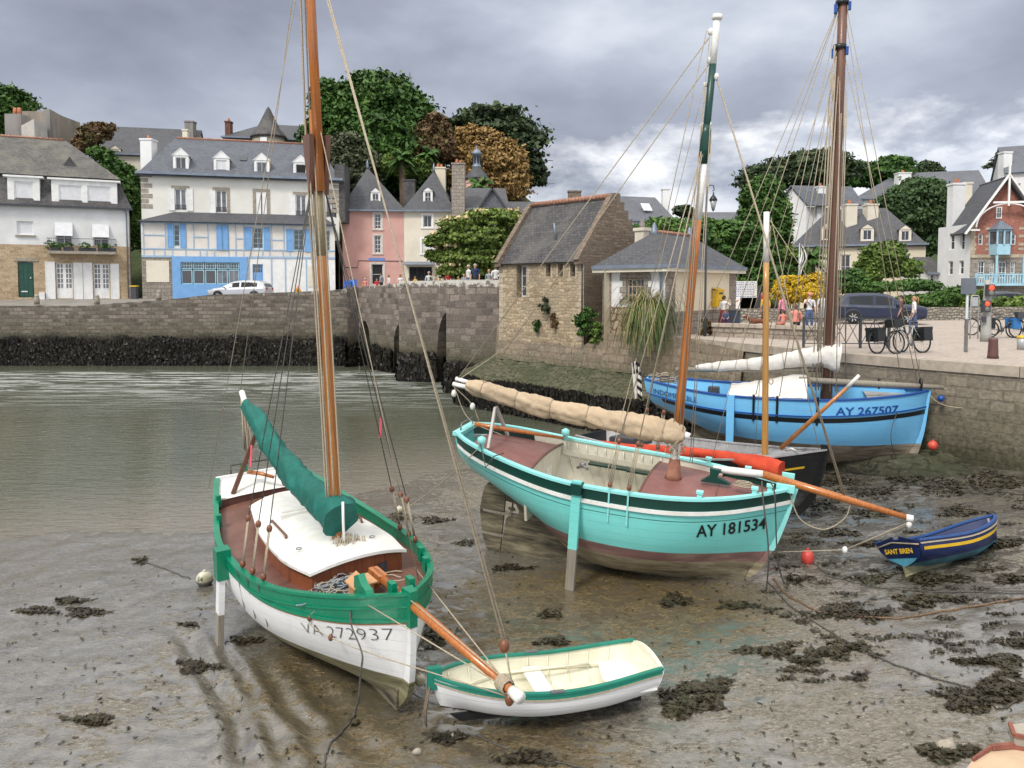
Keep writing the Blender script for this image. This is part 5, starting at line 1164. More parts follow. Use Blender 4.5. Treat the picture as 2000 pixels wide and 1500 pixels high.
def bottommat(name, ca, cb, cc, r=.6):
    m, t, p = nmat(name); setp(p, Roughness=r)
    tx = N(t, 'ShaderNodeTexCoord'); mpn = N(t, 'ShaderNodeMapping'); mpn.inputs['Scale'].default_value = (.35, .6, 2.4); L(t, tx.outputs['Object'], mpn.inputs[0])
    a = N(t, 'ShaderNodeTexNoise', i_Scale=3.0, i_Detail=9.0, i_Roughness=.7, i_Distortion=.5); L(t, mpn.outputs[0], a.inputs['Vector'])
    L(t, ramp_(t, a.outputs[0], [(.36, ca), (.5, cb), (.66, cc)]), p.inputs['Base Color'])
    b = N(t, 'ShaderNodeBump', i_Strength=.4, i_Distance=.01); L(t, a.outputs[0], b.inputs['Height']); L(t, b.outputs[0], p.inputs['Normal']); return m
m_rope = mat('hemp_rope', (.42, .36, .27), .9, (.30, .25, .18), 40, .3, 120)
m_ropedark = mat('dark_rope', (.10, .095, .085), .9, (.05, .05, .045), 30, .3, 100)
m_steel = mat('wire', (.22, .22, .23), .45, None, 20, metal=.6)
m_varn = woodmat('varnished_wood', (.50, .17, .03), (.30, .085, .015))
m_varn2 = woodmat('varnished_spar', (.46, .20, .05), (.30, .10, .02))
m_oldvarn = woodmat('worn_spar', (.36, .31, .20), (.20, .16, .09), .6, .1)
m_brownw = woodmat('brown_spar', (.17, .075, .045), (.10, .045, .03), .55, .2)
m_greyw = woodmat('grey_wood', (.30, .27, .22), (.18, .16, .13), .8, 0)
m_block = woodmat('block_wood', (.20, .07, .03), (.12, .04, .02), .5, .2)
m_turq = hullmat('turquoise_paint', (.19, .66, .62), .32, (.25, .50, .44), .4)
m_turqlt = hullmat('turquoise_trim', (.28, .72, .70), .35, (.3, .65, .62), .2)
m_dkgreen = mat('dark_green_paint', (.004, .05, .038), .35)
m_whitehull = hullmat('white_hull_paint', (.78, .79, .79), .3, (.5, .47, .38), .35)
m_whitetrim = mat('white_gloss', (.80, .80, .78), .35, (.70, .69, .64), 4, .05)
m_green = mat('green_gloss', (.0, .20, .105), .28, (.0, .17, .09), 3, .05, spec=.6)
m_maroon = mat('maroon_deck', (.235, .10, .085), .5, (.19, .08, .07), 3, .15, 30)
m_browndeck = mat('brown_deck', (.165, .075, .055), .4, (.12, .055, .04), 2.5, .15, 20)
m_creamin = mat('cream_inside', (.66, .63, .52), .5, (.58, .55, .45), 4, .1, 20)
m_bottomT = bottommat('turquoise_boat_bottom', (.12, .095, .055), (.28, .235, .15), (.46, .41, .29))
m_bottomP = bottommat('purple_antifouling', (.17, .11, .09), (.26, .13, .125), (.36, .27, .2))
m_bottomW = bottommat('olive_bottom', (.07, .07, .035), (.18, .17, .09), (.34, .31, .19))
m_bottomB = bottommat('grey_bottom', (.09, .075, .06), (.22, .18, .135), (.38, .33, .26))
m_muddy = bottommat('muddy_keel', (.03, .026, .02), (.13, .11, .07), (.30, .26, .17))
m_tarpgreen = clothmat('green_sailcloth', (.003, .13, .105), (.002, .095, .075), .75)
m_tarpbeige = clothmat('beige_sailcloth', (.50, .385, .26), (.42, .32, .215))
m_tarpred = clothmat('red_sailcloth', (.56, .06, .02), (.44, .04, .015))
m_tarpwhite = clothmat('white_sailcloth', (.68, .66, .62), (.56, .54, .50))
m_seablue = hullmat('sky_blue_paint', (.17, .50, .82), .35, (.2, .38, .55), .35)
m_dkblue = mat('deep_blue_paint', (.01, .075, .32), .35)
m_navy = hullmat('navy_paint', (.008, .02, .085), .35, (.03, .04, .08), .25)
m_blackh = hullmat('black_paint', (.010, .010, .011), .35, (.04, .04, .04), .3)
m_blackp = mat('black_lettering', (.008, .01, .012), .4)
m_yellowp = mat('yellow_paint', (.70, .44, .02), .4)
m_greyin = mat('grey_boat_inside', (.33, .33, .335), .6, (.24, .24, .245), 5, .15, 20)
def sail_roll(b, name, P, R, m, n=90, k=14, folds=.10, seed=0, sy=1.1, ties=0, tm=None, flatbottom=0):
    """rolled sail or cover along local points P with radii R, gathered folds"""
    P = [Vector(p) for p in P]; d = [0]
    for a, c in zip(P, P[1:]): d.append(d[-1]+(c-a).length)
    T = d[-1]; tx = [(q/T, p.x) for q, p in zip(d, P)]; ty = [(q/T, p.y) for q, p in zip(d, P)]; tz = [(q/T, p.z) for q, p in zip(d, P)]; tr = [(q/T, r) for q, r in zip(d, R)]
    rows = []
    for i in range(n+1):
        t = i/n; c = Vector((spline(tx, t), spline(ty, t), spline(tz, t))); e = .01
        c2 = Vector((spline(tx, min(1, t+e)), spline(ty, min(1, t+e)), spline(tz, min(1, t+e)))); c0 = Vector((spline(tx, max(0, t-e)), spline(ty, max(0, t-e)), spline(tz, max(0, t-e))))
        dr = (c2-c0).normalized(); sd_ = dr.cross(Vector((0, 0, 1))).normalized(); up = sd_.cross(dr); r = spline(tr, t); row = []
        for j in range(k):
            a = 2*pi*j/k
            q = 1+folds*2.0*noise.noise(Vector((t*T*1.6+a*.9, cos(a)*1.2+seed, sin(a)*1.2)))+folds*1.1*noise.noise(Vector((t*T*6+a*1.5+seed, cos(a), sin(a)*2)))-folds*.9*abs(noise.noise(Vector((t*T*9-a*2.2+seed, cos(a)*1.5, sin(a)*1.5))))
            if ties: 
                ph = (t*ties) % 1; q *= 1-.10*math.exp(-((ph-.5)/.07)**2)
            row.append(c+sd_*cos(a)*r*q+up*sin(a)*r*q*sy)
        rows.append(row)
    mb = MB(); mb.grid(rows, closed=True, flip=True); mb.poly(rows[0]); mb.poly(rows[-1][::-1]); o = mb.build(name, m, b.o)
    if ties and tm:
        for q in range(ties):
            t = (q+.5)/ties; i = int(t*n); row = rows[i]; c = sum(row, Vector())/k
            tb = MB(); tb.tube([c+(p-c)*1.04 for p in row+[row[0]]], .011, 4); tb.build('tie', tm, o)
    return o
def deadeyes(b, name, lst, m_line=None):
    """shroud tackle: upper block, lower block, several parts of line; lst of (lower, upper)"""
    for lo, hi in lst:
        lo, hi = Vector(lo), Vector(hi); mb = MB(); d = (hi-lo).normalized(); s_ = d.cross(Vector((0, 1, 0))).normalized()
        for k in (-1, 0, 1): mb.tube([lo+s_*k*.03, hi+s_*k*.028], .009, 4)
        o = mb.build(name, m_line or m_rope, b.o); [MB().ball(q, .045, 8, sz=1.3).build('block', m_block, o) for q in (lo, hi)]
def block(b, p, r=.05, m=None, parent=None):
    mb = MB(); mb.ball(p, r, 8, sz=1.35); return mb.build('block', m or m_block, parent or b.o)
def prop_leg(b, x, side, ztop, zbot, m1, m2, zsplit, w=.13, th=.09, gap=.05, splay=0):
    y = side*(b.half((x-spline(b.stern, ztop))/(spline(b.stem, ztop)-spline(b.stern, ztop)), ztop)+gap+th/2)
    mb = MB(); mb.bar((x, y+side*splay*(ztop-zsplit), zsplit), (x, y, ztop), w, th, up=(0, 1, 0)); o = mb.build('prop_leg', m1, b.o)
    mb = MB(); mb.bar((x, y+side*splay*(ztop-zbot), zbot), (x, y+side*splay*(ztop-zsplit), zsplit), w*.98, th*.98, up=(0, 1, 0)); mb.build('leg_foot', m2, o); return o
# ---------------------------------------------------------------- turquoise cutter
b = Boat('sailing_boat', 'turquoise wooden sailing boat with beige sail cover, varnished mast with green and white bands', (-1.106, 16.462, -.383), -20.733, 4.794, 3.823,
  sheer=[(0, 2.36), (.45, 2.06), (.8, 2.10), (1, 2.24)], keel=[(0, 1.4), (.12, .95), (.3, .25), (.6, .0), (.85, .06), (1, .38)],
  stem=[(.3, 5.85), (.45, 6.05), (1.0, 6.33), (1.6, 6.5), (2.4, 6.66)], stern=[(.3, .95), (1.0, .8), (1.4, .38), (1.9, .06), (2.4, -.05)],
  beam=[(0, .42), (.05, .72), (.2, 1.14), (.45, 1.40), (.7, 1.26), (.85, .84), (.95, .35), (1, .02)],
  mm=[(0, 1.8), (.45, 3.0), (.8, 1.9), (1, 1.3)], gg=[(0, .9), (.45, .75), (.8, .95), (1, 1)])
T = b; zs = b.zs
wl = lambda t: max(.97+.05*(1-t), b.zk(t)+.12); wl2 = lambda t: max(.74+.05*(1-t), b.zk(t)+.06)
b.band('sheer_band', m_dkgreen, [zs, lambda t: zs(t)-.1, lambda t: zs(t)-.2], .004)
b.band('topsides', m_turq, [lambda t: zs(t)-.2+(wl(t)-zs(t)+.2)*k/8 for k in range(9)] if False else [(lambda k: (lambda t: zs(t)-.2+(wl(t)-zs(t)+.2)*k/8))(k) for k in range(9)])
b.band('boot_top', m_bottomP, [(lambda k: (lambda t: wl(t)+(wl2(t)-wl(t))*k/2))(k) for k in range(3)], .002)
b.band('hull_bottom', m_bottomT, [(lambda k: (lambda t: wl2(t)+(b.zk(t)-wl2(t))*k/7))(k) for k in range(8)])
b.band('inner_hull', m_creamin, [lambda t: zs(t), lambda t: zs(t)-.5, lambda t: max(.95, b.zk(t)+.1)], -.06, t0=.18, t1=.8, inner=True)
b.transom('transom', m_turq, 1.46, 2.36, .05, out=.03)
b.rail('cap_rail', m_turqlt, lambda t: zs(t), .09, .035, .05); b.rail('rub_rail', m_whitetrim, lambda t: zs(t)-.27, .02, .045, .065)
mb = MB(); mb.box(-.1, -.47, 2.33, .08, .47, 2.41); mb.build('stern_rail', m_turqlt, b.o)
b.stem_post('stem', m_turqlt, 1.0, 2.34, .1, .05); b.stem_post('forefoot', m_bottomP, .74, 1.0, .1, .03); b.stem_post('forefoot', m_bottomT, .3, .74, .1, .02)
mb = MB(); K_ = .07
mb.prism([(x, -K_, z) for x, z in ((5.9, .30), (6.0, .7), (4, .5), (2.0, .75), (1.35, 1.1), (1.05, 1.3), (1.02, .98), (1.25, .95), (1.33, .8), (1.25, .66), (1.05, .6), (.95, -.22))], (0, 2*K_, 0)); mb.build('keel', m_muddy, b.o)
mb = MB(); mb.prism([(x, -.035, z) for x, z in ((.93, -.2), (1.0, 1.3), (.7, 1.4), (.5, 1.2), (.42, .7), (.5, .15), (.62, -.18))], (0, .07, 0)); rd = mb.build('rudder', m_muddy, b.o)
mb = MB()
for z in (.15, .65): mb.box(.5, -.05, z, 1.35, .05, z+.05)
mb.build('rudder_strap', m_greyw, rd)
mb = MB(); mb.lathe([(.03, 0), (.05, .06), (.02, .14)], 8, 0, Matrix.Translation((1.2, 0, .8)) @ Matrix.Rotation(-pi/2, 4, 'Y'))
for k in range(3): mb.bar((1.15, 0, .8), (1.15, .14*sin(k*2.1), .8+.14*cos(k*2.1)), .06, .015)
mb.build('propeller', m_muddy, b.o)
b.deck('fore_deck', m_maroon, lambda t: zs(t)-.13, .60, .985, inset=.05, camber=.12, n=24)
b.deck('aft_deck', m_maroon, lambda t: zs(t)-.17, .05, .27, inset=.05, camber=.1)
b.deck('cockpit_floor', m_creamin, lambda t: 1.02, .2, .75, inset=.08, camber=0)
for t, nm in ((.27, 'bulkhead'), (.60, 'bulkhead')):
    z1 = zs(t)-.15; x = b.xx(t, z1); w_ = b.half(t, z1)-.07; w0 = b.half(t, 1.05)-.07; mb = MB()
    mb.prism([(x, -w0, 1.0), (x, w0, 1.0), (x, w_, z1), (x, 0, z1+.1), (x, -w_, z1)], (.05 if t > .4 else -.05, 0, 0)); bk_ = mb.build(nm, m_creamin, b.o)
    mb = MB(); mb.tube([(x-.01 if t > .4 else x+.01, w_*(2*k/8-1), z1+.02+.11*(1-(2*k/8-1)**2)) for k in range(9)], .03, 6); mb.build('deck_beam', m_brownw, bk_)
    if t < .4:
        mb = MB()
        for y in (-.5, .1): mb.box(x, y, 1.15, x+.02, y+.35, 1.75); 
        mb.build('locker_door', m_whitetrim, bk_)
for k in range(11):
    t = .29+k*.031
    for sd in (1, -1):
        pts = [b.pos(t, z, sd, -.085) for z in (1.05, 1.3, 1.6, 1.9, zs(t)-.04)]; b.tube('frame', pts, .022, m_creamin, 4)
for sd in (1, -1):
    pts = [b.pos(t, zs(t)-.28, sd, -.10) for t in [.27+.33*i/10 for i in range(11)]]; mb = MB(); 
    for p, q in zip(pts, pts[1:]): mb.bar(p, q, .03, .12)
    mb.build('stringer', m_creamin, b.o)
for (x, y) in ((2.9, 1.02), (3.75, .98)): mb = MB(); mb.box(x-.42, y-.09, 1.72, x+.42, y+.09, 1.76); mb.build('seat_board', m_dkgreen, b.o)
mb = MB(); mb.box(2.3, -1.0, 1.45, 3.9, -.5, 1.5); mb.build('side_bench', m_creamin, b.o)
mb = MB(); mb.tube([(2.7, .3, 1.3), (3.3, .1, 1.38), (3.95, -.2, 1.42)], [.06, .1, .07], 8); mb.build('bundle', m_tarpwhite, b.o)
mb = MB(); mb.tube([(2.35, .55, 1.75), (2.5, .45, 1.85), (2.62, .4, 1.8)], .03, 6); mb.ball((2.48, .5, 1.85), .07); mb.build('winch_handle', m_steel, b.o)
# mast in painted bands
def mast(b, segs, x0, xt, z0, zt, r0, r1, n=12, rake=0, name='mast'):
    def P(z): k = (z-z0)/(zt-z0); return Vector((x0+(xt-x0)*k, 0, z)), r0+(r1-r0)*k
    o = None
    for i, (za, zb, m) in enumerate(segs):
        k = max(2, int((zb-za)/.6)); pr = [P(za+(zb-za)*j/k) for j in range(k+1)]
        q = b.tube(name if i == 0 else 'mast_band', [p for p, _ in pr], [r for _, r in pr], m, n, o)
        if o is None: o = q
    return o
zg = [b.at(px, py).z for px, py in ((1322, 835), (1365, 430), (1372, 320), (1390, 125), (1403, 38))]
ms = mast(b, [(zg[0], zg[1], m_varn), (1.9, zg[0], m_whitetrim), (zg[1], zg[2], m_whitetrim), (zg[2], zg[3], m_dkgreen), (zg[3], zg[4], m_whitetrim)], 4.42, 4.48, 1.9, zg[4], .085, .062)
mb = MB(); mb.lathe([(.085, 0), (.10, .03), (.08, .09), (.01, .1)], 10, 0, Matrix.Translation((4.48, 0, zg[4]))); mb.build('mast_cap', m_whitetrim, ms)
mb = MB(); mb.lathe([(.17, 1.93), (.14, 2.02), (.12, 2.2), (.10, 2.32), (.095, 2.34)], 12, 0, Matrix.Translation((4.42, 0, .12))); mb.build('mast_boot', mat('boot_leather', (.36, .17, .11), .7, (.26, .11, .07), 8), ms)
zc_ = b.at(1383, 230).z; mb = MB(); mb.tube([(4.46, 0, zg[2]+.0), (4.46, 0, zg[2]+.25), (4.46, 0, zg[2]+.55), (4.46, 0, zg[2]+.7)], [.08, .115, .11, .075], 10, sy=.9); mb.build('hounds', m_dkgreen, ms)
# boom, cover, crutch
b0, b1 = b.at(885, 750), b.at(1335, 850); dr = (b1-b0).normalized()
b.tube('boom', [b0, b0+dr*.35], .05, m_whitetrim, 8); b.tube('gaff', [b0+Vector((.05, .02, .12)), b0+dr*.4+Vector((0, .02, .1))], .045, m_whitetrim, 8)
P_ = [b0+dr*.33+Vector((0, 0, .05)), b0+dr*.5+Vector((0, 0, .04)), b0+dr*1.3+Vector((0, 0, -.02)), b0+dr*2.6+Vector((0, 0, -.06)), b0+dr*3.8+Vector((0, 0, -.02)), b1-dr*.15, b1+dr*.02]
cv = sail_roll(b, 'sail_cover', P_, [.10, .155, .175, .19, .20, .22, .13], m_tarpbeige, n=220, k=24, folds=.15, ties=6, tm=m_rope)
b.tube('boom_jaw', [b1-dr*.05+Vector((0, .0, .02)), b1+dr*.12], .07, m_whitetrim, 8)
apex = b.at(968, 800)
for sd in (-.55, .55): mb = MB(); mb.bar((.75, sd, 2.2), (apex.x, sd*.05, apex.z+.05), .07, .05, up=(1, 0, 0)); mb.build('boom_crutch', mat('pale_grey_wood', (.52, .49, .46), .6), b.o)
mb = MB(); mb.tube([(.25, -.15, 2.55), (.7, 0, 2.5), (1.5, .28, 2.42), (2.05, .42, 2.38)], [.05, .05, .04, .03], 8); mb.build('tiller', m_varn, b.o)
for (px, py) in ((630, 383), (270, 467)): pass
for (x, y) in ((1.9, 1.04), (.75, -.92)): mb = MB(); mb.lathe([(.07, 0), (.05, .1), (.09, .13), (.09, .22), (.02, .26)], 8, 0, Matrix.Translation((x, y, b.zs(x/6.6)+.03))); mb.build('bollard', m_turqlt, b.o)
for (x, sd) in ((5.05, -1), (5.95, -1), (4.95, 1), (5.75, 1), (6.2, -1)):
    t = x/6.6; mb = MB(); y = sd*(b.half(t, zs(t))-.06); z = zs(t); mb.box(x-.04, y-.04, z, x+.04, y+.04, z+.16); mb.box(x-.06, y-.06, z+.13, x+.06, y+.06, z+.17); mb.build('cleat_post', m_turqlt, b.o)
mb = MB(); mb.prism([(x, -.05, z) for x, z in ((4.95, 2.14), (5.5, 2.16), (5.4, 2.22), (5.25, 2.26), (5.3, 2.42), (5.1, 2.42), (5.12, 2.28))], (0, .12, 0), 0, Matrix.Translation((0, -.12, 0))); mb.build('bowsprit_step', m_dkgreen, b.o)
q0, q1, q2 = b.at(1398, 925), b.at(1470, 942), b.at(1776, 1012); q0.y = q1.y = 0
q0 = Vector((5.15, -.02, 2.38)); q1 = Vector((6.05, 0, 2.42)); 
b.tube('bowsprit_heel', [q0, q1], [.075, .075], m_whitetrim, 6); bs = b.tube('bowsprit', [q1, (q1+q2)/2, q2], [.075, .068, .05], m_varn, 10)
b.tube('bowsprit_cap', [q2-Vector((.05, 0, -.0)), q2+Vector((.06, 0, 0))], .062, m_whitetrim, 10, bs)
mb = MB(); mb.box(6.3, -.16, 2.2, 6.62, .16, 2.33); mb.box(6.38, .1, 2.28, 6.6, .17, 2.48); mb.build('knight_head', m_turqlt, b.o)
rg = T.o
top = b.at(1403, 150); fs = b.at(1648, 975)
b.ropes('forestay', [[b.at(1398, 148), b.at(1648, 968)], [b.at(1400, 154), b.at(1652, 972)]], .013, m_rope)
for (px, py, r) in ((1388, 62, .05), (1385, 118, .05), (1399, 150, .05), (1378, 165, .04), (1372, 245, .045), (1386, 243, .04)): block(b, b.at(px, py), r, m_whitetrim, ms)
b.ropes('topping_lift', [[b.at(1386, 72), b.at(888, 748)], [b.at(1384, 126), b.at(935, 758)]], .010, m_rope)
def chain_(p): return p
for i, (x, xo, zt_) in enumerate(((3.5, 4.44, zg[2]+.3), (3.85, 4.45, zg[2]+.25))):
    for sd in (-1, 1):
        y = sd*1.40; lo = Vector((x, y, zs(.55)+.02)); hi = Vector((x+.08, sd*1.30, zs(.55)+.95)); b.ropes('shroud', [[hi, (xo, sd*.07, zt_)]], .010, m_rope)
        deadeyes(b, 'shroud_tackle', [(lo+Vector((0, 0, .12)), hi)])
        mb = MB(); mb.bar((x, sd*(b.half(.55, 1.55)+.02), 1.5), (x, sd*(b.half(.55, zs(.55))+.05), zs(.55)+.1), .03, .02, up=(0, 1, 0)); mb.build('chainplate', m_turqlt, b.o)
for (px, py, qx, qy) in ((1386, 70, 1310, 890), (1378, 170, 1322, 900), (1372, 250, 1332, 870), (1387, 245, 1348, 900), (1390, 250, 1352, 905), (1380, 60, 1255, 640)):
    b.ropes('halyard', [[b.at(px, py, -.08), b.at(qx, qy, -.1)]], .008, m_rope)
mb = MB()
for k in range(14): a = k*.9; c = Vector((4.42+.1*cos(a), -.1+.05*sin(a), 2.72+.04*sin(a*3))); mb.tube([c+Vector((.09*cos(u+a), .05*sin(a), .13*sin(u))) for u in [2*pi*j/10 for j in range(11)]], .010, 4)
mb.build('coiled_halyards', m_rope, ms)
mb = MB(); mb.tube([(5.75+.22*cos(u)*(1-.02*u), -.28+.12*sin(u)*(1-.02*u), 2.22+.004*u) for u in [j*.5 for j in range(50)]], .012, 4); mb.build('coiled_rope', m_rope, b.o)
b.ropes('bobstay', [[(6.5, -.08, 2.3), (6.75, -.1, 1.75), (7.15, -.08, 1.6), (7.5, -.03, 1.85), q1.lerp(q2, .62)]], .012, m_rope)
b.ropes('mooring_line', [[(6.05, -.35, 2.4), (6.1, -.62, 2.2), (6.3, -.7, 1.2), b.atz(1495, 1170, .2)], [(6.2, -.3, 2.4), (6.3, -.5, 2.2), b.atz(1520, 1100, .9), b.atz(1545, 1170, .1)]], .014, m_ropedark)
tk = b.at(1776, 1020); t2 = b.at(1650, 1074); b.ropes('inhaul', [[tk, t2], [tk+Vector((.02, .02, -.03)), t2+Vector((0, .03, -.02))], [t2, Vector((6.45, 0, .98))]], .009, m_rope); block(b, tk+Vector((0, 0, -.04)), .05, m_whitetrim); block(b, t2, .05, m_whitetrim)
b.ropes('mainsheet', [[b0+Vector((.02, 0, -.05)), (.05, .1, 2.9), (.25, .1, 2.55)], [b0+Vector((.02, 0, -.05)), (.1, -.1, 2.62), (.9, -.2, 2.42)]], .010, m_rope); block(b, b0+Vector((.03, 0, -.2)), .06, m_whitetrim); block(b, (.08, .1, 2.85), .06, m_whitetrim)
b.tube('sheet_horse', [(0, -.3, 2.36), (0, -.25, 2.55), (0, .3, 2.55), (0, .35, 2.36)], .018, m_steel)
b.tube('stern_line', [(.72, -.95, 2.45), (.9, -1.2, 2.3), (1.0, -1.25, 2.05), (1.15, -1.22, 2.3), (1.3, -1.1, 2.35)], .013, m_ropedark)
b.text('registration_number', 'AY 181534', 5.05, 6.2, 1.55, .26, m_blackp, zslope=.12, weight=.018)
b.band('seam_line', m_dkgreen, [lambda t: zs(t)-.40, lambda t: zs(t)-.412], .002)
prop_leg(b, 2.9, -1, zs(.42)+.12, -.34, m_turq, m_greyw, .88, w=.17, th=.10, gap=.0)
mb = MB(); y = -(b.half(.41, 2.0)+.13); mb.box(2.8, y-.02, 1.94, 3.0, y+.2, 2.14); mb.build('leg_bracket', m_dkgreen, b.o)
# ---------------------------------------------------------------- white cutter
b = Boat('sailing_boat', 'white sailing boat with green bulwark, dark green sail cover and tall varnished mast', (-5.071, 15.294, -.611), -55.767, 1.944, 2.173,
  sheer=[(0, 1.9), (.4, 1.50), (.7, 1.58), (1, 1.92)], keel=[(0, .8), (.2, .25), (.5, .04), (.9, .10), (1, .26)],
  stem=[(.22, 6.35), (.5, 6.6), (.83, 6.70), (1.9, 6.79)], stern=[(.3, .5), (1.0, .25), (1.93, 0)],
  beam=[(0, .80), (.15, 1.08), (.4, 1.38), (.65, 1.29), (.82, .92), (.93, .5), (1, .03)], mm=[(0, 2.6), (.45, 3.0), (.8, 2.2), (1, 1.6)], gg=[(0, .8), (.45, .75), (.8, .95), (1, 1)])
Wb = b; zs_w = b.zs; zs = zs_w
gh = lambda t: .05+.31*sst(.3, 1, t); wl = lambda t: .72+.05*(1-t)
b.band('bulwark', m_green, [zs, lambda t: zs_w(t)-gh(t)/2, lambda t: zs_w(t)-gh(t)], .006)
b.band('topsides', m_whitehull, [(lambda k: (lambda t: zs_w(t)-gh(t)+(wl(t)-zs_w(t)+gh(t))*k/8))(k) for k in range(9)])
b.band('hull_bottom', m_bottomW, [(lambda k: (lambda t: wl(t)+(Wb.zk(t)-wl(t))*k/7))(k) for k in range(8)])
b.band('inner_bulwark', m_green, [zs, lambda t: zs_w(t)-.3], -.05, inner=True, t1=.98)
b.rail('cap_rail', m_green, zs, .07, .03, .04); b.rail('rub_rail', m_green, lambda t: zs_w(t)-gh(t)-.0, .01, .03, .05); b.rail('varnished_strake', m_varn, lambda t: zs_w(t)-gh(t)-.025, .01, .012, .015)
b.rail('rub_rail', m_green, lambda t: zs_w(t)-.16, .01, .022, .03, t0=.3)
b.transom('transom', m_whitehull, .82, 1.95, .06, out=.02)
b.stem_post('stem', m_whitehull, .72, 1.5, .12, .05); b.stem_post('stem_head', m_green, 1.5, 1.99, .15, .06); b.stem_post('forefoot', m_bottomW, .22, .72, .12, .05)
mb = MB(); mb.prism([(x, -.08, z) for x, z in ((6.4, .2), (6.45, .5), (3, .35), (.6, .9), (.5, -.1))], (0, .16, 0)); mb.build('keel', m_muddy, b.o)
b.deck('deck', m_browndeck, lambda t: zs_w(t)-.16, .12, .985, inset=.05, camber=.07, n=36)
b.deck('stern_deck', m_whitetrim, lambda t: zs_w(t)-.02, .0, .12, inset=.02, camber=.04, n=6)
x = .82; mb = MB(); mb.box(x-.02, -.92, zs(.12)-.2, x+.02, .92, zs(.12)+.0); mb.build('stern_coaming', m_browndeck, b.o)
# coachroof with brown sides and white cambered roof
def cr(x): return spline([(1.7, .56), (3.0, .77), (4.2, .82), (5.05, .70)], x)
dz = lambda x: zs(x/6.79)-.14
rows = []; side = MB(); X = [1.7+3.35*i/20 for i in range(21)]; hh = lambda x: .30+.05*sin((x-1.7)/3.4*pi)
for sd in (1, -1): side.grid([[(x, sd*cr(x), dz(x)) for x in X], [(x, sd*(cr(x)-.04), dz(x)+hh(x)) for x in X]], flip=sd > 0)
def fx(y, w): return .14*(1-(y/w)**2)
side.grid([[(5.05+fx(y, .72), y, dz(5.05)) for y in [-.70+1.40*j/12 for j in range(13)]], [(5.05+fx(y, .72), y, dz(5.05)+hh(5.05)+.12*(1-(y/.72)**2)) for y in [-.70+1.40*j/12 for j in range(13)]]])
side.grid([[(1.7, y, dz(1.7)) for y in (-.56, 0, .56)], [(1.7, y, dz(1.7)+.33+(.1 if y == 0 else 0)) for y in (-.56, 0, .56)]], flip=True)
co = side.build('coachroof', woodmat('mahogany', (.27, .085, .035), (.16, .045, .02), .35, .3), b.o)
for i, x in enumerate([1.62]+X+[5.13]):
    w_ = cr(min(5.05, max(1.7, x)))+.05; rows.append([(x+(fx(w_*(2*j/14-1), w_)*((x-1.7)/3.4)), w_*(2*j/14-1), dz(x)+hh(min(max(x, 1.7), 5.05))+.015+.15*(1-(2*j/14-1)**2)) for j in range(15)])
mb = MB(); mb.grid(rows); mb.grid([[Vector(p)-Vector((0, 0, .045)) for p in r] for r in rows], flip=True)
for r in (rows[0], rows[-1]): mb.grid([r, [Vector(p)-Vector((0, 0, .045)) for p in r]])
for j in (0, -1): mb.grid([[r[j] for r in rows], [Vector(r[j])-Vector((0, 0, .045)) for r in rows]])
cr_ = mb.build('cabin_top', m_whitetrim, b.o)
mb = MB(); mb.box(1.75, -.38, dz(2)+.44, 2.75, .38, dz(2)+.53); mb.box(2.75, -.42, dz(2)+.42, 2.82, .42, dz(2)+.5); mb.build('hatch', m_whitetrim, cr_)
for y in (-.55, .62): mb = MB(); mb.tube([(2.7, y, dz(3)+.4), (2.75, y, dz(3)+.47), (3.6, y*1.08, dz(3.4)+.49), (3.65, y*1.08, dz(3.4)+.42)], .022, 6); mb.build('grab_rail', m_brownw, cr_)
for (x, y) in ((4.3, -.62), (4.55, .45)):
    mb = MB(); mb.tube([(x+.04*cos(a), y+.04*sin(a), dz(x)+.47) for a in [j*pi/4 for j in range(9)]], .008, 4); mb.build('eye_ring', m_steel, cr_)
mb = MB(); mb.box(4.9, .25, dz(5)+.05, 5.2, .4, dz(5)+.25); mb.build('cabin_window', m_glass, co)
# mast
zz_ = [b.at(px, py).z for px, py in ((668, 940), (640, 500), (632, 372), (622, 280), (608, 0))]
mt_ = mast(b, [(1.6, zz_[1], m_varn2), (zz_[1], zz_[2], m_oldvarn), (zz_[2], zz_[3]+.5, m_varn)], 4.30, 3.93, 1.6, zz_[3]+.5, .09, .076)
b.tube('topmast', [(4.08, .0, zz_[3]-.7), (3.98, 0, zz_[4]), (3.9, 0, zz_[4]+2.4)], [.078, .07, .05], m_varn, 10, mt_)
mb = MB()
for sd in (-1, 1): mb.prism([(4.02, sd*.085, zz_[3]-.75), (4.12, sd*.085, zz_[3]-.2), (4.16, sd*.1, zz_[3]+.12), (3.88, sd*.1, zz_[3]+.12), (3.88, sd*.085, zz_[3]-.2)], (0, sd*.07, 0))
mb.build('hounds', m_brownw, mt_)
hx = lambda z: 4.30+(3.93-4.30)*(z-1.6)/(zz_[3]-1.1)
for (dx, dy, z0, z1, r) in ((-.08, -.10, 2.4, zz_[4]+2, .014), (-.02, -.125, 2.4, zz_[4]+2, .016), (.05, -.12, 2.4, zz_[3], .014), (.1, -.06, 2.5, zz_[3], .013), (.12, .03, 2.4, zz_[3]+.1, .013), (-.1, -.03, 2.4, zz_[4]+1, .012)):
    b.ropes('halyard', [[(4.30-.37*(z-1.6)/(zz_[3]-1.1)+dx*1.1, dy*1.1, z) for z in (z0, (z0+min(z1, zz_[3]))/2, min(z1, zz_[3]-.05))]+([(3.93+dx, dy, z1)] if z1 > zz_[3]+.2 else [])], r, m_rope)
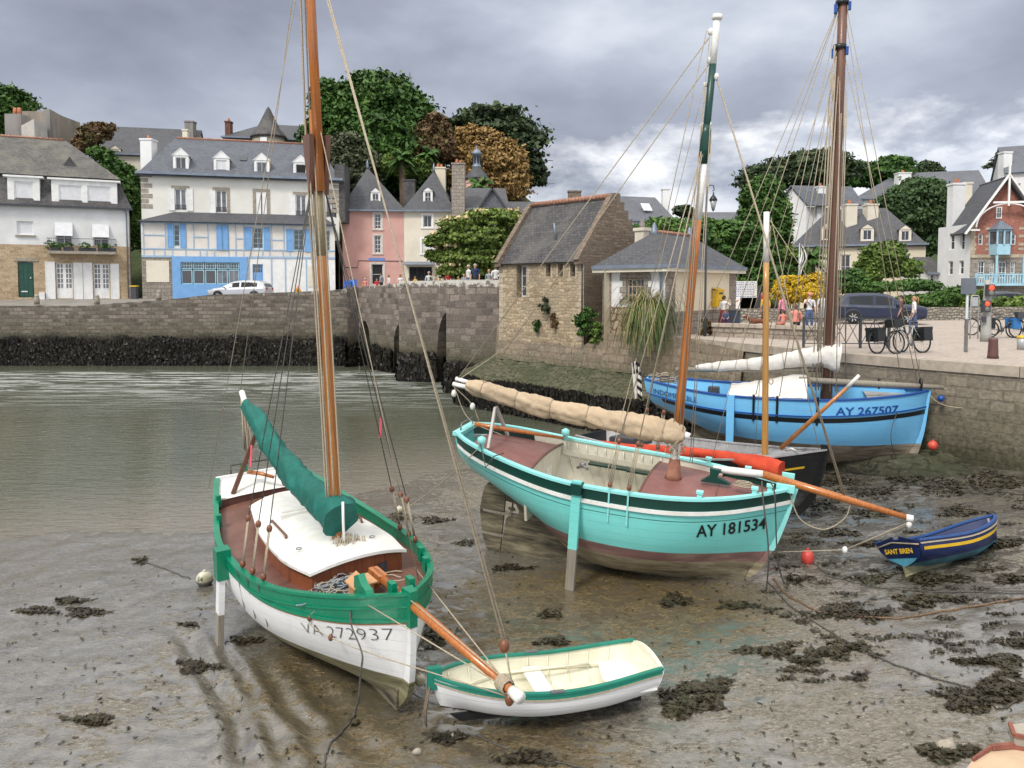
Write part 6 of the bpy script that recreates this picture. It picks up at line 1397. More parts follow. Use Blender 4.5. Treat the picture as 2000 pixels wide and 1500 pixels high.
# sail cover: sloping roll with a tall fold at the mast
Pw = [b.at(*p) for p in ((480, 790), (505, 825), (545, 890), (590, 945), (632, 985))]+[Vector((4.3, 0, 2.28)), Vector((4.46, 0, 2.22))]
cv = sail_roll(b, 'sail_cover', Pw, [.10, .18, .20, .22, .24, .27, .28], m_tarpgreen, n=180, k=24, folds=.12, seed=5, sy=1.15)
mb = MB(); mb.tube([(4.62, -.03, 2.56), (4.66, -.05, 2.3), (4.66, -.05, 1.98)], .022, 6); mb.build('zip_strip', m_whitetrim, cv)
bt = b.at(472, 765); d_ = (Pw[0]-bt).normalized(); b.tube('boom', [bt, bt+d_*.4], .06, m_whitetrim, 8); b.tube('gaff', [bt+Vector((.08, 0, -.12)), bt+d_*.4+Vector((.05, 0, -.1))], .05, m_whitetrim, 8)
mb = MB()
for k in range(26):
    x, y = 4.45+random.uniform(-.1, .22), random.uniform(-.22, .2); ln = random.uniform(.16, .30); w = random.uniform(.03, .09)
    mb.tube([(x, y, 1.98), (x+w*.3, y-w, 1.98-ln*.7), (x+w, y, 1.98-ln), (x+w*1.2, y+w, 1.98-ln*.6), (x+w*.8, y+w, 1.98)], .010, 4)
mb.build('coiled_halyards', m_rope, mt_)
ap = b.at(500, 838)
for y0, px, py in ((-.62, 455, 965), (.3, 557, 948)): q = b.atz(px, py, 1.78); mb = MB(); mb.bar(q, (ap.x+.3, ap.y+(.08 if y0 > 0 else -.08), ap.z), .08, .05, up=(1, 0, 0)); mb.build('boom_crutch', m_brownw, b.o)
mb = MB(); mb.tube([b.atz(485, 922, 2.05), b.atz(510, 925, 2.06), b.atz(535, 932, 2.0)], [.045, .04, .028], 8); mb.build('tiller', m_varn, b.o)
mb = MB(); c = b.atz(476, 915, 2.0); mb.box(c.x-.06, c.y-.06, 1.85, c.x+.06, c.y+.06, 2.12); mb.build('rudder_head', m_green, b.o)
b.tube('sheet_horse', [(-.05, -.5, 1.93), (-.05, -.5, 2.12), (-.05, .5, 2.12), (-.05, .5, 1.93)], .02, m_ropedark)
mb = MB()
for k in range(9): y = -.05+.012*k; mb.tube([bt+Vector((.1+.01*k, y, -.15)), bt+Vector((.15+.02*sin(k), y+.03*sin(k*2), -.8)), bt+Vector((.12+.03*cos(k*1.7), y, -1.15-.03*k))], .011, 4)
mb.build('hanging_sheet', m_rope, b.o)
b.ropes('mainsheet', [[bt+Vector((.05, 0, -.1)), (-.1, .0, 2.1)], [bt+Vector((.08, 0, -.1)), (-.02, -.15, 2.1)]], .010, m_rope)
# shrouds
for i, (x, off_) in enumerate(((3.75, 0), (4.15, .06), (4.5, .12))):
    for sd in (-1, 1):
        t = x/6.79; y = b.half(t, zs(t)); lo = Vector((x, sd*(y-.06), zs(t)+.05)); hi = Vector((x-.02, sd*(y-.18), zs(t)+.78)); b.ropes('shroud', [[hi, (3.98, sd*.1, zz_[3]-.62)]], .008, m_ropedark)
        deadeyes(b, 'shroud_tackle', [(lo+Vector((0, 0, .05)), hi)]); mb = MB(); mb.bar((x, sd*(b.half(t, .95)+.012), .9), (x, sd*(y+.035), zs(t)+.03), .018, .012, up=(0, 1, 0)); mb.build('chainplate', m_steel, b.o)
b.ropes('backstay', [[(4.0, -.1, zz_[4]+1), b.at(470, 760)], [(3.98, 0, zz_[4]+1), (.3, -1.0, 1.85)], [(3.98, .05, zz_[3]), (1.2, 1.2, 1.8)]], .007, m_rope)
fs = b.at(985, 1262); b.ropes('forestay', [[(3.93, 0, zz_[4]+1.2), fs], [(3.95, 0.03, zz_[4]+.9), fs+Vector((0, .04, 0))]], .012, m_rope); block(b, fs, .055)
b.ropes('stay_tackle', [[fs, b.at(1000, 1335)]], .010, m_rope)
b.ropes('inner_stay', [[(4.02, 0, zz_[3]+.5), (5.9, .55, 1.65)]], .008, m_rope)
s0 = Vector((5.55, .02, 1.80)); s2 = b.at(1003, 1352); s1 = b.at(812, 1172); s1 = s0.lerp(s2, .42)
mb = MB(); mb.bar(s0, s0.lerp(s2, .1), .13, .12); mb.bar((5.6, 0, 1.5), (5.62, 0, 1.86), .1, .14); mb.build('bowsprit_heel', m_varn, b.o)
bs = b.tube('bowsprit', [s0, s1, s2], [.066, .064, .046], m_varn, 12); b.tube('bowsprit_cap', [s2-(s2-s0).normalized()*.03, s2+(s2-s0).normalized()*.13], [.06, .065], m_whitetrim, 10, bs)
mb = MB(); c = s2-(s2-s0).normalized()*.18
for k in range(7): p = c+(s2-s0).normalized()*(k*.022-.06); mb.tube([p+Vector((0, .075*cos(a), .075*sin(a))) for a in [j*pi/4 for j in range(9)]], .014, 4)
mb.build('rope_lashing', m_rope, bs); b.ropes('bowsprit_shroud', [[(5.9, -.5, 1.75), s2], [(6.3, -.05, 1.9), s2+Vector((-.1, 0, .06))], [(5.7, .6, 1.75), s2]], .010, m_rope); block(b, s2+Vector((-.05, -.02, -.1)), .05)
q = b.at(618, 1212, -.95); q = Vector((5.55, -(b.half(.82, 1.35)+.03), 1.38)); b.ropes('outhaul', [[(5.95, -.72, 1.75), q, q+Vector((.45, .12, -.12)), s2+Vector((-.1, 0, -.1))]], .008, m_rope); block(b, q, .035); block(b, q+Vector((.45, .12, -.12)), .035)
mb = MB(); mb.box(5.25, -.42, 1.50, 5.5, .1, 1.52); 
mb = MB(); mb.prism([(x, -.62, z) for x, z in ((5.95, 1.74), (6.4, 1.85), (6.35, 1.93), (6.2, 1.96), (6.1, 2.06), (5.98, 2.0))], (0, .1, 0), 0, Matrix.Translation((0, .18, 0))); mb.build('fairlead', m_green, b.o)
mb = MB(); mb.box(6.42, -.17, 1.6, 6.56, -.09, 2.02); mb.build('knight_head', m_green, b.o); mb = MB(); mb.box(6.42, .09, 1.6, 6.56, .17, 2.02); mb.build('knight_head', m_green, b.o)
mb = MB(); mb.box(5.72, -.42, 1.5, 5.98, -.16, 1.82); mb.prism([(5.68, -.46, 1.82), (6.02, -.46, 1.82), (6.02, -.29, 1.93), (5.68, -.29, 1.93)], (0, .001, 0)); mb.slab([(5.68, -.46, 1.83), (6.02, -.46, 1.83), (6.02, -.12, 1.86), (5.68, -.12, 1.86)], .02)
mb.build('deck_box', woodmat('plywood', (.55, .30, .14), (.42, .22, .1), .5, .2), b.o)
b.text('registration_number', 'VA 272937', 5.35, 6.6, 1.27, .17, m_blackp, zslope=.2, weight=-.025)
prop_leg(b, 3.05, -1, zs(.45)+.12, -.26, m_whitehull, m_greyw, .62, w=.19, th=.09, gap=.02, splay=.07)
mb = MB(); y = -(b.half(.45, 1.4)+.15); mb.box(2.93, y-.02, zs(.45)-.32, 3.17, y+.2, zs(.45)+.16); mb.build('leg_bracket', m_green, b.o)
for (x, sd) in ((.9, -1), (1.6, -1), (5.0, 1), (5.6, 1)): t = x/6.79; mb = MB(); y = sd*(b.half(t, zs(t))-.08); mb.box(x-.05, y-.04, zs(t)-.1, x+.05, y+.04, zs(t)+.12); mb.build('cleat_post', m_green, b.o)
ln = [(6.2, -.5, 1.82), (6.25, -.62, 1.55), b.at(708, 1290, -.75), b.at(700, 1370, -.8)]; b.ropes('mooring_line', [ln], .014, m_ropedark)
for (px, py, x) in ((745, 835, 0), (492, 890, 0)): 
    c = b.at(px, py, 1.1 if px > 700 else -1.0); mb = MB(); mb.bar(c+Vector((0, 0, .16)), c+Vector((-.03, -.02, -.18)), .01, .07, up=(1, 0, 0)); mb.build('ribbon', mat('pink_ribbon', (.85, .12, .18), .6), b.o)
# pile of rope and chain lying on the fore deck
pl = empty('rope_pile', b.M @ Vector((5.15, -.5, 1.5)), 'tangled heap of blue-grey chain and rope on the white boat\'s fore deck', 'rope'); mb = MB()
for k in range(90):
    a0 = random.uniform(0, 6.28); R_0 = random.uniform(.04, .2); cx, cy = random.gauss(5.42, .1), random.gauss(-.42, .2); z0 = 1.56+random.uniform(0, .22)*max(.1, 1-abs(cy+.42)*2)
    mb.tube([b.M @ Vector((cx+R_0*cos(a0+j*.8)*.7, cy+R_0*sin(a0+j*.8+.3*sin(k)), z0+.02*sin(j*1.3+k))) for j in range(7)], .010, 4, mi=k % 3)
mb.build('rope_tangle', [mat('blue_rope', (.10, .17, .24), .8, (.3, .33, .35), 60, det=2), mat('grey_rope', (.34, .34, .33), .9, (.12, .14, .17), 60, det=2), m_rope], pl)
mb = MB()
for k in range(5): mb.tube([b.M @ Vector((5.3+.12*k+.1*sin(j*.9+k), -.1+.09*j+.07*cos(j+k*2), 1.56+.015*(k % 3))) for j in range(8)], .012, 5)
mb.build('loose_rope', m_rope, pl)
# ---------------------------------------------------------------- big sky-blue boat
b = Boat('sailing_boat', 'large sky-blue wooden boat with grey sail cover moored against the quay', (3.998, 22.984, -.089), -19.502, .802, 1.538,
  sheer=[(0, 2.36), (.25, 2.18), (.5, 2.16), (.8, 2.28), (1, 2.40)], keel=[(0, 1.5), (.15, .9), (.4, .25), (.8, .2), (1, .5)],
  stem=[(.2, 6.95), (.5, 7.2), (1.0, 7.38), (2.4, 7.55)], stern=[(.2, 1.3), (1.2, .6), (1.8, .15), (2.4, 0)],
  beam=[(0, .35), (.08, .75), (.25, 1.2), (.5, 1.41), (.75, 1.3), (.88, .85), (.96, .4), (1, .03)], mm=[(0, 1.8), (.45, 2.8), (.8, 2.2), (1, 1.3)], gg=[(0, .9), (.45, .75), (.8, .9), (1, 1)])
Bb = b; zs_b = b.zs; wl = lambda t: max(.98, Bb.zk(t)+.15)
cuts = [0, .46, .60, .99]
b.band('topsides', m_seablue, [(lambda k: (lambda t: zs_b(t)-.44*k/4))(k) for k in range(5)])
b.band('black_band', m_blackp, [lambda t: zs_b(t)-.44-.03*t, lambda t: zs_b(t)-.565-.03*t], .004, t0=.06)
b.band('lower_topsides', m_seablue, [(lambda k: (lambda t: zs_b(t)-.44+(max(wl(t), 0)-zs_b(t)+.44)*k/5))(k) for k in range(6)], -.002)
b.band('hull_bottom', m_bottomB, [(lambda k: (lambda t: wl(t)+(Bb.zk(t)-wl(t))*k/6))(k) for k in range(7)])
b.band('inner_hull', m_seablue, [zs_b, lambda t: 1.6], -.07, inner=True, t1=.93); b.deck('deck', m_greyin, lambda t: 1.68, .03, .96, inset=.08, camber=0)
b.deck('fore_deck', m_greyin, lambda t: zs_b(t)-.12, .80, .98, inset=.05); b.transom('transom', m_seablue, 1.5, 2.36, .05)
b.rail('cap_rail', m_dkblue, zs_b, .10, .03, .045); b.rail('rub_rail', m_dkblue, lambda t: zs_b(t)-.42, .01, .03, .035); b.stem_post('stem', m_seablue, .98, 2.5, .12, .05); b.stem_post('forefoot', m_bottomB, .25, .98, .12, .06)
mb = MB(); mb.prism([(x, -.09, z) for x, z in ((6.9, .1), (7.15, .5), (4, .35), (1.5, 1.0), (1.2, -.05))], (0, .18, 0)); mb.build('keel', m_muddy, b.o)
zt_ = b.at(1647, 0).z; ms = b.tube('mast', [(5.02, 0, 1.3), (5.06, 0, 6), (5.07, 0, 10), (5.07, 0, zt_+2)], [.16, .15, .125, .11], m_brownw, 12)
for (px, py) in ((1640, 92), (1645, 5)):
    c = b.at(px, py); mb = MB(); mb.lathe([(.17, -.06), (.17, .06)], 10, 0, Matrix.Translation(c)); q = mb.build('mast_band', m_blackp, ms); mb = MB(); mb.box(c.x-.2, -.12, c.z-.28, c.x-.12, .02, c.z-.05); mb.box(c.x+.15, -.12, c.z-.22, c.x+.22, .02, c.z-.02); mb.build('blue_block', m_dkblue, q)
Pb = [b.at(*p) for p in ((1358, 718), (1385, 717), (1440, 714), (1510, 708), (1570, 700), (1615, 697), (1640, 700))]
sail_roll(b, 'sail_cover', Pb, [.06, .12, .16, .20, .25, .36, .42], m_tarpwhite, n=80, folds=.10, seed=9, ties=4, tm=m_rope, sy=1.05)
b.tube('boom', [b.at(1320, 722), b.at(1640, 722)], .07, m_greyw, 8)
b.tube('lowered_spar', [b.at(1560, 738)+Vector((0, -.35, 0)), b.at(1700, 746)+Vector((0, -.35, 0)), b.at(1842, 757)], [.085, .085, .06], m_greyw, 8)
mb = MB()
for px in (1716, 1797): c = b.at(px, 748); mb.tube([c+Vector((0, .13*cos(a)-.1, .13*sin(a))) for a in [j*pi/6 for j in range(13)]], .03, 5)
mb.build('spar_strap', m_blackp, b.o)
# tarpaulin tent over the hold
mb = MB(); rows = []
for i in range(13):
    u = i/12; x = 2.45+2.05*u; hgt = (.06+.42*min(1, u*1.2)); rows.append([(x+.06*noise.noise(Vector((i, j, 3.))), -1.15+2.2*j/8, zs_b(x/7.5)+.03+hgt*(1-abs(j/8*2-1)**2.2)+.03*noise.noise(Vector((i*.8, j*.9, 1.)))) for j in range(9)])
mb.grid(rows); mb.build('tarpaulin', m_tarpwhite, b.o)
b.text('registration_number', 'AY 267507', 5.2, 6.75, 1.98, .22, m_dkblue, zslope=.05, weight=.02)
b.text('boat_name', 'INDOMPTABLE', .32, 1.62, 2.02, .15, m_dkblue, zslope=-.1, weight=.0)
prop_leg(b, 2.55, -1, zs_b(.34)+.06, .80, m_seablue, m_seablue, 1.2, w=.20, th=.08, gap=.0)
for x in (3.15, 3.75, 4.75): t = x/7.5; mb = MB(); mb.bar((x, -(b.half(t, 1.5)+.02), 1.55), (x, -(b.half(t, zs_b(t))+.05), zs_b(t)+.12), .06, .03, up=(0, 1, 0)); mb.build('chainplate', m_blackp, b.o)
for (px, py, x, y) in ((1640, 15, 3.2, -1.35), (1640, 60, 3.8, -1.38), (1640, 10, 2.0, -1.2), (1641, 100, 4.7, -1.38), (1641, 105, 5.2, -1.38), (1641, 5, 1.0, -.9), (1641, 100, 4.0, 1.3), (1641, 100, 5.0, 1.3), (1645, 5, 5.6, 1.2)):
    t = x/7.5; b.ropes('shroud', [[b.at(px, py), (x, y, zs_b(t)+.1)]], .011, m_rope)
b.ropes('forestay', [[b.at(1650, 20), b.at(1760, 742)], [b.at(1648, 100), (7.3, 0, 2.5)], [b.at(1652, 5), b.at(1800, 752)]], .010, m_rope)
for k, (dx, r) in enumerate(((-.22, .022), (-.16, .018), (-.3, .014), (.17, .012), (.22, .012), (-.1, .016), (.06, .016))):
    b.ropes('halyard', [[(5.07+dx*.8, -.17, zt_-1.2-k*.3), (5.02+dx*1.3, -.22, 2.3)]], r, m_rope)
b.ropes('topping_lift', [[b.at(1640, 10), b.at(1375, 712)], [b.at(1641, 80), b.at(1440, 705)], [b.at(1641, 100), b.at(1500, 700)]], .009, m_rope)
for (px, py) in ((1498, 760), (1500, 752)): pass
b.ropes('bow_line', [[(7.45, 0, 2.42), b.at(1840, 790), b.at(1900, 800)], [(7.3, .1, 2.45), b.at(1850, 760)]], .015, m_rope)
b.ropes('anchor_line', [[(6.9, -.55, 2.35), b.at(1740, 850, -.9), b.atz(1765, 930, .0)]], .012, m_ropedark)
mb = MB()
for k in range(12): mb.tube([Vector((.5+random.uniform(-.3, .5), random.uniform(-.4, .4), 2.3))+Vector((.14*cos(u+k), .1*sin(u*1.3), .12*sin(u+k)+.1)) for u in [j*.7 for j in range(8)]], .014, 4)
mb.build('net_heap', m_rope, b.o)
mb = MB(); mb.box(1.9, -.9, 2.05, 2.2, -.6, 2.32); mb.build('deck_box', m_dgrey, b.o)
for x in (1.1, 1.8): mb = MB(); mb.box(x, -1.0, 1.95, x+.25, 1.0, 2.0); mb.build('thwart', m_seablue, b.o)
c = b.at(1838, 778); mb = MB(); mb.ball(c, .09, 10); mb.build('blue_float', m_dkblue, b.o)
# ---------------------------------------------------------------- small black boat between them
b = Boat('sailing_boat', 'small black boat with yellow stripe and folded red sail, between the turquoise and sky-blue boats', (2.189, 21.061, -.485), -42.853, -1.415, -.269,
  sheer=[(0, 1.45), (.45, 1.38), (.8, 1.5), (1, 1.74)], keel=[(0, .5), (.3, .2), (.8, .15), (1, .35)], stem=[(.15, 5.8), (.5, 6.1), (1.74, 6.5)], stern=[(.2, .4), (1.5, 0)],
  beam=[(0, .7), (.2, 1.0), (.45, 1.22), (.7, 1.1), (.88, .6), (1, .03)], mm=[(0, 2.4), (.45, 2.8), (.8, 1.9), (1, 1.2)], gg=[(0, .8), (.45, .75), (.8, .95), (1, 1)])
Kb = b; zs_k = b.zs
b.band('topsides', m_blackh, [(lambda k: (lambda t: zs_k(t)+(Kb.zk(t)-zs_k(t))*k/12))(k) for k in range(13)]); b.band('yellow_stripe', m_yellowp, [lambda t: zs_k(t)-.30, lambda t: zs_k(t)-.35], .004, t1=.95)
b.band('inner_hull', m_greyin, [zs_k, lambda t: .75], -.05, inner=True, t1=.95); b.deck('floor', m_greyin, lambda t: .8, .03, .9, inset=.06, camber=0); b.deck('fore_deck', m_greyin, lambda t: zs_k(t)-.06, .76, .98, inset=.04); b.transom('transom', m_blackh, .55, 1.46)
b.rail('cap_rail', m_greyin, zs_k, .07, .02, .035); b.stem_post('stem', m_blackh, .2, 1.86, .09, .04)
for k in range(16):
    t = .1+k*.045; b.tube('frame', [b.pos(t, z, 1, -.07) for z in (.85, 1.1, zs_k(t)-.02)], .02, m_greyin, 4)
mb = MB(); pts = [b.pos(t, zs_k(t)-.22, 1, -.08) for t in [.1+.65*i/10 for i in range(11)]]
for p, q in zip(pts, pts[1:]): mb.bar(p, q, .03, .09)
mb.build('stringer', m_greyin, b.o)
z5 = b.at(1506, 500).z; zt_ = b.at(1506, 413).z; ms = mast(b, [(.9, z5-.15, woodmat('ochre_spar', (.50, .27, .07), (.36, .17, .04))), (z5-.15, zt_, m_whitetrim)], 5.05, 5.12, .9, zt_, .075, .065)
b.tube('bowsprit', [b.at(1525, 876), b.at(1660, 752)], [.055, .04], m_varn2, 8); b.tube('bowsprit_cap', [b.at(1655, 757), b.at(1678, 733)], [.045, .035], m_whitetrim, 8)
Pk = [b.at(*p, -.85) for p in ((1108, 857), (1150, 866), (1250, 878), (1340, 884), (1390, 889), (1440, 899), (1490, 909), (1526, 918))]
sail_roll(b, 'folded_sail', Pk, [.06, .12, .15, .16, .15, .19, .22, .20], m_tarpred, n=90, folds=.14, seed=3, sy=.9)
b.ropes('shroud', [[b.at(1506, 440), (4.3, 1.1, 1.45)], [b.at(1506, 440), (4.3, -1.1, 1.45)], [b.at(1506, 425), (6.3, 0, 1.75)], [b.at(1504, 430), b.at(1590, 560)]], .008, m_rope)
mb = MB(); mb.tube([b.at(1504, 745, -.1)+Vector((.05*cos(a), .05, .07*sin(a))) for a in [j*.6 for j in range(30)]], .012, 4); mb.build('coiled_rope', m_rope, ms)
mb = MB(); mb.box(1.0, -.5, 1.3, 1.75, .4, 1.5); mb.box(1.02, -.48, 1.5, 1.73, .38, 1.52); mb.build('engine_cover', m_dgrey, b.o)
mb = MB(); mb.tube([(5.75, -.45, 1.72), (5.9, -.5, 1.78), (6.0, -.45, 1.72)], .03, 6); mb.build('anchor', mat('galvanised', (.5, .5, .5), .5, metal=.3), b.o)
# ---------------------------------------------------------------- white dinghy
b = Boat('rowing_boat', 'small white dinghy with green gunwale and cream inside, under the white boat\'s bowsprit', (1.859, 10.266, -.64), 194.38, -1.379, 2.462,
  sheer=[(0, .60), (.45, .49), (1, .60)], keel=[(0, .1), (.3, .02), (.8, .04), (1, .2)], stem=[(.0, 2.68), (.2, 2.86), (.62, 3.0)], stern=[(0, .15), (.6, 0)],
  beam=[(0, .48), (.25, .57), (.5, .60), (.75, .50), (.9, .28), (1, .02)], mm=[(0, 2.6), (.45, 3.0), (.8, 2.2), (1, 1.4)], gg=[(0, .7), (.45, .65), (.8, .8), (1, 1)])
Db = b; zs_d = b.zs; wd_ = lambda t: max(.175, Db.zk(t)+.02)
m_dw = hullmat('dinghy_white', (.76, .77, .78), .3, (.6, .6, .58), .15, .1); m_dc = mat('dinghy_cream', (.74, .72, .58), .45, (.68, .65, .5), 3, .08)
b.band('topsides', m_dw, [(lambda k: (lambda t: zs_d(t)+(wd_(t)-zs_d(t))*k/6))(k) for k in range(7)]); b.band('hull_bottom', m_blackh, [(lambda k: (lambda t: wd_(t)+(Db.zk(t)-wd_(t))*k/4))(k) for k in range(5)])
b.band('inner_hull', m_dc, [(lambda k: (lambda t: zs_d(t)+(max(.10, Db.zk(t)+.05)-zs_d(t))*k/5))(k) for k in range(6)], -.022, inner=True, t1=.985); b.deck('floor', m_dc, lambda t: .12, .02, .93, inset=.03, camber=0)
b.rail('gunwale', m_green if False else mat('dinghy_green', (.01, .20, .14), .35, (.01, .17, .12), 3), zs_d, .045, .02, .03, t1=.99)
b.rail('rubbing_strake', m_rope, lambda t: zs_d(t)-.075, .0, .018, .022); b.rail('green_strake', _mc['dinghy_green'], lambda t: zs_d(t)-.055, .005, .010, .055)
b.transom('transom', m_dw, .12, .60, .035, out=.02); b.transom('inner_transom', m_dc, .14, .59, .03, out=-.02)
mb = MB(); pts = [(.0, y, .60+.09*(1-(y/.48)**2)) for y in [-.47+.94*i/12 for i in range(13)]]
mb.grid([[(-.02, y, .55) for _, y, z in pts], [(-.02, y, z) for _, y, z in pts], [(.03, y, z) for _, y, z in pts], [(.03, y, .55) for _, y, z in pts]], smooth=False); mb.build('transom_board', m_dc, b.o)
mb = MB(); mb.prism([(.06, -.44, .32), (.55, -.47, .32), (.66, 0, .32), (.55, .47, .32), (.06, .44, .32)], (0, 0, .025)); mb.build('stern_seat', m_whitetrim, b.o)
mb = MB(); mb.box(1.42, -.535, .33, 1.66, .535, .355); mb.build('seat', m_whitetrim, b.o)
for sd in (-1, 1):
    mb = MB(); pts = [b.pos(t, .31, sd, -.04) for t in [.03+.85*i/10 for i in range(11)]]
    for p, q in zip(pts, pts[1:]): mb.bar(p, q, .03, .035)
    mb.build('seat_riser', m_dc, b.o)
for k in range(9):
    t = .12+k*.1
    for sd in (-1, 1): b.tube('rib', [b.pos(t, z, sd, -.028) for z in (.14, .2, .35, zs_d(t)-.02)], .011, m_dc, 4)
mb = MB()
for y in (-.27, 0, .27): mb.box(.5, y*.5-.06, .15, 1.9, y*.5+.06, .158)
mb.build('floor_board', m_dc, b.o)
b.tube('oar', [(.7, -.42, .36), (1.9, -.36, .38)], .018, m_dc)
for sd in (-1, 1): t = .5; p = b.pos(t, zs_d(t)+.03, sd); mb = MB(); mb.box(p.x-.09, p.y-.03, p.z, p.x+.09, p.y+.03, p.z+.018); mb.build('rowlock_plate', m_steel, b.o)
mb = MB(); mb.box(2.86, -.05, .45, 3.04, .05, .72); mb.build('stem_head', _mc['dinghy_green'], b.o)
mb = MB()
for k in range(8): mb.tube([(3.02, .02*k-.07, .5), (3.06+.01*(k % 3), .016*k-.06, .15), (3.05, .015*k-.05, -.02+.02*(k % 2))], .011, 4)
mb.build('hanging_painter', m_brownw if False else mat('old_rope', (.20, .15, .11), .9, (.12, .09, .06), 30), b.o)
mb = MB(); mb.prism([(x, -.015, z) for x, z in ((.1, .1), (.1, -.02), (2.6, -.01), (2.75, .1))], (0, .03, 0)); mb.build('keel', m_blackh, b.o)
# ---------------------------------------------------------------- navy dinghy
b = Boat('rowing_boat', 'small navy dinghy with yellow stripe lying tilted on the mud to the right', (7.147, 13.668, -.196), 21.912, -2.166, -20.808,
  sheer=[(0, .56), (.45, .50), (1, .66)], keel=[(0, .12), (.3, .03), (.8, .05), (1, .2)], stem=[(.0, 2.3), (.2, 2.46), (.66, 2.6)], stern=[(0, .1), (.6, 0)],
  beam=[(0, .50), (.25, .55), (.5, .55), (.75, .45), (.9, .25), (1, .02)], mm=[(0, 2.6), (.45, 3.0), (.8, 2.2), (1, 1.4)], gg=[(0, .7), (.45, .65), (.8, .8), (1, 1)])
Nb = b; zs_n = b.zs; wn = lambda t: max(.17+.05*t, Nb.zk(t)+.02); m_nlt = mat('pale_blue_bottom', (.07, .30, .42), .5, (.04, .12, .15), 1.2, .2)
b.band('topsides', m_navy, [(lambda k: (lambda t: zs_n(t)+(wn(t)-zs_n(t))*k/6))(k) for k in range(7)]); b.band('hull_bottom', m_nlt, [(lambda k: (lambda t: wn(t)+(Nb.zk(t)-wn(t))*k/4))(k) for k in range(5)])
b.band('yellow_stripe', m_yellowp, [lambda t: zs_n(t)-.115, lambda t: zs_n(t)-.17], .004, t0=.02, t1=.97)
b.band('inner_hull', m_navy, [zs_n, lambda t: .15], -.02, inner=True, t1=.98); b.deck('floor', m_navy, lambda t: .14, .02, .92, inset=.03, camber=0)
b.rail('gunwale', mat('gunwale_blue', (.03, .09, .28), .45), zs_n, .05, .02, .035, t1=.99); b.rail('rubbing_strake', m_rope, lambda t: zs_n(t)-.06, 0, .02, .025)
mb = MB(); L_ = [b.pos(0, z, 1) for z in (.15, .25, .4, .56)]; top_ = [Vector((0, .3, .6)), Vector((0, .08, .66)), Vector((0, .06, .6)), Vector((0, -.06, .6)), Vector((0, -.08, .66)), Vector((0, -.3, .6))]; R_2 = [Vector((p.x, -p.y, p.z)) for p in L_[::-1]]
mb.prism([p+Vector((-.02, 0, 0)) for p in L_+top_+R_2], (.04, 0, 0)); tr = mb.build('transom', m_navy, b.o)
mb = MB(); L_ = [b.pos(0, z, 1) for z in (.125, .17, .22, .27)]; mb.prism([p+Vector((-.03, 0, 0)) for p in L_]+[Vector((-.028, -p.y, p.z)) for p in L_[::-1]], (.004, 0, 0)); mb.build('transom_foot', m_nlt, tr)
mb = MB(); mb.tube([Vector((-.03, y, z)) for y, z in ((.48, .48), (.3, .52), (.1, .56), (-.1, .54), (-.3, .52), (-.49, .5))], .014, 5); mb.build('rope_fender', m_rope, tr)
mb = MB(); mb.prism([(x, -.02, z) for x, z in ((-.02, .14), (-.02, -.10), (2.0, -.06), (2.3, .08))], (0, .04, 0)); mb.build('keel', m_bottomW, b.o)
mb = MB(); mb.box(1.2, -.5, .33, 1.42, .5, .355); mb.build('seat', m_navy, b.o)
# transom lettering
cu = bpy.data.curves.new('nm', 'FONT'); cu.body = 'SANT BREN'; cu.size = .12; cu.offset = .004; to = bpy.data.objects.new('nm', cu); COL.objects.link(to); bpy.context.view_layer.update()
me = bpy.data.meshes.new_from_object(to.evaluated_get(bpy.context.evaluated_depsgraph_get())); bpy.data.objects.remove(to); xm = max(v.co.x for v in me.vertices)
mb = MB(); mb.add([(-.034, .32-v.co.x/xm*.64, .36+v.co.y) for v in me.vertices], [list(p.vertices) for p in me.polygons]); mb.build('boat_name', m_yellowp, tr)
# ================================================================== PLANTS
def ptree(name, label, cat, Y, blobs, n, size, mt, basez=None, trunk_r=.3, **k):
    bl = pblobs(blobs, Y); cx = sum(b[0] for b in bl)/len(bl); cy = sum(b[1] for b in bl)/len(bl)
    bz = basez if basez is not None else hillz(cx, cy)
    return tree(name, label, cat, (cx, cy, bz), bl, n, size, mt, trunk_r=trunk_r, **k)
HG = 'trees on the wooded hill'
ptree('broadleaf_tree', 'huge dark green round-topped tree rising behind the pink house', 'tree', 88, [(740, 205, 75, 55), (690, 235, 55, 50, -2), (800, 260, 65, 60), (650, 205, 40, 45), (745, 290, 80, 60, -3), (665, 260, 50, 70), (840, 290, 40, 50), (620, 280, 30, 50), (770, 340, 80, 50, -2)], 26000, .55, lf_dark, trunk_r=.7, group=HG, clump=.13)
ptree('olive_tree', 'grey-green feathery tree between the blue house and pink house', 'tree', 80, [(680, 300, 42, 38), (705, 330, 40, 35), (660, 330, 35, 40), (690, 350, 45, 35)], 6500, .4, lf_olive, trunk_r=.3, group=HG)
ptree('rust_tree', 'rusty brown-tinged tree on the right shoulder of the huge dark tree', 'tree', 84, [(850, 255, 26, 30), (835, 285, 34, 35), (862, 290, 24, 30)], 3200, .42, lf_rust, trunk_r=.25, group=HG)
ptree('orange_tree', 'orange-brown feathery tree behind the slim lantern tower', 'tree', 86, [(930, 275, 42, 28), (955, 310, 60, 38), (895, 300, 35, 25), (985, 345, 45, 35), (930, 340, 50, 35), (960, 370, 60, 30)], 11000, .42, lf_orange, trunk_r=.4, group=HG, flat=.35)
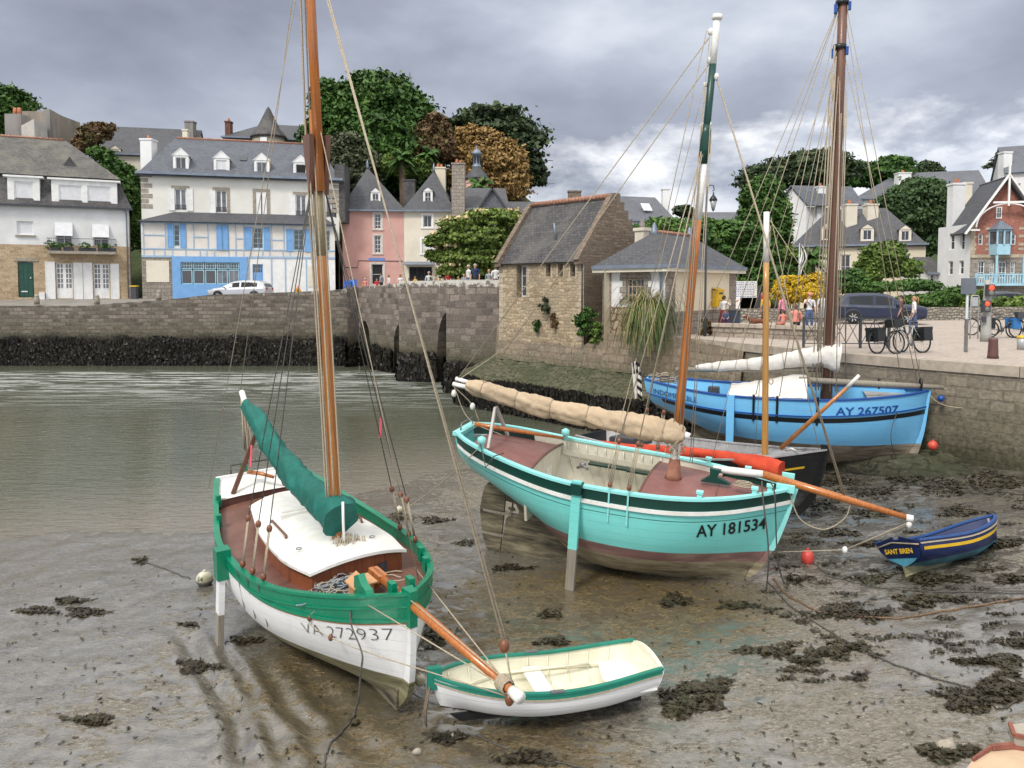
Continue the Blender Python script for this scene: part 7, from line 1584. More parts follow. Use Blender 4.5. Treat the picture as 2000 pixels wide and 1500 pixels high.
def cypress(label, Y, tiers, mt, n, size, group=None):
    bl = pblobs(tiers, Y, .8); cx = np.mean([b[0] for b in bl]); cy = Y; bz = hillz(cx, cy); o = empty('cypress_tree', (cx, cy, bz), label, 'tree', group); o['keeplocal'] = True
    mb = MB(); tp = max(b[2] for b in bl); mb.tube([(0, 0, -1), (.2, 0, (tp-bz)*.5), (0, 0, tp-bz-.3)], [.5, .35, .12], 8)
    for b in bl: c = Vector(b[:3])-Vector((cx, cy, bz)); mb.tube([(0, 0, max(1, c.z-1.8)), c*.6+Vector((0, 0, (c.z-.8)*.4)), c], [.18, .12, .05], 5)
    mb.build('trunk', m_bark, o); leaves('crown', bl, n, size, mt, o, origin=(cx, cy, bz), flat=.28, clump=.3, shell=(.5, 1.25)); return o
cypress('dark wind-shaped cypress with layered boughs right of the orange tree', 92, [(965, 222, 45, 12), (1000, 238, 30, 10), (920, 240, 40, 12), (975, 255, 60, 13), (1015, 275, 38, 12), (1025, 310, 30, 12), (985, 290, 50, 12), (1035, 335, 24, 10), (1018, 355, 32, 12), (900, 262, 30, 12), (1000, 330, 40, 14)], lf_pine, 5200, .62, HG)
def palm(px, pyc, Y, r, label, k=1.0, group='palm trees', yel=0):
    c = atY(px, pyc, Y); bz = min(hillz(c.x, c.y), c.z-2.0); o = empty('palm_tree', (c.x, c.y, bz), label, 'palm', group); o['keeplocal'] = True; h = c.z-bz
    mb = MB(); mb.tube([(0, 0, -.5), (.05, 0, h*.5), (0, 0, h-.15)], [.24*k, .2*k, .24*k], 8, wob=.1); mb.build('trunk', m_palmtrunk, o)
    C, A, B = [], [], []
    for i in range(30):
        a = 2*pi*i/30*7.3; el_ = random.uniform(-.5, 1.2); L_ = r*random.uniform(.8, 1.1)
        for j in range(13):
            q = (j+1)/13; x = L_*q*cos(el_)*1.0; z = L_*q*sin(el_)-L_*.75*q*q*(.8-.3*sin(el_)); p = np.array((cos(a)*x, sin(a)*x, h+z))
            for s_ in (-1, 1):
                t_ = np.array((cos(a), sin(a), -.4)); sd = np.array((-sin(a), cos(a), -.35*s_*0-.5))*s_ if s_ > 0 else -np.array((-sin(a), cos(a), .5)); sd = np.array((-sin(a)*s_, cos(a)*s_, -.55)); w = .30*k*(1-abs(q-.45))
                C.append(p+sd*w*.5); A.append(t_*.06*k); B.append(sd*w*.55+t_*.12*k)
    q = quads('fronds', np.array(C), np.array(A), np.array(B), lf_yellow if yel else lf_mid, o); return o
palm(785, 308, 78, 1.7, 'palm with yellowing fronds behind the pink house roof', 1.5, yel=0); palm(838, 300, 80, 1.5, 'palm between the pink house and cream house roofs', 1.4); palm(938, 362, 76, 1.8, 'pale palm head at the foot of the slim lantern tower', 1.3)
ptree('bright_shrub', 'bright green tree beside the left palm', 'tree', 80, [(760, 325, 26, 22), (815, 330, 24, 20)], 2200, .35, lf_bright, trunk_r=.15, group=HG)
ptree('broadleaf_tree', 'dark leafy tree at the upper left corner', 'tree', 82, [(10, 205, 45, 35), (-20, 240, 50, 60), (20, 255, 30, 30), (5, 190, 30, 20)], 6500, .45, lf_dark, trunk_r=.35, group=HG)
ptree('autumn_bush', 'bush with reddish leaves beside the bare grey building', 'tree', 76, [(185, 262, 24, 20), (205, 250, 16, 12), (170, 285, 22, 18)], 2400, .35, lf_rust, trunk_r=.15)
ptree('leafy_tree', 'green tree growing in the gap between the two big left houses', 'tree', 70, [(230, 340, 26, 24), (258, 380, 20, 40), (215, 320, 20, 16), (262, 440, 14, 60), (195, 300, 22, 14)], 5200, .32, lf_mid, trunk_r=.2, basez=4)
# the blossoming silk tree on the bridge end
alb = [(905, 442, 44, 18), (962, 425, 50, 17), (1008, 436, 30, 18), (866, 470, 32, 18), (930, 465, 62, 26), (1000, 475, 26, 24), (858, 500, 24, 16), (925, 500, 56, 28), (908, 530, 46, 20), (965, 520, 42, 28)]
bl = pblobs(alb, 50, .9); c = bl[4]; tr = tree('silk_tree', 'broad flat-topped silk tree with pinkish blossom beside the stone house', 'tree', (c[0], 50, 4.3), bl, 20000, .26, leafmat('leaf_silk', [(.05, .085, .018), (.095, .15, .03), (.15, .21, .04), (.24, .29, .07)]), trunk_r=.22, flat=.3, clump=.13, shell=(.55, 1.05))
bt_ = [(x, y, z+rz*.5, rx*.98, ry*.98, rz*.65) for x, y, z, rx, ry, rz in bl]; leaves('blossom', bt_, 1300, .13, lf_blossom, tr, origin=tuple(tr.location), flat=.3, clump=.2, shell=(.95, 1.05), lowcut=.1)
# right-hand greenery
ptree('round_tree', 'low round green tree behind the yellow kiosk, left of the lamp', 'tree', 56, [(1300, 450, 55, 22), (1270, 470, 40, 26), (1345, 460, 40, 24)], 9000, .3, lf_mid, trunk_r=.25, basez=3, flat=.4)
ptree('spreading_tree', 'spreading green tree right of the kiosk behind the signboard', 'tree', 58, [(1430, 455, 50, 22), (1400, 490, 45, 30), (1470, 490, 45, 30), (1420, 530, 40, 26), (1490, 540, 45, 30), (1385, 445, 30, 18)], 12000, .32, lf_mid, trunk_r=.28, basez=3)
ptree('willow_tree', 'tall narrow dark green weeping tree on the slope left of the white hill house', 'tree', 74, [(1490, 400, 34, 45), (1475, 440, 30, 40), (1510, 440, 28, 50), (1468, 385, 20, 22), (1500, 480, 36, 40)], 10000, .38, lf_dark, trunk_r=.35, group=HG, flat=1.2)
cypress('broad dark pine crown on the hilltop above the white hill house', 100, [(1600, 310, 42, 12), (1560, 325, 50, 13), (1510, 340, 40, 14), (1620, 330, 40, 16), (1480, 355, 28, 14), (1580, 345, 55, 14), (1540, 355, 50, 14)], lf_pine, 9500, .55, HG)
ptree('hilltop_tree', 'rounded dark tree on the skyline right of the brown mast', 'tree', 112, [(1745, 325, 36, 18), (1690, 335, 42, 16), (1730, 345, 50, 18), (1665, 350, 30, 20)], 6000, .6, lf_dark, trunk_r=.4, group=HG)
ptree('hilltop_tree', 'small dark round tree on the skyline above the long grey roof', 'tree', 118, [(1812, 333, 22, 16), (1828, 342, 16, 10)], 2600, .5, lf_pine, trunk_r=.3, group=HG)
ptree('hilltop_tree', 'loose pale tree crown at the right edge behind the tall chimney', 'tree', 96, [(1968, 312, 26, 14), (1945, 325, 18, 8), (1995, 298, 16, 14)], 700, .45, lf_olive, trunk_r=.2, group=HG)
ptree('broadleaf_tree', 'big rounded green tree between the manor and the villa', 'tree', 76, [(1790, 385, 48, 32), (1770, 420, 50, 40), (1815, 420, 45, 45), (1825, 465, 35, 40), (1750, 400, 35, 25), (1800, 370, 40, 20)], 15000, .38, lf_mid if False else leafmat('leaf_deep', [(.025, .055, .02), (.05, .095, .032), (.085, .14, .05)]), trunk_r=.4, basez=4, group=HG)
ptree('magnolia_tree', 'glossy green garden tree in front of the manor', 'tree', 58, [(1725, 500, 34, 28), (1705, 520, 28, 24), (1760, 525, 34, 20), (1690, 540, 30, 14)], 6000, .26, lf_bright, trunk_r=.15, basez=3.4)
palm(1585, 505, 58, 1.7, 'palm with yellow tips in front of the manor, left of the brown mast', 1.2)
ptree('garden_tree', 'fan-leaved green shrub left of the manor palm', 'tree', 59, [(1535, 505, 26, 22), (1555, 535, 26, 20), (1520, 545, 26, 20)], 3600, .28, lf_bright, trunk_r=.12, basez=3.2)
ptree('far_tree', 'small dark cypress beyond the kiosk roof', 'tree', 88, [(1335, 412, 18, 10), (1345, 418, 16, 8)], 900, .45, lf_pine, trunk_r=.2)
def shrub(name, label, Y, blobs, n, size, mt, bz=3.0, group=None, cat='shrub', parent=None):
    bl = pblobs(blobs, Y, .8); cx = bl[0][0]; o = empty(name, (cx, Y, bz), label, cat, group); o['keeplocal'] = True
    mb = MB(); 
    for b in bl[:4]: c = Vector(b[:3])-Vector((cx, Y, bz)); mb.tube([(c.x*.97, .1, 0), c], [.04, .02], 5)
    mb.build('stem', m_bark, o); leaves('foliage', bl, n, size, mt, o, origin=(cx, Y, bz)); return o
shrub('yellow_shrub', 'clipped golden yellow shrub behind the people by the war memorial', 47, [(1550, 563, 32, 24), (1595, 562, 32, 26), (1572, 575, 50, 20)], 6500, .17, lf_yellow)
shrub('hedge', 'long low juniper hedge above the parking, in front of the manor', 54, [(1640, 555, 34, 22), (1690, 562, 40, 12), (1740, 560, 44, 10), (1790, 558, 40, 12), (1665, 545, 26, 18)], 7000, .22, lf_mid, 3.2, cat='hedge')
shrub('hedge', 'green shrubs on top of the rubble wall left of the sign post', 50, [(1790, 588, 36, 12), (1830, 590, 34, 12), (1850, 582, 34, 16), (1870, 580, 26, 20)], 5200, .16, lf_dark, 3.2, cat='hedge')
shrub('hedge', 'yellow-green ground plants on the wall behind the traffic lights', 49, [(1905, 588, 24, 14), (1950, 592, 30, 12), (1990, 590, 34, 12), (1920, 580, 14, 14)], 4200, .15, lf_bright, 3.2, cat='hedge')
# wall plants and pampas
def tuft(name, label, p, n, L_, w, mt, spread=.5, droop=.9, out=(-.35, -.9, 0), cat='plant'):
    o = empty(name, p, label, cat); C, A, B = [], [], []
    for i in range(n):
        a = random.uniform(0, 6.28); s_ = spread*random.random(); l_ = L_*random.uniform(.35, 1.1); dr_ = droop*random.uniform(.45, 1.4)
        q = np.array((s_*cos(a)*.7, s_*sin(a)*.5, random.uniform(-.1, .25))); v = np.array((cos(a)*.5+out[0]*.6, sin(a)*.4+out[1]*.6, 1.1+.4*random.random())); m = 6; pr = q
        for j in range(m):
            v = v+np.array((0, 0, -dr_*.55)); st = v/np.linalg.norm(v)*l_/m; C.append(pr+st/2); A.append(np.array((-sin(a), cos(a), 0))*w*(1-j/m*.6)); B.append(st*.55); pr = pr+st
    quads('blades', np.array(C), np.array(A), np.array(B), mt, o); return o
pp = Vector((5.42, 30.75, 3.9)); tuft('pampas_grass', 'big shaggy grass tuft hanging over the quay below the kiosk window', pp, 620, 2.5, .016, lf_dry, .32, 1.25, (-.2, -.45, 0))
tuft('pampas_grass', 'green inner blades of the hanging grass tuft at the kiosk corner', Vector((5.55, 30.6, 3.8)), 420, 2.4, .016, lf_mid, .3, 1.3, (-.2, -.45, 0))
for (px, py, Y, r, n, mt, lab) in ((1062, 600, 35.3, .42, 380, lf_olive, 'green weeds rooted in the middle of the stone house wall'), (1085, 630, 35.0, .5, 420, lf_rust, 'dry brown weeds hanging on the stone house wall'), (1048, 638, 35.8, .35, 260, lf_mid, 'small weed clump low on the stone house wall'), (1145, 635, 33.4, .8, 900, lf_mid, 'ferns and ivy in the nook between stone house and kiosk'), (1165, 655, 32.9, .5, 420, lf_bright, 'bright ivy at the foot of the kiosk drain pipe'), (1378, 640, 31.5, .4, 260, lf_rust, 'withered plant at the foot of the kiosk side wall')):
    c = atY(px, py, Y); o = empty('wall_plant', c, lab, 'plant'); leaves('foliage', [(c.x, c.y, c.z, r*.6, r*.4, r)], n, .10, mt, o, origin=tuple(c), droop=.3)
# ================================================================== SEAWEED, CHAINS AND ROPES ON THE MUD
def onmud(px, py, dz=.0):
    z = -.6
    for _ in range(6): p = atz(px, py, z+dz); z = mudz(p.x, p.y, True)
    return Vector((p.x, p.y, z+dz))
C, A, B = [], [], []
def patch(px, py, wx, wy, n, s=.07):
    for _ in range(n):
        r = sqrt(random.random()); a = random.uniform(0, 6.28); q = 1+.35*sin(a*3+px)+.2*sin(a*5+py)
        p = onmud(px+wx*r*q*cos(a), py+wy*r*q*sin(a), .01+.04*(1-r)*random.random()); v = rv(1)[0]; v[2] *= .35; u = np.cross(v, (0, 0, 1)); u = u/(np.linalg.norm(u)+1e-6)+np.array((0, 0, random.gauss(0, .35)))
        C.append(tuple(p)); A.append(u*s*random.uniform(.15, .4)); B.append(v*s*random.uniform(.5, 1.3))
PL = [(1380, 1345, 50, 18, 420), (1340, 1375, 60, 22, 420), (1320, 1172, 30, 12, 160), (1075, 1198, 22, 8, 110), (1080, 1252, 32, 7, 150), (1640, 1195, 55, 14, 300), (1700, 1200, 45, 12, 200), (1800, 1172, 42, 13, 220), (1830, 1130, 60, 12, 260), (1700, 1130, 40, 10, 160), (1620, 1272, 40, 14, 220), (1655, 1262, 30, 12, 130), (1575, 1290, 30, 8, 120), (1500, 1270, 60, 10, 200), (1900, 1365, 70, 22, 480), (1960, 1340, 55, 25, 420), (1940, 1290, 70, 10, 260), (1850, 1470, 60, 14, 300), (1990, 1255, 30, 8, 90), (1870, 1170, 30, 6, 90),
      (180, 1405, 38, 9, 170), (165, 1195, 34, 9, 150), (140, 1172, 32, 6, 120), (75, 1192, 40, 6, 120), (275, 1095, 14, 7, 60), (385, 1302, 34, 12, 220), (370, 1218, 14, 3, 40), (480, 1250, 30, 8, 110), (850, 1015, 30, 6, 130), (910, 1060, 20, 6, 60), (780, 1010, 28, 8, 90), (850, 1240, 34, 26, 160), (870, 1440, 34, 10, 160), (1030, 1480, 60, 12, 200), (690, 1410, 12, 8, 20), (1000, 1108, 40, 6, 120), (1440, 1182, 40, 8, 160),
      (1640, 940, 50, 10, 260), (1700, 960, 60, 10, 300), (1780, 935, 60, 10, 300), (1600, 985, 40, 10, 220), (1700, 1000, 60, 8, 240), (1850, 950, 70, 14, 380), (1950, 940, 60, 20, 360), (1950, 1060, 50, 12, 220), (1880, 1000, 50, 8, 200), (1640, 1040, 40, 8, 160), (1700, 1060, 50, 6, 150), (1560, 1130, 30, 8, 90), (1980, 1130, 40, 8, 140), (1730, 880, 60, 10, 240), (1900, 880, 80, 14, 320)]
for q in PL: patch(*q, s=.075)
for _ in range(1100):    # loose scraps
    px, py = random.uniform(0, 2000), random.uniform(930, 1500)
    if px < 900 and py < 1120: continue
    if px < 1300 and random.random() < .35: continue
    patch(px, py, 4, 2, random.choice((1, 1, 2, 3)), s=.04)
for _ in range(150): px, py = random.uniform(1500, 2000), random.uniform(900, 1330); patch(px, py, random.uniform(10, 30), random.uniform(2, 6), random.randint(12, 40), s=.05)
tag(quads('seaweed', np.array(C), np.array(A), np.array(B), lf_weed), kind='stuff', label='dark seaweed scattered over the wet mud', cat='seaweed')
# stones
random.seed(11)
def stone(px, py, r, m, label=None):
    p = onmud(px, py); mb = MB(); mb.ball((0, 0, 0), r, 8, sz=.6)
    for v in mb.v: v += Vector((noise.noise(v*9+p), noise.noise(v*8+p*2), noise.noise(v*7+p*3)))*r*.6
    o = mb.build('stone', m); o.location = p+Vector((0, 0, r*.1)); return tag(o, label, 'stone')
stone(1178, 1442, .045, m_muddy, 'small round stone on the mud below the white dinghy'); stone(1850, 1462, .11, m_granite, 'pale square stone half covered by weed near the bottom right corner'); stone(815, 1470, .06, m_granite, 'pale stone by the hanging painter of the white dinghy'); stone(1895, 1348, .03, m_terracotta, 'orange pebble in the weed at the chain\'s end, bottom right')
# chains and lines lying on mud
def groundline(name, label, pts, r, m, cat='rope', lift=.012):
    P = []
    for (a, b_), (c, d) in zip(pts, pts[1:]):
        for k in range(8): q = k/8; P.append(onmud(a+(c-a)*q+random.uniform(-1.5, 1.5), b_+(d-b_)*q+random.uniform(-1, 1), lift))
    P.append(onmud(*pts[-1], lift)); mb = MB(); mb.tube(P, r, 5); o = mb.build(name, m); return tag(o, label, cat)
groundline('mooring_chain', 'long rusty mooring chain curving across the mud below the navy dinghy', [(1510, 1130), (1540, 1165), (1600, 1195), (1680, 1205), (1760, 1208), (1850, 1192), (2000, 1168)], .018, mat('rusty_chain', (.10, .06, .035), .8, (.2, .12, .07), 30), 'chain')
groundline('mooring_rope', 'dark rope running from the turquoise boat\'s bow to the weed at bottom right', [(1500, 1135), (1540, 1180), (1640, 1245), (1740, 1295), (1830, 1325), (1895, 1342)], .013, m_ropedark)
groundline('mooring_rope', 'thin dark rope on the mud from the red buoy to the right edge', [(1590, 1100), (1620, 1125), (1700, 1145), (1800, 1155), (2000, 1158)], .010, m_ropedark)
groundline('mooring_rope', 'rope trailing from the sky-blue boat\'s keel to the right edge', [(1762, 925), (1785, 938), (1850, 945), (1950, 958), (2000, 965)], .012, m_ropedark)
groundline('mooring_rope', 'dark rope coming down from the white boat and leaving at the bottom edge', [(700, 1365), (690, 1400), (665, 1432), (645, 1450), (636, 1475), (632, 1510)], .013, m_ropedark)
groundline('mooring_rope', 'thin line between the weed clump and the white S4 buoy', [(275, 1095), (320, 1110), (372, 1130)], .009, m_ropedark)
groundline('mooring_rope', 'dark rope on the mud under the white dinghy running to the lower right', [(930, 1435), (960, 1450), (1010, 1470), (1060, 1482), (1120, 1495), (1180, 1510)], .010, m_ropedark)
groundline('twig', 'curved pale twig lying in the weed at the right edge', [(1935, 1370), (1945, 1385), (1965, 1382), (1985, 1368), (2000, 1362)], .010, m_bark, 'twig')
for k, (px, py, r, m, lab, sq) in enumerate(((400, 1122, .155, None, 'cream round buoy marked S4 left of the white boat', .95), (780, 992, .10, None, 'small cream buoy behind the white boat', 1.0), (820, 1328, .075, None, 'small white buoy hanging between white boat and dinghy', 1.15), (1577, 1078, .125, 'r', 'red pear-shaped buoy by the turquoise boat\'s bow', 1.25), (1822, 870, .13, 'o', 'orange-red ball buoy right of the sky-blue boat', 1.0))):
    m_ = m and mat('red_buoy' if m == 'r' else 'orange_buoy', (.62, .07, .055) if m == 'r' else (.62, .10, .05), .45, (.5, .05, .04), 6) or mat('cream_buoy', (.62, .60, .50), .5, (.30, .29, .18), 2.5)
    p = onmud(px, py+ (20 if k == 0 else 10)); 
    if k == 4: p = atY(px, py, 20.3)
    if k == 2: p = atY(px, py, 10.3)
    if k == 3: p = onmud(px, 1098)
    if k == 4 or k == 2: z = p.z
    else: z = p.z+r*.75
    mb = MB(); mb.ball((0, 0, 0), r, 16, sz=sq); mb.lathe([(r*.25, r*sq*.95), (r*.2, r*sq*1.15), (r*.1, r*sq*1.2)], 8)
    if k == 0:
        o = empty('mooring_buoy', (p.x, p.y, z), lab, 'buoy'); o['keeplocal'] = True; q = mb.build('float', m_, o)
        mb = MB(); mb.lathe([(r*1.0, -r*.15), (r*1.015, -r*.3), (r*.8, -r*.63), (r*.3, -r*.93)], 14); mb.build('tarred_base', m_ropedark, o)
        cu = bpy.data.curves.new('t', 'FONT'); cu.body = 'S4'; cu.size = .12; to = bpy.data.objects.new('t', cu); COL.objects.link(to); bpy.context.view_layer.update(); me = bpy.data.meshes.new_from_object(to.evaluated_get(bpy.context.evaluated_depsgraph_get())); bpy.data.objects.remove(to)
        mb = MB(); vs = []
        for v in me.vertices: d_ = Vector((v.co.x-.07-.02, -r*.9, v.co.y-.0)).normalized(); vs.append(d_*(r*1.02))
        mb.add(vs, [list(q_.vertices) for q_ in me.polygons]); mb.build('lettering', m_blackp, o)
    else:
        o = mb.build('mooring_buoy', m_); o.location = (p.x, p.y, z); tag(o, lab, 'buoy')
# free lines in the air
def line(name, label, pts, r, m, sag=0, cat='rope'):
    P = []
    for a, c in zip(pts, pts[1:]):
        for k in range(10): q = k/10; v = Vector(a).lerp(Vector(c), q); v.z -= sag*4*q*(1-q); P.append(v)
    P.append(Vector(pts[-1])); mb = MB(); mb.tube(P, r, 5); return tag(mb.build(name, m), label, cat)
line('mooring_rope', 'taut rope from the white boat\'s bow to the white dinghy', [Wb.M @ Vector((6.5, 0, .55)), atY(865, 1378, 9.9)], .011, m_ropedark, .05)
line('mooring_rope', 'pair of lines from behind the white boat to the turquoise boat\'s stern', [onmud(780, 1000, .05), T.M @ Vector((.7, -1.0, 2.3))], .010, m_rope, .1)
line('mooring_rope', 'rope running from the turquoise boat\'s stern up to the stone quay ring', [T.M @ b0 if False else T.M @ Vector((-.25, 0, 3.4)), atY(1050, 625, 35.5)], .010, m_rope, .1)
# flag on the turquoise boat's shroud
fl = empty('flag', atY(1243, 705, 15.3), 'small black and white striped flag hanging limp by the turquoise boat\'s rigging', 'flag'); fl['keeplocal'] = True
mb = MB(); rows = []; mi = []
for i in range(19):
    u = i/18; rows.append([(( -.10+.2*j/8)*(1-.3*u)+.05*u, .035*sin(j*1.7+u*3), -.72*u-.05*abs(j-3)*.3) for j in range(9)])
fsn = []; 
mb.grid(rows)
mb.m = [1 if (k//8) % 4 in (0, 1) and (k % 8) > 2 or (k//8) < 6 and (k % 8) % 3 == 1 else 0 for k in range(len(mb.f))]
mb.build('cloth', [m_tarpwhite, m_blackp], fl); line('flag_halyard', 'thin halyard carrying the striped flag', [atY(1243, 700, 15.3), atY(1375, 170, 14.6)], .006, m_rope, 0, 'rope')
line('flag_halyard', 'lower halyard from the striped flag down to the turquoise boat', [atY(1243, 700, 15.3), atY(1180, 945, 14.0)], .006, m_rope, 0, 'rope')
# ================================================================== STREET FURNITURE
def thing(name, p, label, cat, group=None, rz=0):
    o = empty(name, p, label, cat, group); o['keeplocal'] = True; o.rotation_euler = (0, 0, rz); return o
def gq(px, py, z=3.0): return atz(px, py, z)
# rubble wall at the back of the quay
mb = MB(); wp = [(1425, 43), (1560, 43.5), (1700, 45), (1830, 46), (2080, 47)]
for (pa, ya), (pb, yb) in zip(wp, wp[1:]): a, c = atY(pa, 600, ya), atY(pb, 600, yb); mb.bar((a.x, a.y, 3.38), (c.x, c.y, 3.38), .4, .78)
tag(mb.build('rubble_wall', m_lowwall), 'low rubble stone wall at the back of the quay behind the dark car', 'wall')
mb = MB(); a, c = gq(1392, 657), gq(1632, 667); mb.prism([(a.x, a.y, 3), (c.x, c.y, 3), (c.x+.15, c.y+.7, 3), (a.x+.15, a.y+.7, 3)], (0, 0, .40)); tw = mb.build('terrace_wall', m_terrace); tag(tw, 'low stone bench wall along the quay edge with people sitting on it', 'wall')
mb = MB()
for k in range(8): p, q = Vector((a.x-.06, a.y-.06, 3.40)).lerp(Vector((c.x-.06, c.y-.06, 3.40)), k/8), Vector((a.x-.06, a.y-.06, 3.40)).lerp(Vector((c.x-.06, c.y-.06, 3.40)), (k+.985)/8); mb.prism([p, q, q+Vector((.15, .8, 0)), p+Vector((.15, .8, 0))], (0, 0, .12+.004*(k % 3)))
mb.build('coping', m_coping, tw)
# railing with crossed bars
f = Fac((9.55, 25.1), (12.25, 24.9), 3); o = empty('railing', f.pt(f.L/2, 3), 'black metal railing with crossed bars on the quay behind the sky-blue boat', 'railing'); npn = 3
for k in range(npn+1): u = f.L*k/npn; mb = MB(f.M); mb.box(u-.035, -.035, 3, u+.035, .035, 4.02); mb.build('post', m_dgrey, o)
for k in range(npn):
    u0, u1 = f.L*k/npn+.036, f.L*(k+1)/npn-.036; mb = MB(f.M); mb.bar((u0, 0, 3.97), (u1, 0, 3.97), .04, .04); mb.bar((u0, 0, 3.15), (u1, 0, 3.15), .03, .03); h = (u1-u0)/2
    for q in range(2): a, c = u0+h*q, u0+h*(q+1); mb.bar((a, .005, 3.16), (c, .005, 3.95), .018, .018); mb.bar((a, -.014, 3.95), (c, -.014, 3.16), .018, .018); mb.bar((c-.0, .03, 3.15), (c-.0, .03, 3.96), .018, .018)
    mb.build('crossed_panel', m_dgrey, o)
# sign post seen from behind
p = gq(1886, 688); o = thing('road_sign', p, 'grey back of a square road sign on a galvanised post on the quay', 'road sign'); m_galv = mat('galvanised_post', (.42, .44, .45), .45, (.36, .38, .39), 8, .05, metal=.3)
mb = MB(); mb.lathe([(.055, 0), (.055, 1.0), (.062, 1.0), (.062, 1.05), (.042, 1.06), (.042, 2.28), (.01, 2.3)], 10); mb.build('post', m_galv, o)
mb = MB(); mb.box(-.24, -.055, 1.78, .22, -.07, 2.26); mb.box(-.24, -.05, 1.9, .22, -.035, 1.93); mb.build('sign_back', mat('sign_back_grey', (.13, .15, .18), .5), o)
# traffic lights
p = gq(1925, 667); o = thing('traffic_light', p, 'grey traffic light post with two red lamps lit', 'traffic light'); mb = MB(); mb.lathe([(.19, 0), (.17, .3), (.15, 1.2), (.11, 1.9), (.11, 2.25)], 12); mb.build('post', mat('post_grey', (.36, .36, .34), .5), o)
m_red = emat('red_lamp', (1.0, .05, .02), 2.2)
for (x, z, r) in ((-.02, 1.88, .10), (-.15, 1.30, .09)):
    mb = MB(); mb.box(x-.13, -.28, z-.22, x+.13, -.10, z+.20); h = mb.build('lamp_housing', m_dgrey, o); T_ = Matrix.Translation((x, -.285, z+.09)) @ Matrix.Rotation(pi/2, 4, 'X'); mb = MB(T_); mb.lathe([(r, 0), (r*.8, .03), (.01, .04)], 14); mb.build('red_lamp', m_red, h)
    mb = MB(Matrix.Translation((x, -.285, z-.11)) @ Matrix.Rotation(pi/2, 4, 'X')); mb.lathe([(r, 0), (r*.8, .02), (.01, .03)], 14); mb.build('green_lamp', mat('unlit_lamp', (.16, .18, .15), .3), h)
    mb = MB(); mb.tube([(x+r*1.1*cos(t), -.30, z+.09+r*1.1*sin(t)) for t in [pi*i/8 for i in range(9)]], .014, 4); mb.build('visor', m_dgrey, h)
mb = MB(); mb.box(-.25, -.2, .72, -.12, -.1, .92); mb.build('push_button_box', m_dgrey, o)
p = gq(1939, 700); o = thing('bollard', p, 'rust-brown tapered bollard by the quay edge at the right', 'bollard'); mb = MB(); mb.lathe([(.15, 0), (.135, .1), (.115, .5), (.12, .56), (.02, .57)], 14); mb.build('post', mat('bollard_brown', (.115, .05, .045), .55, (.09, .04, .035), 6), o)
p = gq(1901, 662); o = thing('metal_hoop', p, 'thin galvanised hoop barrier beside the traffic light', 'barrier'); mb = MB(); mb.tube([(-.13, 0, 0), (-.13, 0, 1.6), (-.08, 0, 1.66), (.13, 0, 1.66), (.17, 0, 1.6), (.17, 0, 0)], .022, 6); mb.box(-.1, -.01, 1.25, .13, .01, 1.6); mb.build('hoop', m_galv, o)
p = gq(1996, 683); o = thing('litter_bin', p, 'steel litter bin with yellow band at the right edge', 'bin'); mb = MB(); mb.lathe([(.14, 0), (.15, .4)], 12); mb.build('drum', m_galv, o); mb = MB(); mb.lathe([(.155, .36), (.155, .45)], 12); mb.build('yellow_band', m_yellowp, o)
# signboard, poster, letter box, bin
p = gq(1478, 622); o = thing('direction_board', p, 'white stacked direction board on a dark post near the kiosk', 'sign'); k = p.y/1500
mb = MB(); mb.box(-.05, -.05, 0, .22, .12, 2.05); mb.build('post', m_dgrey, o)
for i in range(7):
    z = (622-581)*k+i*4.6*k; mb = MB(); mb.box(-46*k, -.09, z, -.04, -.06, z+4.1*k); q = mb.build('sign_plate', m_whitetrim, o); mb = MB()
    x = -42*k
    while x < -.2: w = random.uniform(.04, .14); mb.box(x, -.096, z+1.4*k, x+w, -.091, z+2.7*k); x += w+.04
    mb.build('lettering', m_dkblue, q)
p = gq(1438, 626); o = thing('poster_board', p, 'small white poster board with a red swoosh below the direction board', 'sign'); k = p.y/1500; mb = MB(); mb.box(-6*k, 0, 22*k, 7*k, .04, 46*k); mb.build('board', m_whitetrim, o); mb = MB(); mb.prism([(-4*k, -.01, 36*k), (4*k, -.01, 41*k), (4*k, -.01, 39*k), (-4*k, -.01, 34*k)], (0, .008, 0)); mb.build('red_mark', m_tarpred, o); mb = MB(); mb.box(-.03, .01, 0, .03, .03, 22*k); mb.build('post', m_dgrey, o)
fbn = fb.n; u, z = fb.uz(1404, 581, -.2); p = fb.pt(u, z-.42, -.16); o = empty('letter_box', p, 'yellow wall letter box on the cream side of the kiosk', 'letter box'); mb = MB(fb.M); mb.box(u-.32, -.30, z-.40, u+.32, -.045, z+.30); mb.prism([(u-.34, -.33, z+.30), (u+.34, -.33, z+.30), (u+.34, -.045, z+.40), (u-.34, -.045, z+.40)], (0, 0, .03)); mb.build('box', mat('post_yellow', (.78, .48, .01), .4), o); mb = MB(fb.M); mb.box(u-.2, -.306, z+.14, u+.2, -.301, z+.22); mb.box(u-.24, -.306, z-.15, u+.24, -.301, z-.13); mb.build('slot', m_dgrey, o)
p = gq(1428, 645); o = thing('waste_container', p, 'dark blue-grey waste container beside the kiosk', 'container'); mb = MB(); mb.box(-.33, -.3, 0, .33, .3, .86); mb.build('body', mat('container_blue', (.045, .065, .10), .5), o); mb = MB(); mb.box(-.35, -.32, .86, .35, .32, .93); mb.build('lid', m_dgrey, o)
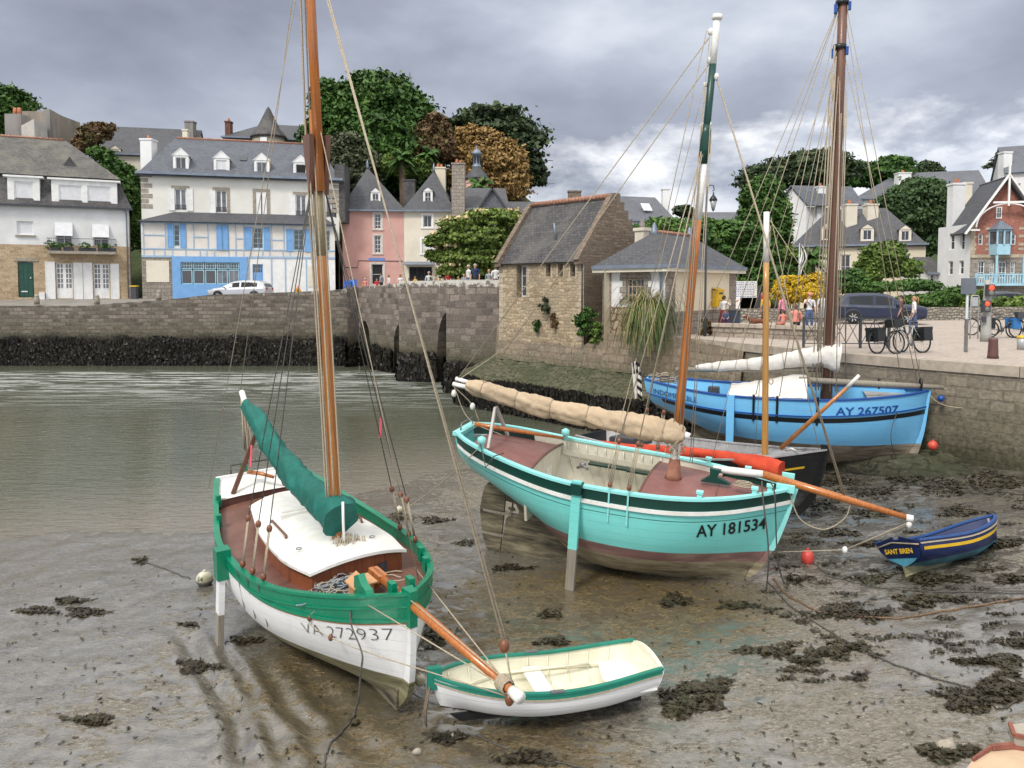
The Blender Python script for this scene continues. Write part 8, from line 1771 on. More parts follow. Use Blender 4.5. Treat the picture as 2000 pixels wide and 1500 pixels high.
# lantern lamp
p = atY(1380, 400, 31.0); o = thing('street_lamp', (p.x, 31.0, 3), 'black lantern hanging from a curled bracket behind the turquoise boat\'s mast', 'street lamp')
zc_ = atY(1393, 392, 31).z-3; mb = MB(); mb.lathe([(.07, 0), (.05, 1), (.035, zc_+.4), (.035, zc_+.55)], 8); mb.build('post', m_dgrey, o)
mb = MB(); mb.tube([(0, 0, zc_+.5), (.12, 0, zc_+.62), (.26, 0, zc_+.6), (.3, 0, zc_+.45), (.24, 0, zc_+.38)], .022, 6); mb.build('bracket', m_dgrey, o)
T_ = Matrix.Translation((.27, 0, zc_)); mb = MB(T_); mb.lathe([(.16, 0), (.17, .03), (.10, .16), (.04, .22), (.02, .34)], 8); mb.lathe([(.05, -.38), (.06, -.36), (.02, -.42)], 8); hd = mb.build('lamp_head', m_blackp, o)
mb = MB(T_); mb.lathe([(.06, -.36), (.145, 0)], 6); mb.build('lamp_glass', mat('lamp_glass', (.35, .36, .36), .15), hd)
# flag pole with a striped flag before the manor
p = atY(1560, 560, 52); o = thing('flag_pole', (p.x, 52, 3), 'pole with a limp black and white striped flag above the yellow shrub', 'flag'); zt_ = atY(1560, 478, 52).z-3
mb = MB(); mb.lathe([(.05, 0), (.04, zt_+.1)], 6); mb.build('pole', m_galv, o); mb = MB(); rows = [[(.05+(.10+.42*(1-abs(2*i/10-1)))*j/6+.1*sin(i*.6), .07*sin(j*2+i*.5), zt_-i*.2) for j in range(7)] for i in range(11)]; mb.grid(rows); mb.m = [1 if (q % 6) in (1, 3) else 0 for q in range(len(mb.f))]; mb.build('cloth', [m_whitetrim, m_blackp], o)
# left side small things
p = atY(260, 560, 59.5); o = thing('wheeled_bin', (p.x, 59.5, 4.05), 'dark bin with a yellow lid in the alley between the two big left houses', 'bin'); mb = MB(); mb.prism([(-.2, 0, 0), (.2, 0, 0), (.24, .3, 0), (-.24, .3, 0)], (0, 0, .95)); mb.build('body', m_dgrey, o); mb = MB(); mb.box(-.28, -.05, .95, .28, .35, 1.05); mb.build('lid', m_yellowp, o)
p = atY(582, 573, 56.9); o = thing('warning_sign', (p.x, 56.9, atY(582, 573, 56.9).z), 'orange triangular roadworks sign on the parapet by the blue house', 'road sign'); mb = MB(); mb.prism([(-.36, 0, 0), (.36, 0, 0), (0, 0, .58)], (0, .03, 0)); mb.build('plate', mat('sign_orange', (.80, .26, .01), .4), o); mb = MB(); mb.prism([(-.2, -.006, .1), (.2, -.006, .1), (0, -.006, .42)], (0, .004, 0)); mb.build('yellow_field', m_yellowp, o); mb = MB(); mb.box(-.05, -.012, .12, .05, -.007, .3); mb.build('symbol', m_blackp, o); mb = MB(); mb.box(-.02, .03, -.9, .02, .06, .1); mb.build('stand', m_dgrey, o)
p = atY(618, 560, 57.6); o = thing('pole', (p.x, 57.6, 4.1), 'thin dark pole on the street before the right end of the blue house', 'pole'); mb = MB(); mb.lathe([(.035, 0), (.03, 2.0)], 6); mb.build('shaft', m_dgrey, o)
# ================================================================== VEHICLES
m_cg = mat('car_glass', (.012, .015, .018), .12, None, 1, 0, spec=.45)
def car(name, label, p, rz, prof, W_, paint, wb, wr=.33, group=None, glassm=None, lights=True):
    """prof: list of (x, z_low, z_belt, z_roof or None, half-width factor)"""
    o = thing(name, p, label, 'car', group, rz); hw = W_/2; rows = []; gl = []
    def sect(x, zl, zb, zr, k):
        b_ = hw*k; r = [(x, 0, zl), (x, b_*.92, zl), (x, b_, zl+.18), (x, b_, zb-.12), (x, b_*.955, zb)]
        if zr: r += [(x, b_*.80, zr-.09), (x, b_*.62, zr), (x, 0, zr+.03)]
        else: r += [(x, b_*.8, zb+.035), (x, b_*.5, zb+.05), (x, 0, zb+.06)]
        return r
    rows = [sect(*q) for q in prof]
    mb = MB()
    for sd in (1, -1):
        R2 = [[(x, y*sd, z) for x, y, z in r] for r in rows]; n = len(R2[0])
        mb.grid(R2, flip=sd > 0, smooth=False)
    mb.poly([(x, y, z) for x, y, z in rows[0]]+[(x, -y, z) for x, y, z in rows[0][::-1]]); mb.poly([(x, y, z) for x, y, z in rows[-1]]+[(x, -y, z) for x, y, z in rows[-1][::-1]])
    body_ = mb.build('body', paint, o)
    # glass: one band per side, windscreen and rear window, laid proud of the body
    cab = [q for q in prof if q[3]]; x0, x1 = cab[0][0], cab[-1][0]
    for sd in (1, -1):
        for (ia, ib, nm) in ((1, len(cab)//2, 'rear_side_window'), (len(cab)//2, len(cab)-2, 'front_side_window')):
            mb = MB(); lo = []; hi = []
            for q in cab[ia:ib+1]:
                r = sect(*q); a, c = Vector((r[4][0], r[4][1]*sd, r[4][2])), Vector((r[5][0], r[5][1]*sd, r[5][2])); lo.append(a.lerp(c, .08)+Vector((0, sd*.012, 0))); hi.append(a.lerp(c, .9)+Vector((0, sd*.012, 0)))
            e = .07; lo[0].x += e; hi[0].x += e; lo[-1].x -= e; hi[-1].x -= e
            mb.grid([lo, hi], flip=sd < 0, smooth=False); mb.build(nm, m_cg, o)
    for (q0, q1, nm) in ((prof[[i for i, q in enumerate(prof) if q[3]][0]-1], cab[0], 'rear_window'), (prof[[i for i, q in enumerate(prof) if q[3]][-1]+1], cab[-1], 'windscreen')):
        a, c = sect(*q0), sect(*q1); mb = MB(); s_ = .015 if nm == 'windscreen' else -.015
        mb.grid([[Vector(a[5])*1+Vector((s_, -.06, .02)), Vector((a[5][0]+s_, -a[5][1]+.06, a[5][2]+.02))], [Vector(c[6])+Vector((s_, 0, .0)), Vector((c[6][0]+s_, -c[6][1], c[6][2]))]], smooth=False); mb.build(nm, m_glass, o)
    for x in (-wb/2, wb/2):
        for sd in (1, -1):
            T_ = Matrix.Translation((x, sd*(hw-.09), wr)) @ Matrix.Rotation(-sd*pi/2, 4, 'X'); mb = MB(T_); mb.lathe([(wr*.5, -.1), (wr, -.1), (wr*1.0, .08), (wr*.9, .11), (wr*.66, .11)], 20); w_ = mb.build('wheel', mat('tyre', (.015, .015, .016), .8), o)
            mb = MB(T_); mb.lathe([(wr*.66, .10), (wr*.6, .085), (.01, .07)], 16)
            for k in range(7): a = 2*pi*k/7; mb.bar((.04*cos(a), .04*sin(a), .10), (wr*.62*cos(a), wr*.62*sin(a), .115), .05, .03)
            mb.build('rim', mat('alloy', (.55, .56, .57), .3, metal=.6), w_)
            mb = MB(Matrix.Translation((x, 0, wr))); mb.tube([(wr*1.12*cos(t), sd*(hw+.005), wr*1.12*sin(t)) for t in [pi*i/12-.05 for i in range(13)]], .035, 5); mb.build('wheel_arch', m_dgrey, o)
    xr, xf = prof[0][0], prof[-1][0]
    for sd in (1, -1):
        mb = MB(); mb.box(xr-.015, sd*hw*.62-.13, .75, xr+.08, sd*hw*.62+.13, .92); mb.build('tail_lamp', mat('tail_red', (.35, .01, .01), .2), o)
        mb = MB(); mb.box(xf-.12, sd*hw*.6-.16, .62, xf+.015, sd*hw*.6+.16, .74); mb.build('headlight', mat('headlight_glass', (.6, .62, .65), .1), o)
        mb = MB(); mb.ball((x1-.15, sd*(hw+.08), cab[-1][2]+.06), .09, 8); mb.build('wing_mirror', paint, o)
    mb = MB(); mb.box(xf+.0, -.26, .38, xf+.02, .26, .5); mb.build('number_plate', m_whitetrim, o); mb = MB(); mb.box(xf-.02, -.6, .5, xf+.012, .6, .62); mb.build('grille', m_dgrey, o)
    return o
suv = [(-2.2, .5, .9, None, .86), (-2.12, .35, 1.0, None, .95), (-1.98, .3, 1.05, 1.42, .99), (-1.6, .28, 1.04, 1.60, 1), (-1.0, .26, 1.02, 1.64, 1), (-.3, .26, 1.0, 1.64, 1), (.2, .26, 1.0, 1.60, 1), (.62, .26, .98, 1.46, 1), (.95, .26, 1.0, 1.18, .99), (1.15, .27, 1.02, None, .99), (1.75, .28, .98, None, .98), (2.1, .32, .90, None, .94), (2.2, .42, .80, None, .88)]
est = [(-2.25, .45, .8, None, .86), (-2.2, .35, .92, None, .93), (-2.05, .3, .96, 1.22, .97), (-1.7, .26, .95, 1.40, 1), (-1.0, .24, .93, 1.45, 1), (-.3, .24, .91, 1.45, 1), (.2, .24, .90, 1.40, 1), (.65, .24, .88, 1.26, 1), (1.0, .24, .9, 1.05, .99), (1.2, .25, .9, None, .98), (1.8, .27, .82, None, .96), (2.15, .3, .7, None, .88), (2.25, .42, .6, None, .8)]
m_navycar = mat('navy_car_paint', (.014, .022, .055), .25, (.012, .02, .05), 2, .02, coat=.25); m_silver = mat('silver_car_paint', (.52, .54, .57), .3, (.48, .5, .53), 2, .02, metal=.3, coat=.5); m_dkcar = mat('dark_car_paint', (.03, .035, .045), .25, None, 2, .02, coat=.5); m_whitecar = mat('white_car_paint', (.72, .72, .72), .3, None, 2, .02, coat=.5)
c = gq(1733, 634); car('parked_car', 'dark blue sport utility car parked on the quay in front of the manor', (c.x, c.y+.9, 3.004), radians(-22), suv, 1.84, m_navycar, 2.64, .36)
p = atY(467, 576, 57.9); car('parked_car', 'silver estate car behind the parapet in front of the blue shop', (p.x, 58.3, 4.02), radians(176), est, 1.8, m_silver, 2.8, .32)
p = atY(1842, 575, 51.5); car('parked_car', 'dark car half hidden by shrubs left of the villa', (p.x, 51.5, 3.35), radians(175), est, 1.8, m_dkcar, 2.7, .32)
p = atY(1985, 575, 51); car('parked_car', 'grey car below the villa balcony at the right edge', (p.x, 51.5, 3.2), radians(3), est, 1.8, m_dkcar, 2.7, .32)
p = atY(1652, 575, 47.6); car('parked_car', 'black car just visible behind the dark blue one, left side', (p.x, 47.8, 3.004), radians(-10), est, 1.8, m_dkcar, 2.7, .32)
p = atY(946, 545, 48); car('parked_car', 'white car on the bridge road between the bridge walkers', (p.x+1, 49.5, 4.35), radians(160), est, 1.8, m_whitecar, 2.7, .32)
# ================================================================== BICYCLES
def bike(label, p, rz, frame_m, bags=True, lean=0, group=None, bagm=None, basket=None):
    o = thing('bicycle', p, label, 'bicycle', group, rz); o.rotation_euler = (lean, 0, rz); r = .34
    for x in (-.52, .52):
        mb = MB(); mb.tube([(x+r*cos(t), 0, r+r*sin(t)) for t in [2*pi*i/24 for i in range(25)]], .022, 6); w = mb.build('wheel', mat('tyre', (.015, .015, .016), .8), o)
        mb = MB(); mb.tube([(x+(r-.03)*cos(t), 0, r+(r-.03)*sin(t)) for t in [2*pi*i/20 for i in range(21)]], .009, 4)
        for k in range(14): a = 2*pi*k/14; mb.tube([(x, .01*(-1)**k, r), (x+(r-.03)*cos(a), 0, r+(r-.03)*sin(a))], .0025, 3)
        mb.build('spokes', m_steel, w)
    mb = MB(); bb, st, hd, ax, fx_ = (-.06, 0, .30), (-.20, 0, .82), (.36, 0, .80), (-.52, 0, .34), (.52, 0, .34)
    for a, c, q in ((bb, st, .018), (bb, hd, .02), (st, hd, .018), (bb, ax, .012), (st, ax, .010), ((.36, 0, .9), fx_, .015)): mb.tube([a, c], q, 6)
    mb.build('frame', frame_m, o); mb = MB(); mb.tube([(.3, -.28, 1.0), (.38, -.1, 1.02), (.36, 0, .92), (.38, .1, 1.02), (.3, .28, 1.0)], .014, 6); mb.build('handlebar', m_dgrey, o)
    mb = MB(); mb.tube([(-.34, 0, .92), (-.22, 0, .94), (-.05, 0, .92)], [.07, .05, .02], 8, sy=.5); mb.build('saddle', m_dgrey, o); mb = MB(); mb.lathe([(.09, -.01), (.09, .01)], 14, 0, Matrix.Translation((-.06, .04, .30)) @ Matrix.Rotation(pi/2, 4, 'X')); mb.bar((-.06, .05, .3), (-.06, .06, .13), .02, .02); mb.bar((-.06, -.05, .3), (-.06, -.06, .47), .02, .02); mb.build('crank', m_steel, o)
    mb = MB(); mb.tube([(-.2, 0, .72), (-.78, 0, .74)], .01, 4); mb.tube([(-.52, .05, .34), (-.7, .06, .73)], .008, 4); mb.build('luggage_rack', m_dgrey, o)
    if bags:
        for sd in (1, -1):
            mb = MB(); mb.box(-.72, sd*.06 if sd > 0 else -.22, .36, -.38, .22 if sd > 0 else -.06, .72); mb.box(-.73, sd*.055 if sd > 0 else -.23, .70, -.37, .23 if sd > 0 else -.055, .78); q = mb.build('pannier', bagm or m_blackp, o)
    if basket: mb = MB(); mb.box(.42, -.18, .78, .72, .18, 1.02); mb.build('front_bag', basket, o)
    return o
p = gq(1742, 691); bike('black touring bicycle with panniers on the quay edge, left one of the pair', (p.x+.05, p.y+.25, 3.004), radians(25), m_dkcar, lean=-.08); p = gq(1788, 691); bike('grey touring bicycle with panniers leaning beside the black one', (p.x-.1, p.y+.15, 3.004), radians(200), m_galv, lean=.1, basket=m_blackp)
gb = 'bicycles parked by the traffic light'; p = gq(1925, 655); bike('bicycle half hidden behind the traffic light post', (p.x, p.y+.2, 3.004), radians(10), m_dkcar, False, group=gb); p = gq(1965, 660); bike('bicycle with dark bags right of the brown bollard', (p.x-.1, p.y, 3.004), radians(-12), m_dkcar, group=gb, basket=m_dgrey); p = gq(2000, 660); bike('bicycle with a bright blue bag at the right edge', (p.x+.15, p.y+.15, 3.004), radians(8), m_dkcar, group=gb, bagm=mat('blue_bag', (.03, .17, .45), .6))
# ================================================================== PEOPLE AND DOG
skin = mat('skin', (.52, .30, .21), .6, (.46, .26, .18), 8, .03)
def cloth(name, c): return mat('cloth_'+name, c, .85, tuple(x*.8 for x in c), 5, .3, 12)
CW, CN, CY, CP, CR, CB, CG, CK = cloth('white', (.74, .74, .74)), cloth('navy', (.02, .035, .12)), cloth('yellow', (.72, .42, .03)), cloth('pink', (.72, .27, .38)), cloth('red', (.5, .04, .04)), cloth('denim', (.06, .10, .20)), cloth('grey', (.30, .33, .37)), cloth('black', (.018, .018, .022))
CE, CL, CM = cloth('peach', (.70, .27, .21)), cloth('blue', (.03, .16, .55)), cloth('maroon', (.15, .02, .035))
HB, HD, HG_, HW = mat('brown_hair', (.08, .04, .02), .6), mat('dark_hair', (.02, .014, .01), .6), mat('grey_hair', (.4, .38, .36), .7), mat('blonde_hair', (.40, .24, .10), .6)
jobs = []
def skel(name, J, E_, parent, mats, matof, levels=1):
    """J: {key: (pos, rx, ry)}; E_: edges -> skinned body, baked after one depsgraph update"""
    ks = list(J); me = bpy.data.meshes.new(name); me.from_pydata([J[k][0] for k in ks], [(ks.index(a), ks.index(b_)) for a, b_ in E_], []); o = bpy.data.objects.new(name, me); COL.objects.link(o)
    md = o.modifiers.new('skin', 'SKIN'); md.use_smooth_shade = True; md.branch_smoothing = .6
    if not me.skin_vertices: 
        pass
    for i, k in enumerate(ks): v = me.skin_vertices[0].data[i]; v.radius = J[k][1:3]; v.use_root = (k == 'pelvis')
    sb = o.modifiers.new('sub', 'SUBSURF'); sb.levels = sb.render_levels = levels
    jobs.append((o, parent, mats, matof, {k: Vector(J[k][0]) for k in ks}, E_)); return o
def person(label, p, h=1.7, rz=0, pose='stand', top=None, bottom=None, hair=None, shorts=False, hat=None, group=None, skirt=None, ponytail=False, bag=False, arm=0, sleeves=False):
    top = top or CW; bottom = bottom or CB; o = thing('person', p, label, 'person', group, rz); s_ = h/1.7; J = {}; hip = .93
    if pose == 'sit': hip = .12
    def P(k, x, y, z, r, r2=None): J[k] = ((x*s_, y*s_, z*s_), r*s_, (r2 or r)*s_)
    ly = .02 if pose != 'walk' else 0
    P('pelvis', 0, 0, hip, .15, .11); P('waist', 0, 0, hip+.16, .135, .10); P('chest', 0, .0, hip+.36, .17, .115); P('neckb', 0, .0, hip+.51, .07); P('neck', 0, .01, hip+.56, .052); P('head', 0, .02, hip+.65, .078, .09); P('top', 0, .015, hip+.735, .062, .072)
    E_ = [('pelvis', 'waist'), ('waist', 'chest'), ('chest', 'neckb'), ('neckb', 'neck'), ('neck', 'head'), ('head', 'top')]
    for i, sd in enumerate((1, -1)):
        q = 'LR'[i]; up = arm if sd > 0 else 0
        P('sh'+q, sd*.18, 0, hip+.46, .06)
        if up: P('el'+q, sd*.26, .16, hip+.32, .042); P('wr'+q, sd*.12, .24, hip+.58, .028); P('ha'+q, sd*.10, .23, hip+.64, .03, .02)
        elif pose == 'sit': P('el'+q, sd*.24, .06, hip+.2, .045); P('wr'+q, sd*.14, .28, hip+.12, .03); P('ha'+q, sd*.12, .34, hip+.10, .035, .02)
        else: P('el'+q, sd*.235, -.02, hip+.19, .045); P('wr'+q, sd*.23, .07, hip-.05, .028); P('ha'+q, sd*.225, .10, hip-.13, .036, .02)
        E_ += [('chest', 'sh'+q), ('sh'+q, 'el'+q), ('el'+q, 'wr'+q), ('wr'+q, 'ha'+q)]
        if pose == 'sit': P('hp'+q, sd*.10, .04, hip-.01, .095); P('kn'+q, sd*.13, .44, hip+.03, .07); P('an'+q, sd*.12, .46, hip-.38, .045); P('to'+q, sd*.13, .60, hip-.43, .035)
        else:
            st_ = (.16*sd if pose == 'walk' else 0); P('hp'+q, sd*.09, 0, hip-.06, .10); P('kn'+q, sd*.10, .03+st_*.6, .50, .068); P('an'+q, sd*.10, -.02+st_, .09, .042); P('to'+q, sd*.12, .13+st_, .03, .035, .03)
        E_ += [('pelvis', 'hp'+q), ('hp'+q, 'kn'+q), ('kn'+q, 'an'+q), ('an'+q, 'to'+q)]
    def mo(a, b_, t):
        k = a[:2]+b_[:2]; s0 = a+b_
        if s0 in ('neckbneck', 'neckhead', 'headtop'): return 0
        if a.startswith('el') or (a.startswith('wr')): return 1 if sleeves and a.startswith('el') else 0
        if a.startswith('an'): return 3
        if a.startswith('kn'): return 0 if shorts else 2
        if a.startswith('hp') or a == 'pelvis' and b_.startswith('hp'): return 2
        if s0 == 'pelviswaist': return 2 if t < .25 else 1
        return 1
    skel('body', J, E_, o, [skin, top, bottom, m_dgrey], mo)
    hz = (hip+.65)*s_; k = s_
    mb = MB(); hr = hair or HD; rows = []
    for i in range(7):
        a = (pi*.56)*i/6; rows.append([(.092*k*sin(a)*cos(t), .012*k-.01*k*(i/6)+.104*k*sin(a)*sin(t)*(1 if sin(t) < .2 else 1-.35*i/6), hz+.02*k+.108*k*cos(a)-(.05*k*(i/6) if sin(t) < -.2 else 0)) for t in [2*pi*j/14 for j in range(14)]])
    mb.grid(rows, closed=True, flip=True); mb.build('hair', hr, o)
    if ponytail: mb = MB(); mb.tube([(0, -.09*k, hz+.08*k), (0, -.15*k, hz+.02*k), (0, -.14*k, hz-.22*k)], [.03*k, .035*k, .015*k], 6); mb.build('ponytail', hr, o)
    if hat: mb = MB(); mb.lathe([(.105*k, hz+.03*k), (.10*k, hz+.10*k), (.06*k, hz+.145*k), (.005, hz+.15*k)], 12); mb.prism([(-.07*k, .08*k, hz+.035*k), (.07*k, .08*k, hz+.035*k), (.05*k, .2*k, hz+.03*k), (-.05*k, .2*k, hz+.03*k)], (0, 0, .012)); mb.build('cap', hat, o)
    mb = MB(); mb.tube([(0, .09*k, hz+.02*k), (0, .125*k, hz-.01*k), (0, .1*k, hz-.02*k)], [.008*k, .014*k, .01*k], 5)
    for sd in (1, -1): mb.ball((sd*.083*k, .01*k, hz), .02*k, 6)
    mb.build('nose_and_ears', skin, o); mb = MB()
    for sd in (1, -1): mb.ball((sd*.03*k, .098*k, hz+.025*k), .009*k, 6)
    mb.tube([(-.025*k, .1*k, hz-.045*k), (.025*k, .1*k, hz-.045*k)], .005*k, 4); mb.build('eyes_and_mouth', m_dark, o)
    mb = MB()
    for q in 'LR':
        a = Vector(J['ha'+q][0]); w = Vector(J['wr'+q][0]); d = (a-w).normalized(); sx_ = d.cross(Vector((0, 1, 0))); sx_ = sx_.normalized() if sx_.length > .1 else Vector((1, 0, 0))
        for f_ in range(4): b0_ = a+d*.01*k+sx_*(f_-1.5)*.017*k; mb.tube([b0_, b0_+d*(.05+.008*(f_ in (1, 2)))*k, b0_+d*.07*k+Vector((0, .012*k, 0))], [.009*k, .008*k, .006*k], 5)
        mb.tube([a-d*.02*k+sx_*.03*k, a+d*.02*k+sx_*.05*k], [.01*k, .007*k], 5)
    mb.build('fingers', skin, o)
    if skirt:
        mb = MB(); mb.lathe([(.13*k, (hip+.12)*k), (.18*k, (hip-.1)*k), (.25*k, (hip-.45)*k), (.24*k, (hip-.47)*k)], 16); q = mb.build('skirt', skirt, o)
    if bag: mb = MB(); mb.tube([(.17*k, .05*k, (hip+.47)*k), (.0, .15*k, (hip+.25)*k), (-.19*k, .06*k, (hip-.0)*k), (-.05*k, -.15*k, (hip+.25)*k), (.17*k, -.03*k, (hip+.48)*k)], .012*k, 5); mb.build('bag_strap', m_dgrey, o)
    return o
def qp(px, pf_, z=3.0): p = atz(px, pf_, z); return (p.x, p.y, z+.002)
person('woman in a white top and long maroon skirt standing at the yellow letter box', qp(1413, 650), 1.62, radians(-60), top=CW, bottom=CM, hair=HD, skirt=CM, arm=1)
person('small child in blue crouched beside the maroon-skirted woman', (qp(1416, 652)[0], qp(1416, 652)[1], 3.52), .98, radians(170), 'sit', top=CB, bottom=CN, hair=HD)
person('man in a yellow T-shirt and black trousers seen from behind by the ochre mast', qp(1494, 645), 1.72, radians(20), top=CY, bottom=CK, hair=HD)
person('woman in a pink top and black trousers walking by the yellow shrub', qp(1528, 648), 1.70, radians(30), 'walk', top=CP, bottom=CK, hair=HB, sleeves=True)
zb_ = 3.53
def seat(px, yy=0): a_, c_ = gq(1392, 657), gq(1632, 667); t = (px-1392)/240; v = a_.lerp(c_, t); return (v.x+.1, v.y+.38+yy, zb_-.03)
person('child in a peach top sitting on the stone bench wall', seat(1536), 1.2, radians(10), 'sit', top=CE, bottom=CE, hair=HB, sleeves=True)
person('woman in a loose pink shirt sitting on the stone bench wall next to the child', seat(1560), 1.6, radians(-20), 'sit', top=CE, bottom=CK, hair=HB, sleeves=True)
person('man in a white polo, orange cap and jeans with a sling bag', qp(1580, 652), 1.74, radians(180), top=CW, bottom=CB, hair=HB, hat=CE, bag=True, arm=1)
person('person in white with a striped skirt behind the brown mast', qp(1606, 640), 1.70, radians(150), top=CW, bottom=CG, hair=HB, skirt=CG)
person('person in a red shirt far off between the signboard and the yellow shirt', qp(1487, 615), 1.66, radians(190), top=CR, bottom=CB, hair=HD)
person('woman in a brown sleeveless top walking by the dark blue car', qp(1759, 650), 1.64, radians(60), 'walk', top=cloth('brown', (.12, .055, .05)), bottom=CK, hair=HD)
person('woman with a blonde ponytail, white T-shirt and blue jeans by the parked bicycles', qp(1784, 656), 1.62, radians(70), 'walk', top=CW, bottom=CB, hair=HW, ponytail=True)
gbp = 'people on the bridge and terrace'
def bp(px, py, label, h=1.7, rz=0, **k):
    t = (px-697)/(975-697); Y = k.pop('Y', None) or (55.5-15.2*t**1.25)+2.2; p = atY(px, py, Y); person(label, (p.x, Y, p.z-h), h, rz, group=gbp, **k)
bp(838, 530, 'white-haired man in a white T-shirt resting at the bridge parapet', 1.75, radians(180), top=CW, bottom=CG, hair=HG_)
bp(841, 541, 'dark-haired child just above the parapet beside the white-haired man', 1.3, 0, top=CN, bottom=CB, hair=HD)
bp(851, 534, 'person with light hair and a tan top at the bridge centre', 1.65, 2, top=cloth('tan', (.45, .33, .22)), bottom=CB, hair=HW)
bp(859, 539, 'person in a yellow striped top bending at the parapet', 1.5, 1, top=CY, bottom=CB, hair=HB)
bp(876, 530, 'woman in a red and white top left of the silk tree trunk', 1.7, .4, top=CR, bottom=CW, hair=HB); bp(868, 541, 'woman in a blue top near the middle of the parapet', 1.5, 3, top=CL, bottom=CB, hair=HD)
bp(875, 542, 'small child with a white T-shirt below the silk tree', 1.2, 3, top=CW, bottom=CB, hair=HW)
bp(895, 540, 'child in a yellow top looking over the parapet', 1.2, 3.1, top=CY, bottom=CB, hair=HW); bp(906, 535, 'fair child in a pale blue top beside the man with the cap', 1.35, 3.1, top=CG, bottom=CB, hair=HW)
bp(915, 518, 'man in a white T-shirt and light cap at the right end of the bridge', 1.78, 2.2, top=CW, bottom=CB, hair=HG_, hat=cloth('beige', (.5, .42, .3))); bp(928, 515, 'tall man in a navy polo shirt looking over the parapet', 1.84, radians(180), top=CN, bottom=CK, hair=HG_)
bp(955, 526, 'blonde woman in a grey top next to the stone house', 1.6, 2.7, top=CG, bottom=CB, hair=HW); bp(968, 518, 'man in a white T-shirt seen from behind, against the stone house', 1.76, .3, top=CW, bottom=CK, hair=HD)
bp(745, 533, 'waiter-like man in a pale shirt walking on the terrace by the pink house', 1.72, 1.2, Y=60, top=CG, bottom=CK, hair=HD); bp(759, 537, 'child in white with a yellow scarf at the left of the terrace', 1.5, 2, top=CW, bottom=CB, hair=HB); bp(782, 536, 'woman in white before the join of the pink and cream houses', 1.6, 3, top=CW, bottom=CW, hair=HD)
bp(799, 543, 'seated-height person in an orange top in front of the cream house', 1.35, 3, top=CE, bottom=CK, hair=HD); bp(811, 539, 'person in a yellow top in front of the dark shop window', 1.5, 2.5, top=CY, bottom=CK, hair=HB); bp(713, 543, 'person in a salmon shirt at the left end of the bridge parapet', 1.5, 3, top=CE, bottom=CB, hair=HG_); bp(736, 543, 'person in a red striped top left of the pale-shirted man', 1.4, 3, top=CR, bottom=CB, hair=HD); bp(790, 544, 'child in a red top low behind the parapet by the cream house', 1.2, 3, top=CR, bottom=CB, hair=HD)
bp(684, 541, 'person in a bright blue jacket beside the blue house corner', 1.65, 2.6, Y=57.8, top=CL, bottom=CL, hair=HD, sleeves=True)
# dog standing behind the bench wall
p = qp(1478, 652); o = thing('dog', (p[0], p[1], 3.002), 'brown dog standing side-on behind the stone bench wall', 'dog', rz=radians(180)); m_dog = mat('dog_coat', (.17, .055, .025), .8, (.12, .04, .02), 10, .4, 60)
J = {}; A_ = lambda k, x, y, z, r, r2=None: J.__setitem__(k, ((x, y, z), r, r2 or r))
A_('pelvis', -.30, 0, .56, .11, .12); A_('belly', -.05, 0, .54, .115, .12); A_('chest', .22, 0, .54, .125, .155); A_('neck', .38, 0, .66, .075); A_('head', .48, 0, .74, .07); A_('muz', .60, 0, .70, .035); A_('tail', -.44, 0, .60, .025); A_('tail2', -.62, 0, .50, .012)
Ed = [('pelvis', 'belly'), ('belly', 'chest'), ('chest', 'neck'), ('neck', 'head'), ('head', 'muz'), ('pelvis', 'tail'), ('tail', 'tail2')]
for i, sd in enumerate((1, -1)):
    q = 'LR'[i]; A_('fs'+q, .24, sd*.08, .42, .055); A_('fk'+q, .23, sd*.08, .24, .033); A_('ff'+q, .24, sd*.08, .03, .028); A_('ft'+q, .29, sd*.08, .02, .022)
    A_('hs'+q, -.33, sd*.08, .45, .07); A_('hk'+q, -.27, sd*.08, .32, .042); A_('hh'+q, -.40, sd*.08, .19, .026); A_('hf'+q, -.37, sd*.08, .03, .025); A_('ht'+q, -.32, sd*.08, .02, .022)
    Ed += [('chest', 'fs'+q), ('fs'+q, 'fk'+q), ('fk'+q, 'ff'+q), ('ff'+q, 'ft'+q), ('pelvis', 'hs'+q), ('hs'+q, 'hk'+q), ('hk'+q, 'hh'+q), ('hh'+q, 'hf'+q), ('hf'+q, 'ht'+q)]
skel('body', J, Ed, o, [m_dog], lambda a, b_, t: 0)
for sd in (1, -1): mb = MB(); mb.tube([(.44, sd*.05, .80), (.43, sd*.085, .74), (.46, sd*.09, .66)], [.02, .03, .012], 6, sy=.5); mb.build('ear', m_dog, o)
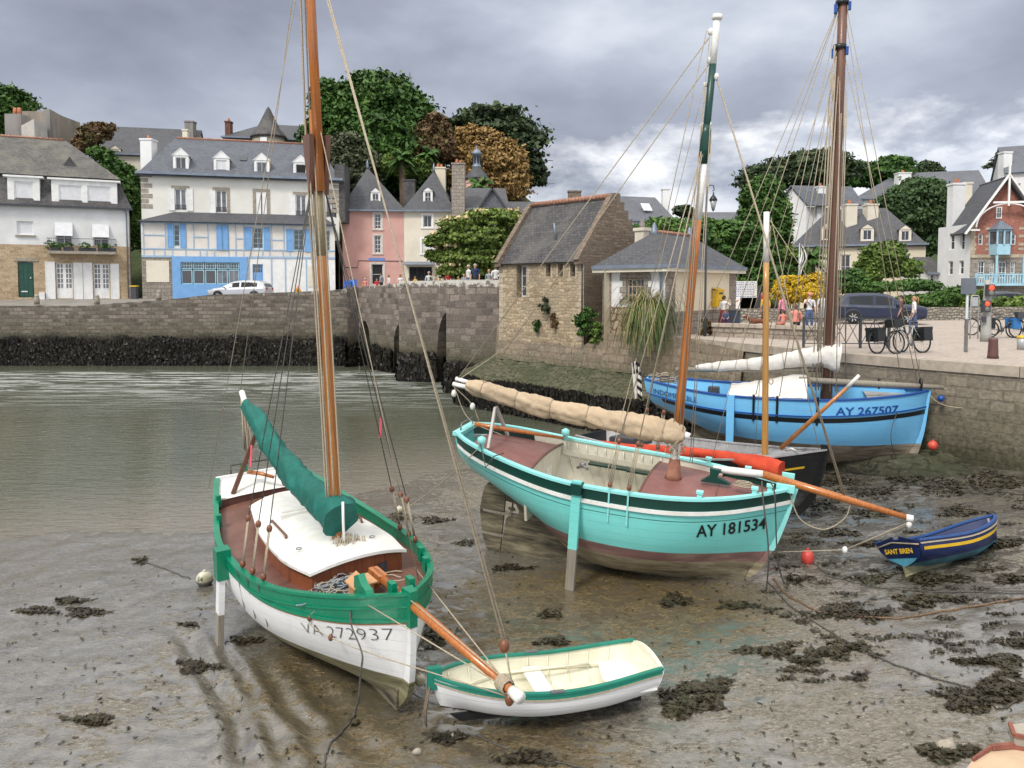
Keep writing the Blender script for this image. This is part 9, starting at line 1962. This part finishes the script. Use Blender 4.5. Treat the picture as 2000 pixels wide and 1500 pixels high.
# café furniture on the far terrace
for i, (px, py) in enumerate(((690, 560), (677, 563))):
    p = atY(px, py, 57.6); o = thing('plastic_chair', (p.x, 57.6, p.z-.35), ['blue plastic chair', 'second blue plastic chair, further left'][i]+' by the blue house corner', 'chair', 'blue plastic chairs'); mb = MB(); mb.box(-.22, -.2, .42, .22, .2, .46); mb.build('seat', CL, o); mb = MB(); mb.box(-.22, .18, .46, .22, .22, .9); mb.build('backrest', CL, o)
    for x in (-.2, .2):
        for y in (-.18, .18): mb = MB(); mb.box(x-.02, y-.02, 0, x+.02, y+.02, .42); mb.build('leg', CL, o)
bpy.context.view_layer.update(); dg = bpy.context.evaluated_depsgraph_get()
res = [(j, bpy.data.meshes.new_from_object(j[0].evaluated_get(dg))) for j in jobs]
for (o, par, mats, mo, J, E_), me in res:
    o.modifiers.clear(); old = o.data; o.data = me; me.name = 'body'; bpy.data.meshes.remove(old); me.materials.clear()
    for m in mats: me.materials.append(m)
    segs = [(a, b_, J[a], J[b_]-J[a]) for a, b_ in E_]
    for p in me.polygons:
        c = p.center; best = None
        for a, b_, A0, D in segs:
            t = max(0, min(1, (c-A0).dot(D)/max(1e-9, D.length_squared))); d = (A0+D*t-c).length
            if best is None or d < best[0]: best = (d, a, b_, t)
        p.material_index = mo(best[1], best[2], best[3]); p.use_smooth = True
    o.parent = par
# ================================================================== NEAR QUAY CORNER
z = 3.4; p0, p1, p2 = atz(1890, 1502, z), atz(1945, 1455, z), atz(2002, 1462, z)
mb = MB(); d = [atz(1868, 1530, z), atz(1900, 1483, z), atz(1950, 1453, z), atz(2060, 1472, z), atz(2060, 1620, z), atz(1800, 1620, z)]
mb.prism(d, (0, 0, -.35)); cz = mb.build('quay_corner', mat('warm_coping', (.55, .40, .27), .8, (.44, .32, .22), 5, .3, 30)); tag(cz, 'warm stone corner of the near quay at the bottom right', 'quay wall')
mb = MB(); d2 = [q+Vector((.03, -.05, -.35)) for q in d]; mb.prism(d2, (0, 0, -5)); mb.build('wall_face', m_quay, cz)
mb = MB(); a, c = atz(1980, 1462, z), atz(2050, 1475, z); mb.prism([a, c, c+Vector((0, .12, 0)), a+Vector((.03, .07, 0))], (0, 0, .045)); st_ = mb.build('mooring_stone', m_granite); tag(st_, 'small squared block on the near quay corner held by a rusty strap', 'stone block')
mb = MB(); q = atz(1936, 1466, z); u3 = Vector((0, 0, .012)); mb.bar(q+u3, a+u3, .014, .016); mb.bar(a+u3*4, a+Vector((.03, .07, .05)), .012, .012); mb.bar(a+u3*.5, c+u3*.5, .012, .014); mb.bar(a+u3*4, c+u3*4, .012, .012); mb.bar(q+u3, atz(1900, 1487, z)+u3*.5, .008, .012); tag(mb.build('rusty_strap', mat('rust', (.26, .09, .06), .8, (.16, .055, .04), 20)), 'rusty iron strap round the block at the near quay corner', 'iron strap')
